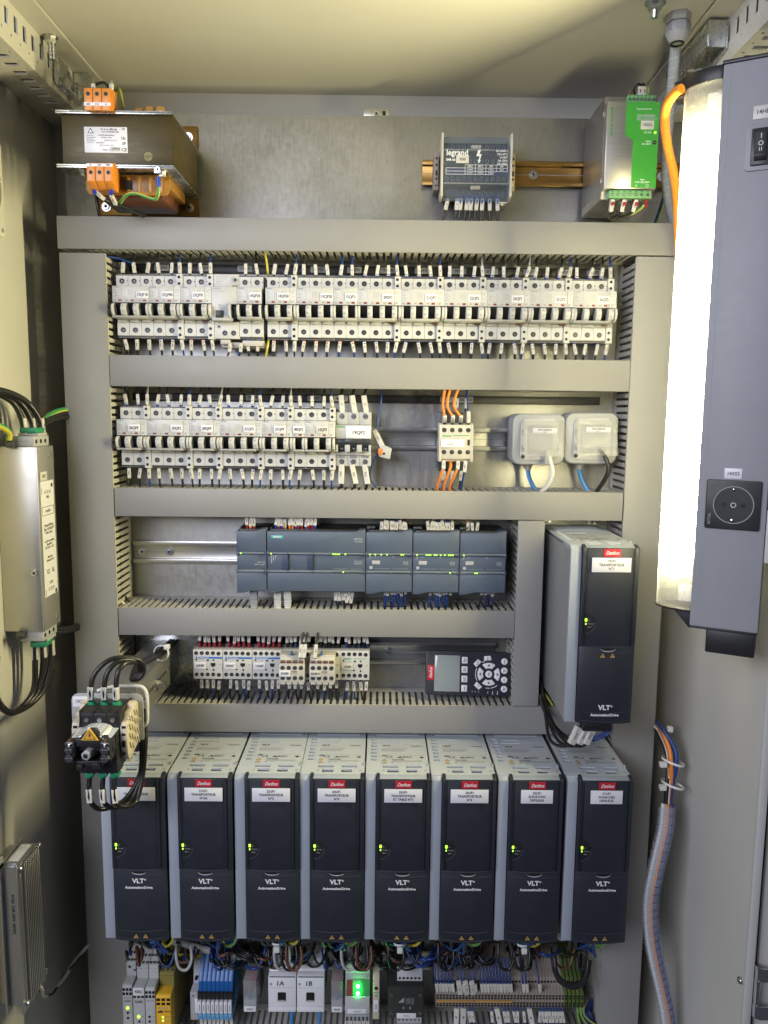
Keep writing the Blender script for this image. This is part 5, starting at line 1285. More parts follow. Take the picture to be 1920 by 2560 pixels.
# curved foil label over the shoulder
lp = MB(); n = 14
def shoulder(u): return 33 + 6.5*max(0.0, 1-((u-.5)/.34)**2)**.5 if abs(u-.5) < .34 else 33
for k in range(n):
    u0, u1 = k/n, (k+1)/n
    a0, a1 = -25+49*u0, -25+49*u1
    lp.add([(a0-4, -74, shoulder(u0)-6), (a1-4, -74, shoulder(u1)-6), (a1, -51, shoulder(u1)), (a0, -51, shoulder(u0)), (a0-4, -74.4, shoulder(u0)-6.8), (a1-4, -74.4, shoulder(u1)-6.8), (a1, -50.8, shoulder(u1)-.8), (a0, -50.8, shoulder(u0)-.8)], [(0, 1, 2, 3), (4, 7, 6, 5), (0, 4, 5, 1), (2, 6, 7, 3)])
part(iso, 'rating_label', lp, 'foil_label', 0, 40)
mb = MB()
for k in range(8):
    u = .08+.11*k
    for j in range(6):
        f_ = (j+.6)/6.6; yy = -51-23*f_; xx = -25+49*u-4*f_; zz = shoulder(u)-6*f_
        mb.box(xx-2.2, xx+1.5-(k*j % 3)*.5, yy-.7, yy+.7, zz+.05, zz+.3)
part(iso, 'print', mb, 'ink_grey')
part(iso, 'shoulder', MB().prism([(-26, 12), (24, 12), (22, 26), (12, 31), (0, 33), (-13, 31), (-24, 26)], 'y', -40, -73), 'black_plastic', 1)
# front module with shaft opening
hub = MB()
hub.box(-40, -26, -62, -98, -34, 12).box(14, 28, -62, -98, -34, 12).box(-26, 14, -62, -96, -2, 16).box(-26, 14, -62, -96, -48, -34).box(-26, 14, -62, -74, -34, -2)
hub.box(-24, -14, -96, -100, -54, -40).box(0, 12, -96, -100, -50, -36)
part(iso, 'front_module', hub.xf(**FX), 'black_plastic', 1.0)
part(iso, 'lower_body', MB().box(-25, 23, -34, -56, -25, -2), 'black_plastic', 1.2)
part(iso, 'yoke', MB().prism([(-24, 6), (14, 6), (8, 22), (0, 28), (-10, 28), (-18, 22)], 'y', -72, -92).xf(**FX), 'black_plastic', 1.2)
part(iso, 'shaft_socket', MB().cyl((-3, -60, 12), (-6, -85, 11), 6.4, 6), 'grey_plastic', 1.2)
part(iso, 'shaft_hole', MB().cyl((-6, -85, 11), (-6.05, -85.5, 11), 3.6, 4), 'hole_black')
for sx in (-26, 17):
    for sz in (19, 8.2):
        part(iso, 'terminal_screw', MB().cyl((sx, -82, sz), (sx, -86, sz), 5.2, 14).box(sx-3.6, sx+3.6, -86, -86.3, sz-.5, sz+.5, 1).box(sx-.5, sx+.5, -86, -86.3, sz-3.6, sz+3.6, 1), ['chrome', 'dark_screw'], 0, 40)
    part(iso, 'clamp_plate', MB().box(sx-5.4, sx+5.4, -82, -83.5, 24.4, 27), 'chrome', .3)
    part(iso, 'clamp_tip', MB().box(sx-1.6, sx+1.6, -78, -82, 27.2, 30), 'gold_rail', .3)
wm = part(iso, 'warning_sign', MB().prism([(-12, 29.5), (9, 29.5), (-1.5, 45.5)], 'y', -80, -81.4).prism([(-9.2, 30.8), (6.2, 30.8), (-1.5, 42.6)], 'y', -81.4, -81.6, 1), ['warn_yellow', 'ink'], .5)
part(wm, 'warning_face', MB().prism([(-7.6, 31.6), (4.6, 31.6), (-1.5, 41)], 'y', -81.7, -81.9), 'warn_yellow')
part(wm, 'bolt_mark', MB().prism([(-1.3, 39.6), (0, 39.6), (-1, 36.4), (.4, 36.8), (-2, 32.2), (-1.6, 35), (-2.9, 34.7)], 'y', -82, -82.1), 'ink')
# cream auxiliary contact blocks at both sides
def side_aux(x0, s):
    prof = [(-4, 48), (-12, 54), (-22, 53), (-24, 47), (-34, 46), (-38, 40), (-48, 38), (-51, 30), (-51, 10), (-49, -4), (-44, -12), (-30, -10), (-14, -6), (-4, 0)]
    a = part(iso, 'side_contact', MB().prism(prof, 'x', x0, x0+9*s), 'beige_plastic', .8)
    for yy, zz, w, h in ((-50.2, 32, 4.6, 2.6), (-51.2, 23, 4.4, 2.6), (-50.4, -3, 3.4, 4), (-51.2, 8, 4.4, 8)):
        part(a, 'slot', MB().box(x0+2.2*s, x0+2.2*s+w*s, yy-1.2, yy+1.2, zz, zz+h), 'hole_black')
    for k in range(16):
        yy = -8-k % 4*10; zz = -4+k//4*12+(k % 2)*5
        part(a, 'rib', cached(('iso_rib', s), lambda: MB().prism([(0, 0), (-4, 5), (-6, 10), (-4.6, 10), (-2.4, 5), (1.5, 0)], 'x', 0, 1.6*s).mesh('rib', 'beige_plastic')), None, loc=(x0+9*s, yy, zz))
side_aux(25, 1); side_aux(-26.5, -1)
part(iso, 'mount_screw', MB().cyl((24, -4, 26), (38, -4, 26), 3, 10), 'screw_steel', 0, 40)
part(iso, 'mount_screw', MB().cyl((-26, -4, 44), (-38, -4, 44), 3, 10), 'screw_steel', 0, 40)
IO_ = Vector((-346, -234, 1052))
def iw(label, pts, s, g):
    w = wire(label, [IO_+Vector(q) for q in pts], 3.3, 'wire_black', g, ((s[0], s[1], 18, 7),), None, sub=7, n=10, name='cable', cat='cable')
for k, xx in enumerate((-19, -2, 13)):
    part(iso, 'green_collar', MB().cyl((xx, -24, 50), (xx, -25, 58), 6, 12, 0, 5).box(xx-4, xx+6, -32, -20, 50, 54), 'connector_green', .6)
    iw('thick black cable looping from the top of the main isolator', ((xx, -25, 55), (xx+1, -28, 76), (xx+7-k*2, -24, 96), (xx*.5+16, -14, 110-k*3), (33-k, 2, 104-k*2), (39-k*3, 8, 88), (32-k*3, 6, 76), (22, 12, 76), (20+k*4, 40, 84), (18+k*4, 90, 76), (18+k*5, 150, 68), (20+k*5, 212, 66)), (.07, '1%d' % k), 'thick cables above the isolator')
    part(iso, 'green_collar', MB().cyl((xx, -40, -30), (xx, -40, -37), 6.4, 12, 0, 5.4).box(xx-3, xx+7, -46, -36, -34, -30), 'connector_green', .6)
    iw('thick black cable looping from the bottom of the main isolator', ((xx, -40, -34), (xx, -44, -54), (xx+3, -44, -72), (xx+13, -34, -84+k*2), (xx*.5+26, -18, -80), (33+k*2, -4, -52), (36+k*2, 2, -10), (36, 20, 30)), (.2, 'T%d' % (k+1)), 'thick cables below the isolator')
ct = thing('cable_tie', 'white cable tie round the isolator cables on the bracket arm', 'cable tie', IO_+Vector((27, 130, 72)))
part(ct, 'band', MB().ring((0, 0, 0), (.2, 1, -.1), 12, 10.6, 3.5, 20), 'rubber_trim', 0, 40)
part(ct, 'head', MB().box(5, 13, -3, 5, 6, 13), 'rubber_trim', 1)

# ================================================================== devices on the left wall
f = thing('mains_filter', 'steel mains filter box with long printed label on the left wall', 'filter', (XL+15, -126, 1177))
part(f, 'case', MB().box(-14.6, 40, -54, 0, 0, 252), 'filter_steel', .8)
part(f, 'edge_fold', MB().box(38.5, 40.8, -55.2, -54.1, 0, 252), 'filter_steel', .4)
lb = part(f, 'rating_label', MB().box(40.1, 40.4, -48, -6, 46, 205), 'label_white')
SIDE = Matrix(((0, 0, 1), (1, 0, 0), (0, 1, 0))).to_euler()    # faces +X, reads along +Y
def stext(s, h, y, z, **k): text(lb, s, h, 'ink', (40.6, y, z), rot=SIDE, **k)
for s, h, z in (('L1  L2  L3', 4.2, 190), ('LINE', 3.8, 183), ('EuroDis.', 4.0, 164), ('3 Phase RFI Filter', 3.6, 144), ('Type : RF 3020-FTF', 3.6, 139), ('Order Code :', 3.6, 134), ('3 x 520V AC / 50-60Hz', 2.9, 122), ('20A @ 40°C', 2.9, 117.5), ('HPF -25°C to +85°C', 2.9, 113), ('Make Earth', 3.0, 100), ('Connection First!', 3.0, 95.5), ('CE    UL', 6.0, 80), ('LOAD', 3.8, 64), ("L1' L2' L3'", 4.2, 55)):
    stext(s, h, -27, z, sx=.82)
part(lb, 'label_frame', MB().box(40.45, 40.55, -46, -45.2, 158, 170).box(40.45, 40.55, -9, -8.2, 158, 170).box(40.45, 40.55, -45, -9, 158, 158.7).box(40.45, 40.55, -45, -9, 169.3, 170).box(40.45, 40.55, -45, -44, 188, 196).box(40.45, 40.55, -45, -44, 48, 56), 'ink')
part(lb, 'earth_dot', MB().cyl((40.45, -12, 198), (40.6, -12, 198), 3, 14).cyl((40.45, -12, 49), (40.6, -12, 49), 3, 14), 'ink')
tg = part(f, 'tag', MB().box(40.1, 40.9, -48, -26, 206, 218), 'sleeve_white', .1)
text(tg, '10Z1', 4, 'ink', (41.05, -37, 212), rot=SIDE)
for yy, zz in ((-14, 240), (-12, 10)): part(f, 'rivet', MB().cyl((40, yy, zz), (41.6, yy, zz), 3.2, 12), 'chrome', .5)
part(f, 'front_screw', MB().cyl((30, -54, 82), (30, -56.5, 82), 4, 12).cyl((30, -56.5, 82), (30, -56.7, 82), 2, 6, 1), ['screw_steel', 'hole_black'], 0, 40)
for z0, s in ((252.2, 1), (-.2, -1)):
    tb = part(f, 'terminal_block', MB().box(6, 36, -52, -4, z0, z0+14*s).box(10, 37, -40, -10, z0+14*s, z0+18*s), 'grey_light', .8)
    part(tb, 'seam', MB().box(8, 30, -52.2, -52, z0+7*s, z0+7.8*s), 'ink_grey')
    for k in range(3): part(tb, 'terminal_hole', MB().cyl((36, -44+k*14, z0+7*s), (36.3, -44+k*14, z0+7*s), 3, 12), 'hole_black')
    part(tb, 'green_collar', MB().box(14, 36, -44, -16, z0+18.2*s, z0+25*s), 'connector_green', 1)
    part(tb, 'earth_stud', MB().cyl((4, -60 if s > 0 else -58, z0+4*s), (14, -60 if s > 0 else -58, z0+4*s), 6, 6), 'dark_screw', .5)
FL = Vector((XL+15, -126, 1177))
for k in range(3):
    wire('thick black cable arching over the mains filter', [FL+Vector(q) for q in ((18+k*7, -38+k*11, 270), (16+k*7, -39+k*11, 288), (8+k*6, -44+k*8, 310), (-16+k*6+16, -70+k*6, 322), (2+k, -100+k*4, 326), (3, -150, 318))], 4.2, 'wire_black', 'cables over the mains filter', ((.12, 'L%d' % (k+1), 22, 8),), name='cable', cat='cable', n=10)
    wire('thick black cable looping under the mains filter', [FL+Vector(q) for q in ((18+k*7, -38+k*10, -18), (18+k*7, -39+k*10, -50), (16+k*5, -44+k*6, -88), (8+k*3, -70+k*5, -104), (6, -100, -96), (5, -128, -60), (6, -120, -14))], 4.2, 'wire_black', 'cables under the mains filter', ((.1, "L%d'" % (k+1), 22, 8),), name='cable', cat='cable', n=10)
for k in range(3):
    wire('black cable running from the mains filter behind the left duct', [FL+Vector((26, -30+k*4, 268)), FL+Vector((34, -4+k*6, 284+k*5)), FL+Vector((44, 50+k*4, 292+k*5)), FL+Vector((70, 80, 286+k*4))], 4, 'wire_black' if k < 2 else 'wire_pe', 'cables running behind the left duct', name='cable', cat='cable')
    if k < 2: wire('black cable running behind the left duct under the filter', [FL+Vector((30, -10, -8-k*6)), FL+Vector((40, 20, -16-k*4)), FL+Vector((50, 60, -20-k*4)), FL+Vector((74, 84, -18-k*4))], 4, 'wire_black', 'lower cables behind the left duct', name='cable', cat='cable')
wire('yellow green earth lead bolted beside the mains filter', [FL+Vector(q) for q in ((8, -62, 262), (10, -66, 272), (6, -90, 282), (3, -130, 284))], 4.4, 'wire_pe', None, name='earth_wire')

r = thing('brake_resistor', 'finned aluminium brake resistor on the left wall', 'resistor', (XL+15, -193, 671))
mb = MB().box(-14.6, 3, -60, -6, 8, 206).box(.4, 3, -70, 0, 0, 214).box(.4, 26, -62, -58, 6, 208).box(3, 24, -58, -8, 6, 208)
mb.box(22, 25, -70, -58.2, 0, 214)
for k in range(9): mb.box(24, 29, -55+k*5.2, -52.4+k*5.2, 6, 208)
part(r, 'profile', mb, 'alu', .4, seg=1)
part(r, 'end_cap', MB().prism([(3.2, -58), (24, -58), (27, -10), (3.2, -8)], 'z', 208.2, 211), 'alu', .4)
part(r, 'top_label', MB().box(6, 20, -54, -14, 211.1, 211.5), 'label_white')
part(r, 'tag', MB().box(1, 3, -72, -60, 208, 222), 'sleeve_white', .2)
text(r, '34 R06  310R 200W  600VDC', 4.2, 'ink', (14, -62.3, 140), rot=Matrix(((0, 1, 0), (0, 0, -1), (-1, 0, 0))).to_euler(), sx=.8)
part(r, 'print', MB().box(27.1, 27.2, -9, -5, 150, 205), 'ink')
for yy, zz in ((-60, 205), (-4, 205), (-4, 14), (-60, 10)): part(r, 'screw', MB().cyl((25, yy, zz), (29, yy, zz), 4, 12), 'screw_steel', .4)
base = Vector((XL+15, -193, 671))
wire('white twisted wire from the brake resistor to the left duct', [base+Vector((18, -14, 4)), base+Vector((20, -6, -12)), P(112, 2490, -150), P(130, 2476, -130), P(160, 2445, -110), P(185, 2405, -96), P(216, 2368, -84), P(236, 2350, -60)], 2.5, 'wire_white', None)
wire('black twisted wire from the brake resistor to the left duct', [base+Vector((14, -14, 4)), base+Vector((16, -8, -10)), P(108, 2484, -146), P(132, 2484, -136), P(158, 2440, -104), P(187, 2410, -102), P(214, 2372, -80), P(236, 2352, -60)], 1.6, 'wire_black', None)

ff = thing('fan_filter', 'white round fan filter grille at the edge of the left wall', 'fan filter', (XL, -198, 1765))
part(ff, 'frame', MB().prism(rrect(-60, 60, -60, 60, 6), 'x', .4, 9), 'fan_white', 1.5)
part(ff, 'grille_field', MB().cyl((9, 0, 0), (9.4, 0, 0), 52, 48), 'fan_grey')
for rr_ in (50, 36, 22): part(ff, 'grille_ring', MB().ring((9.4, 0, 0), (1, 0, 0), rr_, rr_-2.2, 3, 48), 'fan_white', 0, 40)
for k in range(4): part(ff, 'spoke', MB().box(9.6, 12, -1.1, 1.1, -51, 51), 'fan_white', .4, rot=(radians(45*k+10), 0, 0))
for yy in (-52, 52):
    for zz in (-52, 52): part(ff, 'fixing', MB().cyl((9, yy, zz), (9.6, yy, zz), 3, 12), 'fan_grey')

# ================================================================== cabinet lamp
LA = radians(-28)
lamp = thing('cabinet_lamp', 'lit strip lamp with ribbed lens, rocker switch and black power socket', 'lamp', (362, -340, 1238), None, LA)
part(lamp, 'housing', MB().box(0, 72, 0, 52, 0, 612), 'lamp_body', 1.6)
part(lamp, 'groove', MB().box(7.2, 7.8, -.15, 0, 1, 611), 'ink_grey')
part(lamp, 'end_cap', MB().box(18, 70, 3, 50, -30, -.2), 'black_plastic', 2)
part(lamp, 'end_cap', MB().box(-1, 73, -.6, 53, 612.2, 616), 'black_plastic', .8)
part(lamp, 'lower_seal', MB().box(0, 71.5, .4, 52, -2.4, -.1), 'black_plastic', .4)
# ribbed lens
n = 72; lens = MB(); prof = []
for k in range(n+1):
    a = pi/2 + pi*k/n
    rad = 1.0 - (.018 if k % 2 else 0)
    prof.append((-.2+41*cos(a)*rad, 25+23*sin(a)*rad))
zz = [18, 300, 598]
for i in range(2):
    for k in range(n):
        a, b = prof[k], prof[k+1]
        lens.add([(a[0], a[1], zz[i]), (b[0], b[1], zz[i]), (b[0], b[1], zz[i+1]), (a[0], a[1], zz[i+1])], [(0, 1, 2, 3)])
part(lamp, 'lens', lens, 'lens_clear', 0, 20)
part(lamp, 'tube', MB().cyl((-18, 37, 66), (-18, 37, 552), 3, 12), 'tube_light', 0, 40)
ls = MB()
ls.add([(-28.8, 27.5, 72), (-5.2, 16.5, 72), (-5.2, 16.5, 548), (-28.8, 27.5, 548)], [(0, 1, 2, 3)])
part(lamp, 'added_light_strip', ls, 'added_strip_glow')  # added flat emitter, turned to favour the left wall over the near ducts
part(lamp, 'added_strip_backing', MB().prism([(-28.5, 28.1), (-4.9, 17.1), (-.6, 22), (-.6, 30)], 'z', 54, 562), 'label_white')  # added opaque backing behind the extra emitter
for z0, z1 in ((24, 40), (578, 592)): part(lamp, 'tube_holder', MB().box(-16, -.5, 18, 42, z0, z1), 'label_white', 1)
cap = [(0, 0)] + [(-.2+42.5*cos(pi/2+pi*k/24), 25+24.5*sin(pi/2+pi*k/24)) for k in range(25)] 
cap = cap[1:]
part(lamp, 'lens_cap', MB().prism(cap, 'z', 598.2, 613), 'black_plastic', 1)
part(lamp, 'cable_entry', MB().box(-52, -30, 20, 46, 594, 611), 'black_plastic', 1.5)
part(lamp, 'lens_cap', MB().prism(cap, 'z', 15.5, 17.8), 'black_plastic', .4)
part(lamp, 'cap_foot', MB().prism([(-20, 15.4), (-1, 15.4), (-1, -6)], 'y', 10, 40), 'black_plastic', .5)
sw = part(lamp, 'switch_plate', MB().prism(rrect(26, 56, 499, 547, 5), 'y', -.1, -1.6), 'lamp_body', .8)
rk = part(lamp, 'rocker_switch', MB().prism(rrect(32, 51, 504, 541, 1.5), 'y', -1.6, -4.5), 'black_plastic', .6)
part(rk, 'rocker', MB().prism([(-4.6, 508), (-6.5, 508), (-8.2, 513), (-5.6, 524), (-6.4, 537), (-4.6, 537)], 'x', 35.5, 47.5), 'black_plastic', .6)
part(rk, 'symbol', MB().box(41.2, 41.9, -6.4, -6.55, 530, 535).box(40.2, 40.8, -7.2, -7.3, 517, 520.5).box(42.2, 42.8, -7.2, -7.3, 517, 520.5).ring((41.5, -6.0, 525), (0, -1, 0), 2.4, 1.8, .5, 16), 'ink_white')
tg = part(lamp, 'tag', MB().box(32, 53, -.2, -.8, 551, 564.5), 'sleeve_white', .1)
text(tg, '14HL2', 4.4, 'ink', (42.5, -1, 557.8), sx=.95)
so = part(lamp, 'power_socket', MB().prism(rrect(9.5, 66, 116, 171, 2), 'y', -.1, -4), 'socket_black', .8)
part(so, 'socket_rim', MB().ring((38.5, -4, 143.5), (0, -1, 0), 21, 20, .8, 40), 'ink_grey', 0, 40)
part(so, 'socket_well', MB().cyl((38.5, -4.05, 143.5), (38.5, -4.25, 143.5), 20, 40), 'black_plastic')
part(so, 'pin_hole', MB().cyl((29, -4.3, 143.5), (29, -4.4, 143.5), 2.8, 12).cyl((48, -4.3, 143.5), (48, -4.4, 143.5), 2.8, 12), 'hole_black')
part(so, 'centre_screw', MB().ring((38.5, -4.3, 143.5), (0, -1, 0), 3, 2, .8, 16), 'screw_steel', 0, 40)
part(so, 'earth_clip', MB().box(36.5, 39.5, -4.3, -7, 124, 128).box(37, 39, -4.3, -6, 159, 162), 'chrome', .6)
text(so, 'RITTAL', 2.8, 'ink_grey', (14.5, -4.2, 127), rot=VERT, off=.1)
tg = part(lamp, 'tag', MB().box(27, 45, -.2, -.8, 172.5, 184), 'label_white', .1)
text(tg, '14XS3', 3.7, 'ink', (36, -1, 178), sx=.95)
part(lamp, 'mount_bracket', MB().box(72.4, 112, 2, 6, 80, 140).box(72.4, 76, 6, 50, 80, 140), 'painted_steel', 1.5)
part(lamp, 'mount_bolt', MB().cyl((85, 2, 110), (85, 0, 110), 9, 18).cyl((85, 0, 110), (80, -12, 110), 5.2, 14).cyl((80, -12, 110), (79.9, -12.3, 110), 2.8, 6, 1), ['chrome', 'hole_black'], 0, 40)
wire('bright orange cable curving from the lamp down behind its lens', [P(1704, 222, -318), P(1690, 230, -310), P(1668, 262, -290), P(1662, 310, -260), P(1670, 370, -230), P(1684, 430, -200), P(1692, 500, -170), P(1695, 580, -140), P(1696, 640, -110)], 5.3, 'cable_orange', None, name='cable', cat='cable', n=14, sub=6)

# ================================================================== spiral wrapped cables
def spiral(label, pts, R, core, mw, turns, th=1.3, name='wrapped_cable'):
    s = thing(name, label, 'cable', pts[0])
    o = Vector(pts[0]); loc = [Vector(p)-o for p in pts]
    path = smooth_path(loc, 24); k = len(path)
    for j, (cm, off, cr) in enumerate(core):
        cp = []
        for i in range(0, k, 3):
            tt = (path[min(i+1, k-1)]-path[max(i-1, 0)]).normalized(); a = Vector((1, 0, 0)); a = (a-tt*a.dot(tt)).normalized(); b = tt.cross(a)
            cp.append(path[i]+a*off[0]+b*off[1])
        part(s, 'core_wire', MB().tube(cp, cr, 8, 2), cm, 0, 60)
    # wrap: a helical band
    L = [0.0]
    for i in range(1, k): L.append(L[-1]+(path[i]-path[i-1]).length)
    tot = L[-1]; N = turns*16; band = tot/turns*.95
    ring = []
    def at(d):
        d = min(max(d, 0), tot)
        i = 0
        lo, hi = 0, k-1
        while hi-lo > 1:
            m_ = (lo+hi)//2
            if L[m_] <= d: lo = m_
            else: hi = m_
        u = (d-L[lo])/max(L[hi]-L[lo], 1e-6)
        tt = (path[hi]-path[lo]).normalized(); a = Vector((1, 0, 0)); a = (a-tt*a.dot(tt)).normalized(); b = tt.cross(a)
        return path[lo].lerp(path[hi], u), a, b
    mb = MB(); prev = None
    for i in range(N+1):
        ang = 2*pi*i/16; d = tot*i/N
        p0, a, b = at(d); p1, a1, b1 = at(d+band)
        q0 = p0+(a*cos(ang)+b*sin(ang))*R; q1 = p1+(a1*cos(ang)+b1*sin(ang))*(R*.93)
        cur = (len(mb.v), len(mb.v)+1); mb.v += [q0, q1]
        if prev: mb.f.append([prev[0], cur[0], cur[1], prev[1]]); mb.m.append(0)
        prev = cur
    part(s, 'spiral_wrap', mb, mw, 0, 70)
    return s
spiral('grey spiral wrapped cable dropping from the ceiling gland', [(361, -199, 1940), P(1693, 75, -192), P(1683, 180, -165), P(1676, 260, -130), P(1668, 350, -100), P(1665, 430, -82), P(1668, 480, -70), P(1680, 540, -60), P(1692, 570, -58)], 7.2, [('wrap_grey', (0, 0), 6.2)], 'wrap_clear', 26)
pts = [P(1668, 2010, -140), P(1662, 2075, -150), P(1640, 2170, -160), P(1626, 2250, -160), P(1628, 2330, -160), P(1640, 2400, -160), P(1656, 2470, -160), P(1668, 2530, -160), P(1676, 2600, -160)]
spiral('clear spiral wrapped cable bundle hanging beside the right duct', pts, 12.8, [('wire_orange', (-1, 7), 2.4), ('wire_grey', (-4, 6), 2.2), ('wire_blue', (5, 4), 3.8), ('wire_white', (-7, 2), 3), ('wire_black', (0, -5), 4.5), ('wire_blue', (7, -2), 3)], 'wrap_clear', 30)
for k, (m, dx) in enumerate((('wire_black', -8), ('wire_black', -3), ('wire_white', 0), ('wire_blue', 10), ('wire_blue', 7), ('wire_orange', 5), ('wire_orange', 9), ('wire_blue', 12))):
    bend = dx*(1.6 if k in (3, 4, 7) else .6)
    wire('%s cable bending out from behind the right duct' % {'wire_black': 'black', 'wire_white': 'white printed', 'wire_blue': 'dark blue', 'wire_orange': 'orange'}[m],
         [P(1625+k, 1792+k, -50), P(1645+dx*.5, 1820-dx*.3, -80-k*3), P(1668+bend, 1872, -110-k*2), P(1674+bend*.8, 1920, -125-k), P(1672+dx*.7, 1960, -132), P(1668+dx*.5, 2012, -138)], 3.3, m, 'cables bending out beside the right duct', name='cable', cat='cable')
for k, (x_, y_, yy) in enumerate(((1655, 1832, -88), (1682, 1903, -122), (1681, 1960, -132))):
    c_ = P(x_, y_, yy)
    ct = thing('cable_tie', 'white cable tie round the bundle beside the right duct', 'cable tie', c_, 'white cable ties on the right bundle')
    part(ct, 'band', MB().ring((0, 0, -2), (0.3 if k else .8, .1, 1), 17, 15.6, 3.2, 20), 'rubber_trim', 0, 40)
    part(ct, 'head', MB().box(-24, -14, -16, -8, -3, 4) if k else MB().box(2, 10, -18, -10, 8, 16), 'rubber_trim', .8)

# ================================================================== front frame, door and hinge at the right
fz = ZF
fr = thing('front_frame', 'textured pale front frame of the right cabinet wall with its opened door', 'frame', (XR, YF, fz))
part(fr, 'edge', MB().box(-.6, 9.5, -7, -.5, 0, ZC-fz), 'door_paint', 1.0)
part(fr, 'return', MB().box(2.2, 9.5, -.4, 40, 0, ZC-fz), 'painted_steel')
part(fr, 'seal', MB().box(9.7, 19.5, 8, 20, 0, ZC-fz), 'black_plastic', 1)
zs = P(1836, 2440, -300).z
part(fr, 'screw', MB().cyl((-.1, 6, zs-fz), (-3.4, 6, zs-fz), 5, 16, 0, 4.2), 'screw_steel', .4)
dr = part(fr, 'door', MB().box(21, 281, 6, 8, 0, ZC-fz), 'painted_steel')
part(dr, 'door_rim', MB().box(21, 22.6, 8.2, 26, 0, ZC-fz), 'painted_steel')
zh = P(1870, 2480, YF-10).z
hg = thing('door_hinge', 'chrome cabinet door hinge below the lamp', 'hinge', (XR+10, YF-6, zh))
hm = MB()
for s in (-1, 1):
    hm.prism([(-1, 2), (1, -6), (6, -9.5), (40, -9.5), (40, -7.5), (7, -7.5), (3, -5), (1.2, 2)], 'z', s*26-9, s*26+9)
hm.prism([(-1, 2), (1, -6), (4, -8), (6, -6), (3, -5), (1.2, 2)], 'z', -17, 17)
part(hg, 'leaf', hm, 'chrome', .6)
part(hg, 'pin', MB().cyl((30, -4, -14), (30, -4, 14), 7, 16), 'label_white', 1)
screw(hg, (28, 4, 60), 6)
# ================================================================== lowest row of devices
def span(x0, x1, y, Y): return P(x0, y, Y).x, P(x1, y, Y).x
def zat(y, Y): return P(960, y, Y).z
din_rail('steel mounting rail of the lowest device row', -385, 358, 560)
# beige marker strip and duct behind the hanging wires
cs = thing('cable_comb', 'black cable comb with small yellow tags under the drives', 'cable comb', (-384, 0, 622))
part(cs, 'comb', MB().box(0, 740, -.5, -34, 0, 12), 'black_plastic', .6)
for k in range(46):
    if k in (21, 30): continue
    part(cs, 'yellow_tag', cached('ytag', lambda: MB().box(-4.6, 4.6, -34.2, -38, 1, 10).mesh('yellow_tag', 'ferrule_yellow', .5)), None, loc=(10+k*16, 0, random.uniform(-2.5, 1.5)))
# safety relays
def module(px0, px1, label, mname, zt_px, name='safety_relay', Yf=-118, tag=None, leds=(), dark=False):
    x0, x1 = span(px0, px1, 2500, Yf); w = x1-x0; zt = zat(zt_px, Yf)
    h = zt-505
    d = thing(name, label, 'relay module', (x0, 0, 505), 'narrow relay modules in the lowest row')
    bm = 'olive_yellow' if dark else mname
    part(d, 'case', MB().box(.3, w-.3, -9, -96, 0, h+16), bm, .8)
    part(d, 'front', MB().prism([(-96.2, 0), (-118, 0), (-118, h-2), (-115, h), (-96.2, h)], 'x', .3, w-.3), mname, .8)
    part(d, 'upper_step', MB().prism([(-30, h+16.2), (-96, h+16.2), (-96, h+20), (-60, h+31), (-30, h+31)], 'x', .3, w-.3), bm, .8)
    n = 3
    for k in range(n):
        xx = w*(k+.5)/n
        for dz in (h-7, h-14):
            part(d, 'terminal_hole', cached(('mh', round(w)), lambda: MB().box(-w*.12, w*.12, 0, -.3, -2.2, 2.2).mesh('terminal_hole', 'hole_black')), None, loc=(xx, -118, dz))
        for j in range(2):
            part(d, 'terminal_hole', cached(('mh2', round(w)), lambda: MB().cyl((0, 0, 0), (0, -.5, .3), 2.2, 10).mesh('terminal_hole', 'hole_black')), None, loc=(xx, -90+j*12, h+22+j*3.7), rot=(radians(-17), 0, 0))
    for (fx, fz, lit) in leds:
        part(d, 'led', MB().cyl((w*fx, -118, h-fz), (w*fx, -118.8, h-fz), 2.4 if lit else 1.8, 12), 'led_green' if lit else 'hole_black')
        part(d, 'print', MB().box(w*fx+4, w*.9, -118.1, -118.2, h-fz-.4, h-fz+.4), 'ink_grey')
    mb = MB()
    for k in range(4): mb.box(w*.15+k*w*.18, w*.15+k*w*.18+w*.1, -118.05, -118.15, h-22.5, h-19.5)
    part(d, 'print', mb, 'ink_grey')
    if tag:
        tg = part(d, 'tag', MB().box(.8, w-.8, -118.2, -119, h-12, h+1.5), 'label_white', .2)
        text(tg, tag, 4.6, 'ink', (w/2, -119.2, h-5), sx=.8)
    return d, w, h
d1, w1, h1 = module(306, 331, 'light grey relay module at the left end with one lit dot', 'relay_grey', 2467, leds=((.5, 38, True), (.5, 46, False), (.5, 55, False)))
text(d1, 'Leuze', 3.0, 'ink', (w1/2, -118.3, h1-26), off=.1)
d2, w2, h2 = module(332, 362, 'light grey relay module tagged 42K2', 'relay_grey', 2474, tag='42K2', leds=((.45, 48, True), (.5, 56, False)))
text(d2, 'Lumiflex', 3.0, 'ink', (w2/2, -118.3, h2-23), off=.1, sx=.9); text(d2, 'MSI-sr', 2.8, 'ink', (w2/2, -118.3, h2-66), off=.1)
d3, w3, h3 = module(362.5, 388, 'light grey relay module next to the yellow one', 'relay_grey', 2474, leds=((.4, 48, False), (.4, 56, False)))
d4, w4, h4 = module(389, 427, 'yellow safety relay module in the lowest row', 'relay_yellow', 2492, dark=True)
text(d4, 'pilz', 4.2, 'ink', (3, -118.3, h4-27), align='LEFT', off=.3); text(d4, 'PNOZ s1', 2.4, 'ink', (13, -118.3, h4-27), align='LEFT', off=.1)
part(d4, 'print', MB().box(9, 12, -118.05, -118.2, h4-38, h4-35).box(9, 12, -118.05, -118.2, h4-44, h4-41), 'led_green')
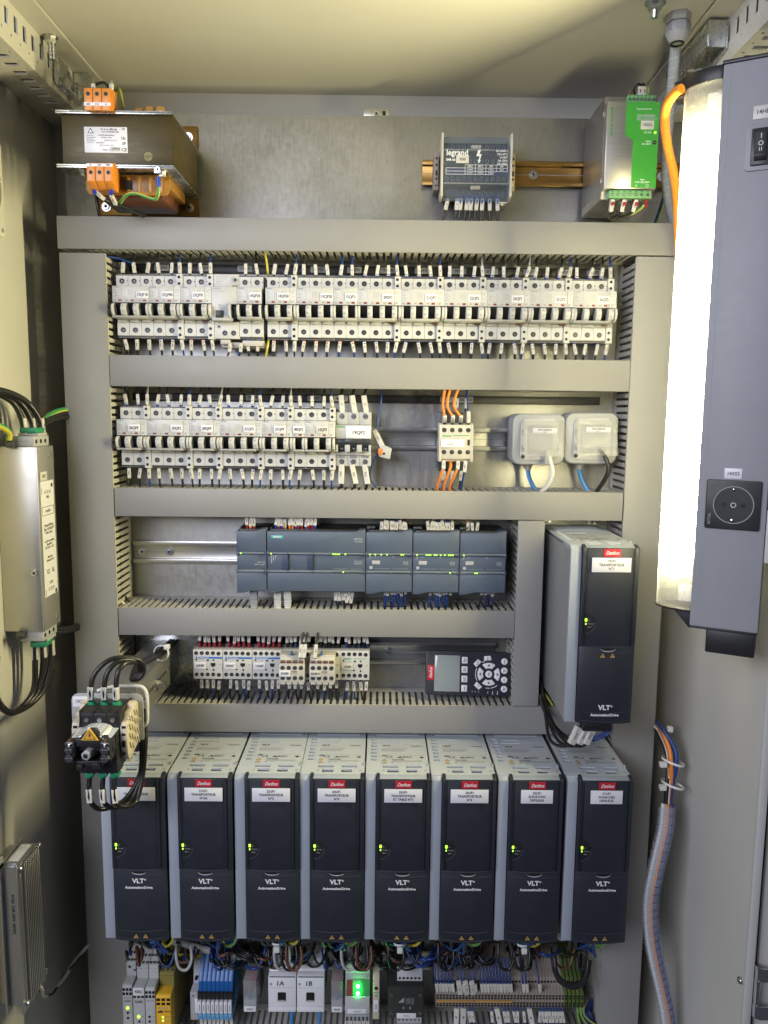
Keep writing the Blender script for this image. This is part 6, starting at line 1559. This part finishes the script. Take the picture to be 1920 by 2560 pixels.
text(d4, 'POWER', 1.9, 'ink_grey', (13, -118.2, h4-36.5), align='LEFT'); text(d4, 'IN1 IN2', 1.9, 'ink_grey', (13, -118.2, h4-42.5), align='LEFT')
# blue slim relays
x0, x1 = span(494, 580, 2490, -92)
pw = (x1-x0)/8
for k in range(8):
    b = thing('slim_relay', 'slim blue plug-in relay with white marker in the lowest row', 'relay', (x0+k*pw, 0, 520), 'slim blue relays')
    part(b, 'base', MB().prism([(-9, 0), (-92, 0), (-92, 13), (-60, 13), (-50, 70), (-40, 92), (-9, 92)], 'x', .15, pw-.15), 'lightblue_plastic', .4)
    part(b, 'upper_housing', MB().prism([(-50.5, 44), (-86, 44), (-84, 60), (-70, 78), (-56, 96), (-42, 98), (-42, 70)], 'x', .2, pw-.2), 'blue_plastic', .5)
    part(b, 'retainer', MB().box(.2, pw-.2, -60, -90, 33, 43.8), 'black_plastic', .5)
    part(b, 'marker', MB().box(.7, pw-.7, -88, -95, 12.8, 32.4), 'label_white', .6)
    part(b, 'print', MB().box(pw*.4, pw*.6, -95.05, -95.15, 17, 28), 'ink_grey')
    part(b, 'dimple', MB().cyl((pw/2, -92, 7), (pw/2, -92.3, 7), 1.5, 8), 'grey_light')
    wire('marked wire under the slim blue relays', [(x0+(k+.5)*pw, -84, 520), (x0+(k+.5)*pw+random.uniform(-1, 1), -86, 510), (x0+(k+.5)*pw+random.uniform(-2, 2), -80, 496), (x0+(k+.5)*pw, -60, 468)], 1.5, 'wire_blue', 'wires under the slim relays', ((.25, mk(), 14, 4.6),))
es = thing('rail_end_clamp', 'grey end clamp beside the slim blue relays with upright white tag', 'end clamp', (x0-13, 0, 520))
part(es, 'body', MB().prism([(-9, -4), (-88, -4), (-88, 44), (-66, 44), (-60, 74), (-44, 90), (-9, 90)], 'x', .2, 12), 'grey_light', .6)
part(es, 'tag', MB().box(8, 12.4, -88.2, -90, 10, 34), 'label_white', .3)
part(es, 'hole', MB().cyl((5, -88, 38), (5, -88.3, 38), 1.5, 8).cyl((7, -70, 58), (7, -75, 56), 2.4, 8), 'hole_black')
# clear cube relays
def cube_relay(px0, px1, label, tag):
    a, b = span(px0, px1, 2480, -90); w = b-a
    r = thing('cube_relay', label, 'relay', (a, 0, 536), 'clear cube relays')
    part(r, 'socket_base', MB().box(0, w, -9, -48, -14, 58), 'black_plastic', .8)
    part(r, 'coil', MB().box(w*.15, w*.85, -50, -72, 24, 44), 'red_plastic', 1)
    part(r, 'armature', MB().box(w*.35, w*.65, -72, -78, 20, 38), 'wire_brown', .8)
    part(r, 'flag', MB().box(w*.38, w*.62, -80, -88, 16, 24), 'blue_plastic', .6)
    part(r, 'clear_case', MB().box(0, w, -48.3, -90, -4, 50), 'relay_clear', 1)
    part(r, 'case_front', MB().box(.5, w-.5, -80, -89, -2, 16), 'grey_light', .6)
    tg = part(r, 'tag', MB().box(1, w-1, -90.2, -91, -3, 6.5), 'label_white', .2)
    text(tg, tag, 3.2, 'ink', (w/2, -91.2, 1.6), sx=.8, off=.08)
    part(r, 'ejector', MB().box(w*.3, w*.6, -60, -80, -12, -4.2), 'grey_light', .6)
cube_relay(608, 641, 'clear cube relay between slim blue relays and the 1A socket', '41KA1')
cube_relay(828, 857, 'clear cube relay tagged 80KA5 beside the 1B socket', '80KA5')
# network sockets 1A and 1B
for k, (pa, pb, tg) in enumerate(((670, 740, '1A'), (742, 811, '1B'))):
    a, b = span(pa, pb, 2450, -88); w = b-a
    s = thing('network_socket', 'pale grey rail network socket handwritten %s' % tg, 'socket', (a, 0, 532), 'pale rail network sockets')
    part(s, 'body', MB().box(.2, w-.2, -9, -60, 0, 74), 'grey_light', .8)
    part(s, 'front', MB().prism([(-60.2, 4), (-88, 8), (-88, 58), (-82, 60), (-60.2, 60)], 'x', .2, w-.2), 'label_white', 1.0)
    part(s, 'sill', MB().prism([(-62, -4), (-90, 0), (-90, 7.6), (-62, 3.6)], 'x', .2, w-.2), 'label_white', 1.0)
    part(s, 'upper', MB().prism([(-40, 60.4), (-76, 60.4), (-56, 78), (-40, 80)], 'x', .2, w-.2), 'label_white', .8)
    part(s, 'joint', MB().box(2, w-2, -86, -88.2, 58.2, 59.2), 'ink_grey')
    part(s, 'port', MB().prism(rrect(w*.34, w*.64, 17, 33, 2), 'y', -88.05, -88.3), 'hole_black')
    part(s, 'port_flap', MB().box(w*.37, w*.61, -88.3, -89, 17.5, 20), 'grey_plastic', .3)
    text(s, tg, 8.0, 'ink', (w*.42, -88.25, 48), shear=.1)
    part(s, 'print', MB().box(w*.06, w*.14, -88.05, -88.2, 45, 49).box(w*.05, w*.95, -88.02, -88.1, 40.5, 41), 'ink_grey')
    wire('light blue network cable under the %s socket' % tg, [(a+w*.8, -70, 524), (a+w*.8, -72, 505), (a+w*.78, -64, 470)], 3.2, 'wire_lightblue', None, name='cable', cat='cable')
# green lit module
a, b = span(862, 925, 2470, -96); w = b-a
g = thing('signal_module', 'grey signal module glowing green beside the clear relay', 'signal module', (a, 0, 522))
part(g, 'body', MB().box(.3, w-.3, -9, -80, 0, 86), 'relay_grey', .8)
part(g, 'front', MB().box(.5, w-.5, -80.2, -96, 12, 42), 'relay_grey', 1)
part(g, 'upper_terminals', MB().prism([(-60, 64), (-84, 64), (-70, 88), (-50, 92)], 'x', .3, w-.3), 'grey_plastic', .6)
part(g, 'lower_terminals', MB().box(.5, w-.5, -80.2, -98, 2, 11.6), 'grey_plastic', .6)
part(g, 'lamp_field', MB().prism([(-80.3, 42.2), (-95, 42.2), (-84, 63)], 'x', .6, w-.6), 'module_green', .3)
part(g, 'red_mark', MB().prism([(-95.1, 43), (-95.6, 43), (-85, 62.6), (-84.5, 62.6)], 'x', 2.5, 12), 'red_plastic')
for k, zz in enumerate((46, 55)): part(g, 'led', MB().cyl((w*.52, -93+k*4.6, zz), (w*.52, -96+k*4.4, zz+1), 2.2, 12), 'led_bright_green')
for k in range(6):
    part(g, 'terminal_hole', cached('gmh', lambda: MB().box(-1.6, 1.6, 0, -.3, -1.4, 1.4).mesh('terminal_hole', 'hole_black')), None, loc=(4+k*(w-8)/5, -98, 7.6))
    part(g, 'terminal_hole', cached('gmh', None), None, loc=(4+k*(w-8)/5, -98, 3.8))
    wire('marked wire under the green glowing module', [(a+4+k*(w-8)/5, -92, 526), (a+3+k*(w-6)/5, -97, 518), (a+3+k*(w-6)/5+random.uniform(-1.5, 1.5), -96, 500), (a+4+k*(w-8)/5, -76, 470)], 1.4, random.choice(['wire_brown', 'wire_blue', 'wire_black']), 'wires under the green module', ((.32, mk(), 21, 5.4),))
tg = part(g, 'tag', MB().box(w*.12, w*.86, -96.1, -96.8, 13.5, 21), 'label_white', .2)
text(tg, '55A52', 3.0, 'ink_grey', (w/2, -97, 17.3))
# narrow beige terminal relay
a, b = span(932, 949, 2470, -92); w = b-a
n_ = thing('terminal_relay', 'narrow beige terminal relay right of the green glowing module', 'relay', (a, 0, 522))
part(n_, 'body', MB().prism([(-9, 0), (-92, 0), (-92, 62), (-60, 84), (-9, 88)], 'x', .2, w-.2), 'beige_plastic', .7)
part(n_, 'hole', MB().cyl((w/2, -92, 54), (w/2, -92.3, 54), 3, 12), 'hole_black')
part(n_, 'marker', MB().box(w*.15, w*.85, -92.2, -93.4, 14, 34), 'label_white', .4)
text(n_, '55A1', 3, 'ink', (w/2, -93.6, 24), rot=VERT)
part(n_, 'symbol', MB().prism([(w*.3, 40), (w*.7, 40), (w*.5, 44)], 'y', -92.1, -92.2).box(w*.1, w*.9, -92.05, -92.15, 46, 47), 'connector_green')
# black box with four screws
a, b = span(970, 1060, 2470, -96); w = b-a
bx = thing('converter_box', 'black square box with four screws and white tag', 'converter', (a, 0, 522))
part(bx, 'body', MB().box(0, w, -9, -94, 6, 60), 'box_black', .8)
part(bx, 'lid', MB().box(.8, w-.8, -94.2, -96.5, 7, 59.4), 'box_black', .8)
for xx in (5.5, w-5.5):
    for zz in (46, 15): screw(bx, (xx, -96.5, zz), 2.6)
part(bx, 'upper_connector', MB().prism([(-60, 60.4), (-84, 60.4), (-70, 84), (-56, 86)], 'x', w*.26, w*.97), 'grey_light', .6)
part(bx, 'lower_connector', MB().box(w*.27, w*.95, -74, -94, -6, 5.6), 'grey_light', .6)
for k in range(6):
    part(bx, 'terminal_hole', MB().box(w*.3+k*w*.11, w*.3+k*w*.11+3, -94.2, -94, 0, 2).box(w*.3+k*w*.11, w*.3+k*w*.11+3, -83.4, -82.6, 63, 66), 'hole_black')
    wire('dark blue wire under the black square box', [(a+w*.32+k*w*.11, -86, 518), (a+w*.3+k*w*.11, -88, 508), (a+w*.4+k*w*.08, -80, 500), (a+w*.4+k*w*.1, -60, 476)], 1.5, 'wire_blue' if k else 'wire_lightblue', 'blue wires under the black box')
part(bx, 'print', MB().prism([(w*.29, 33), (w*.45, 33), (w*.45, 42)], 'y', -96.6, -96.7).box(w*.5, w*.51, -96.6, -96.7, 30, 41).box(w*.54, w*.55, -96.6, -96.7, 30, 41).box(w*.58, w*.6, -96.6, -96.7, 31, 41).box(w*.64, w*.65, -96.6, -96.7, 30, 41).box(w*.69, w*.71, -96.6, -96.7, 30, 41).box(w*.42, w*.46, -96.6, -96.7, 22, 26).box(w*.6, w*.64, -96.6, -96.7, 22, 26), 'ink_grey')
tg = part(bx, 'tag', MB().box(w*.25, w*.79, -96.6, -97.3, 6.5, 15), 'label_white', .2)
text(tg, '41R6.6', 2.8, 'ink_grey', (w*.52, -97.5, 10.8), shear=.2)
# terminal strip: beige blocks, then green earth blocks
xa, xb = span(1090, 1412, 2470, -80)
N = 40; tw_ = (xb-xa)/N
def tmesh(kind):
    def f():
        mb = MB().prism([(-9, 4), (-60, 4), (-80, 10), (-80, 33), (-64, 36), (-60, 48), (-44, 52), (-40, 66), (-9, 70)], 'x', .12, tw_-.12)
        return mb.mesh('housing', kind, .3, 1)
    return cached(('tm', kind), f)
thole = cached('thole', lambda: MB().box(-1.7, 1.7, 0, -.3, -1.6, 1.6).mesh('wire_hole', 'hole_black'))
for k in range(N+5):
    pe = k >= N
    X = xa+k*tw_*(1 if not pe else 1)+(0 if not pe else (k-N)*1.4)
    tbk = thing('terminal_block', 'green and yellow earth terminal at the terminal strip end' if pe else ('beige spring terminal under the first gold jumper bar' if k < 12 else 'beige spring terminal under the second gold jumper bar' if k < 24 else 'beige spring terminal beside the jumper bars, without a bar'), 'terminal block', (X, 0, 524), 'earth terminals' if pe else ('beige terminals under the first bar' if k < 12 else 'beige terminals under the second bar' if k < 24 else 'beige terminals without a bar'))
    part(tbk, 'housing', tmesh('pe_green' if pe else 'beige_terminal'), None)
    for zz in (30.5, 26, 17.5, 13):
        part(tbk, 'wire_hole', thole, None, loc=(tw_/2, -80, zz-(0 if k < 24 else 0)))
    part(tbk, 'wire_hole', thole, None, loc=(tw_/2, -62.4, 41.5))
for nme, k0, k1 in (('first', 0, 11), ('second', 12, 23)):
    j = thing('jumper_bar', 'gold jumper bar on the %s group of beige terminals' % nme, 'jumper bar', (xa+k0*tw_, -80, 544))
    part(j, 'bar', MB().box(.5, (k1-k0+1)*tw_-.5, -3, -.2, 0, 3.4), 'warn_dull', .4)
def twire(X, big, up, lab, grp):
    L, wd = (26, 8) if big else (17, 4.8)
    if up:
        wire(lab, [(X, -72, 556), (X-1, -80, 568), (X-4, -78, 584), (X-6, -60, 606)], 1.5, 'wire_blue', grp, ((.36, '' if not big else '0', L, wd),))
    else:
        dx = random.uniform(-2, 4)
        wire(lab, [(X, -78, 536), (X, -84, 524), (X+dx, -84, 506), (X+dx, -64, 472)], 1.7 if not big else 2.2, 'wire_blue', grp, ((.4, mk() if not big else '40', L, wd),))
for k in range(24):
    if k in (6, 10, 13): continue
    twire(xa+(k+.5)*tw_, k in (7, 9, 11), True, 'large white sleeve on a blue wire above the terminal strip' if k in (7, 9, 11) else 'small white marker on a blue wire above the terminal strip', 'large sleeves above the terminal strip' if k in (7, 9, 11) else 'small markers above the terminal strip')
for k in (27, 28, 32): twire(xa+(k+.5)*tw_, False, True, 'small white marker above the beige terminals without jumper bar', 'markers above the far terminals')
for k in (6, 8, 10, 11, 17, 19, 21, 22, 24, 25, 27, 29, 32, 33, 34, 35, 36, 37, 38, 39):
    big = k in (6, 8, 19, 29)
    twire(xa+(k+.5)*tw_, big, False, 'large white sleeve on a blue wire below the terminal strip' if big else 'small white marker on a blue wire below the terminal strip', 'large sleeves below the terminal strip' if big else 'small markers below the terminal strip')
for k in range(3):
    X = xa+(N+1+k)*(tw_+.4)
    wire('green yellow earth wire under the green earth terminals', [(X, -76, 536), (X+1, -80, 520), (X+6+k*8, -76, 500), (X+10+k*18, -50, 478)], 1.7, 'wire_pe', 'earth wires under the earth terminals', name='earth_wire')
wire('black cable loop drawn across the end of the terminal strip', [P(1386, 2395, -110), P(1390, 2425, -118), P(1402, 2448, -120), P(1428, 2462, -120), P(1452, 2455, -118), P(1466, 2430, -110), P(1470, 2400, -100)], 3.2, 'wire_black', None, name='cable', cat='cable', n=10)
wire('second black cable loop across the end of the terminal strip', [P(1382, 2395, -104), P(1386, 2428, -112), P(1400, 2454, -114), P(1428, 2469, -114), P(1456, 2461, -112), P(1471, 2430, -104), P(1475, 2400, -96)], 3.2, 'wire_black', None, name='cable', cat='cable', n=10)

# ---------------------------------------------------------------- tangle of wires hanging below the drives
random.seed(23)
for i in range(88):
    r_ = random.uniform
    x_ = r_(300, 1500); dx = r_(-70, 70); y0 = r_(2352, 2372); sag = r_(2385, 2425)
    m_ = random.choice(['wire_black', 'wire_black', 'wire_black', 'wire_black', 'wire_black', 'wire_blue', 'wire_blue', 'wire_brown'])
    if m_ == 'wire_blue': lab_ = 'dark blue loose wire drooping in the tangle below the drives'
    else: lab_ = '%s loose wire drooping in the tangle below the drives' % m_.split('_')[1]
    wire(lab_, [P(x_-dx*.5, y0, -60), P(x_-dx*.45, y0+14, -78), P(x_-dx*.15, sag-6, -92), P(x_+dx*.2, sag, -94), P(x_+dx*.5, sag-r_(2, 14), -80), P(x_+dx*.6, sag-r_(14, 40), -56)], r_(1.5, 2.6), m_, '%s loose wires below the drives' % m_.split('_')[1], name='loose_wire', cat='loose wire')
for i, X0 in enumerate(XS):
    tag = TG[i][0]
    # motor plug
    q = thing('motor_plug', 'dark plug with small white markers under the %s drive' % tag, 'plug', (X0+22, -150, 738), 'plugs under the drives')
    part(q, 'block', MB().box(0, 34, -12, 12, -13, -.2), 'black_plastic', .8)
    for k in range(3): part(q, 'marker', MB().box(4+k*9, 8.4+k*9, -14, -12.2, -22, -6), 'label_white', .4)
    for k in range(2): part(q, 'clamp', MB().box(-8+k*48, 2+k*48, -6, 4, -9, -2).cyl((-3+k*48, -6, -6), (-3+k*48, -9, -6), 3, 10), 'screw_steel', .4)
    for k in range(4):
        r_ = random.uniform
        wire('dark blue control wire sagging under the %s drive' % tag, [(X0+58+k*3, -160, 736), (X0+60+r_(-4, 6), -158, 712-k*3), (X0+52+r_(-10, 20), -140, 690-k*5+r_(-6, 6)), (X0+44+r_(-20, 20), -100, 668+r_(-8, 8)), (X0+40+r_(-20, 24), -50, 640)], 1.9, 'wire_blue' if k else 'wire_lightblue' if i % 3 == 0 else 'wire_blue', 'blue wires under the %s drive' % tag)
    for k in range(2):
        wire('black power cable sagging under the %s drive' % tag, [(X0+26+k*9, -150, 728), (X0+24+k*10+r_(-4, 4), -148, 704), (X0+30+k*12, -130, 676+r_(-8, 6)), (X0+46+k*10, -90, 662), (X0+50, -50, 640)], 2.8, 'wire_black', 'black cables under the %s drive' % tag, name='cable', cat='cable')
    m_ = 'wire_pe' if i % 2 else 'wire_yellow'
    wire('yellow green earth lead looping under the %s drive' % tag, [(X0+80, -150, 738), (X0+84, -152, 716), (X0+76+r_(-6, 6), -146, 692), (X0+62, -130, 682+r_(-6, 6)), (X0+48, -104, 692), (X0+44, -60, 690)], 2.1, m_, None, name='earth_wire')
    wire('grey shield braid curl under the %s drive' % tag, [(X0+14, -140, 728), (X0+10, -146, 712), (X0+12, -144, 700), (X0+20, -140, 698), (X0+24, -130, 708)], 2.0, 'wire_grey', None)
for i, X0 in enumerate(XS[2:], 2):
    if i in (2, 4, 6):
        c_ = Vector((X0+52, -150, 694))
        ct = thing('cable_tie', 'white cable tie on the blue wires under the %s drive' % TG[i][0], 'cable tie', c_)
        part(ct, 'band', MB().ring((0, 0, 0), (0, .3, 1), 9, 7.8, 3, 16), 'rubber_trim', 0, 40)
        part(ct, 'head', MB().box(-4, 4, -14, -8, -5, 4), 'rubber_trim', .8)
for k, (px_, m_) in enumerate(((455, 'wire_grey'), (700, 'wire_grey'), (730, 'wire_brown'), (718, 'wire_black'), (868, 'wire_grey'), (895, 'wire_black'), (905, 'wire_brown'), (1110, 'wire_black'), (1260, 'wire_black'), (1300, 'wire_black'), (985, 'wire_black'))):
    wire('%s cable loop hanging in front of the lowest device row' % m_.split('_')[1], [P(px_-14, 2360, -100), P(px_-14, 2395, -110), P(px_-6, 2420, -112), P(px_+12, 2424, -112), P(px_+24, 2400, -108), P(px_+22, 2365, -98)], 2.4, m_, 'cable loops above the lowest device row', name='cable', cat='cable')
wire('thick grey cable lying across behind the drives wiring', [P(430, 2352, -60), P(560, 2385, -66), P(620, 2390, -66), P(760, 2380, -60)], 5.5, 'wire_grey', None, name='cable', cat='cable', n=12)
wire('green earth cable lying across at the left under the drives', [P(318, 2388, -60), P(400, 2385, -66), P(500, 2390, -60), P(600, 2386, -50)], 3.2, 'wire_pe', None, name='earth_wire')
for k in range(7):
    wire('dark blue wire bundled at the right end of the lowest duct', [P(1480, 2500+k*4, -50), P(1470-k*2, 2520+k*3, -60), P(1480, 2545+k*4, -70), P(1490, 2575, -70)], 2.2, 'wire_blue', 'blue bundle at the duct end')
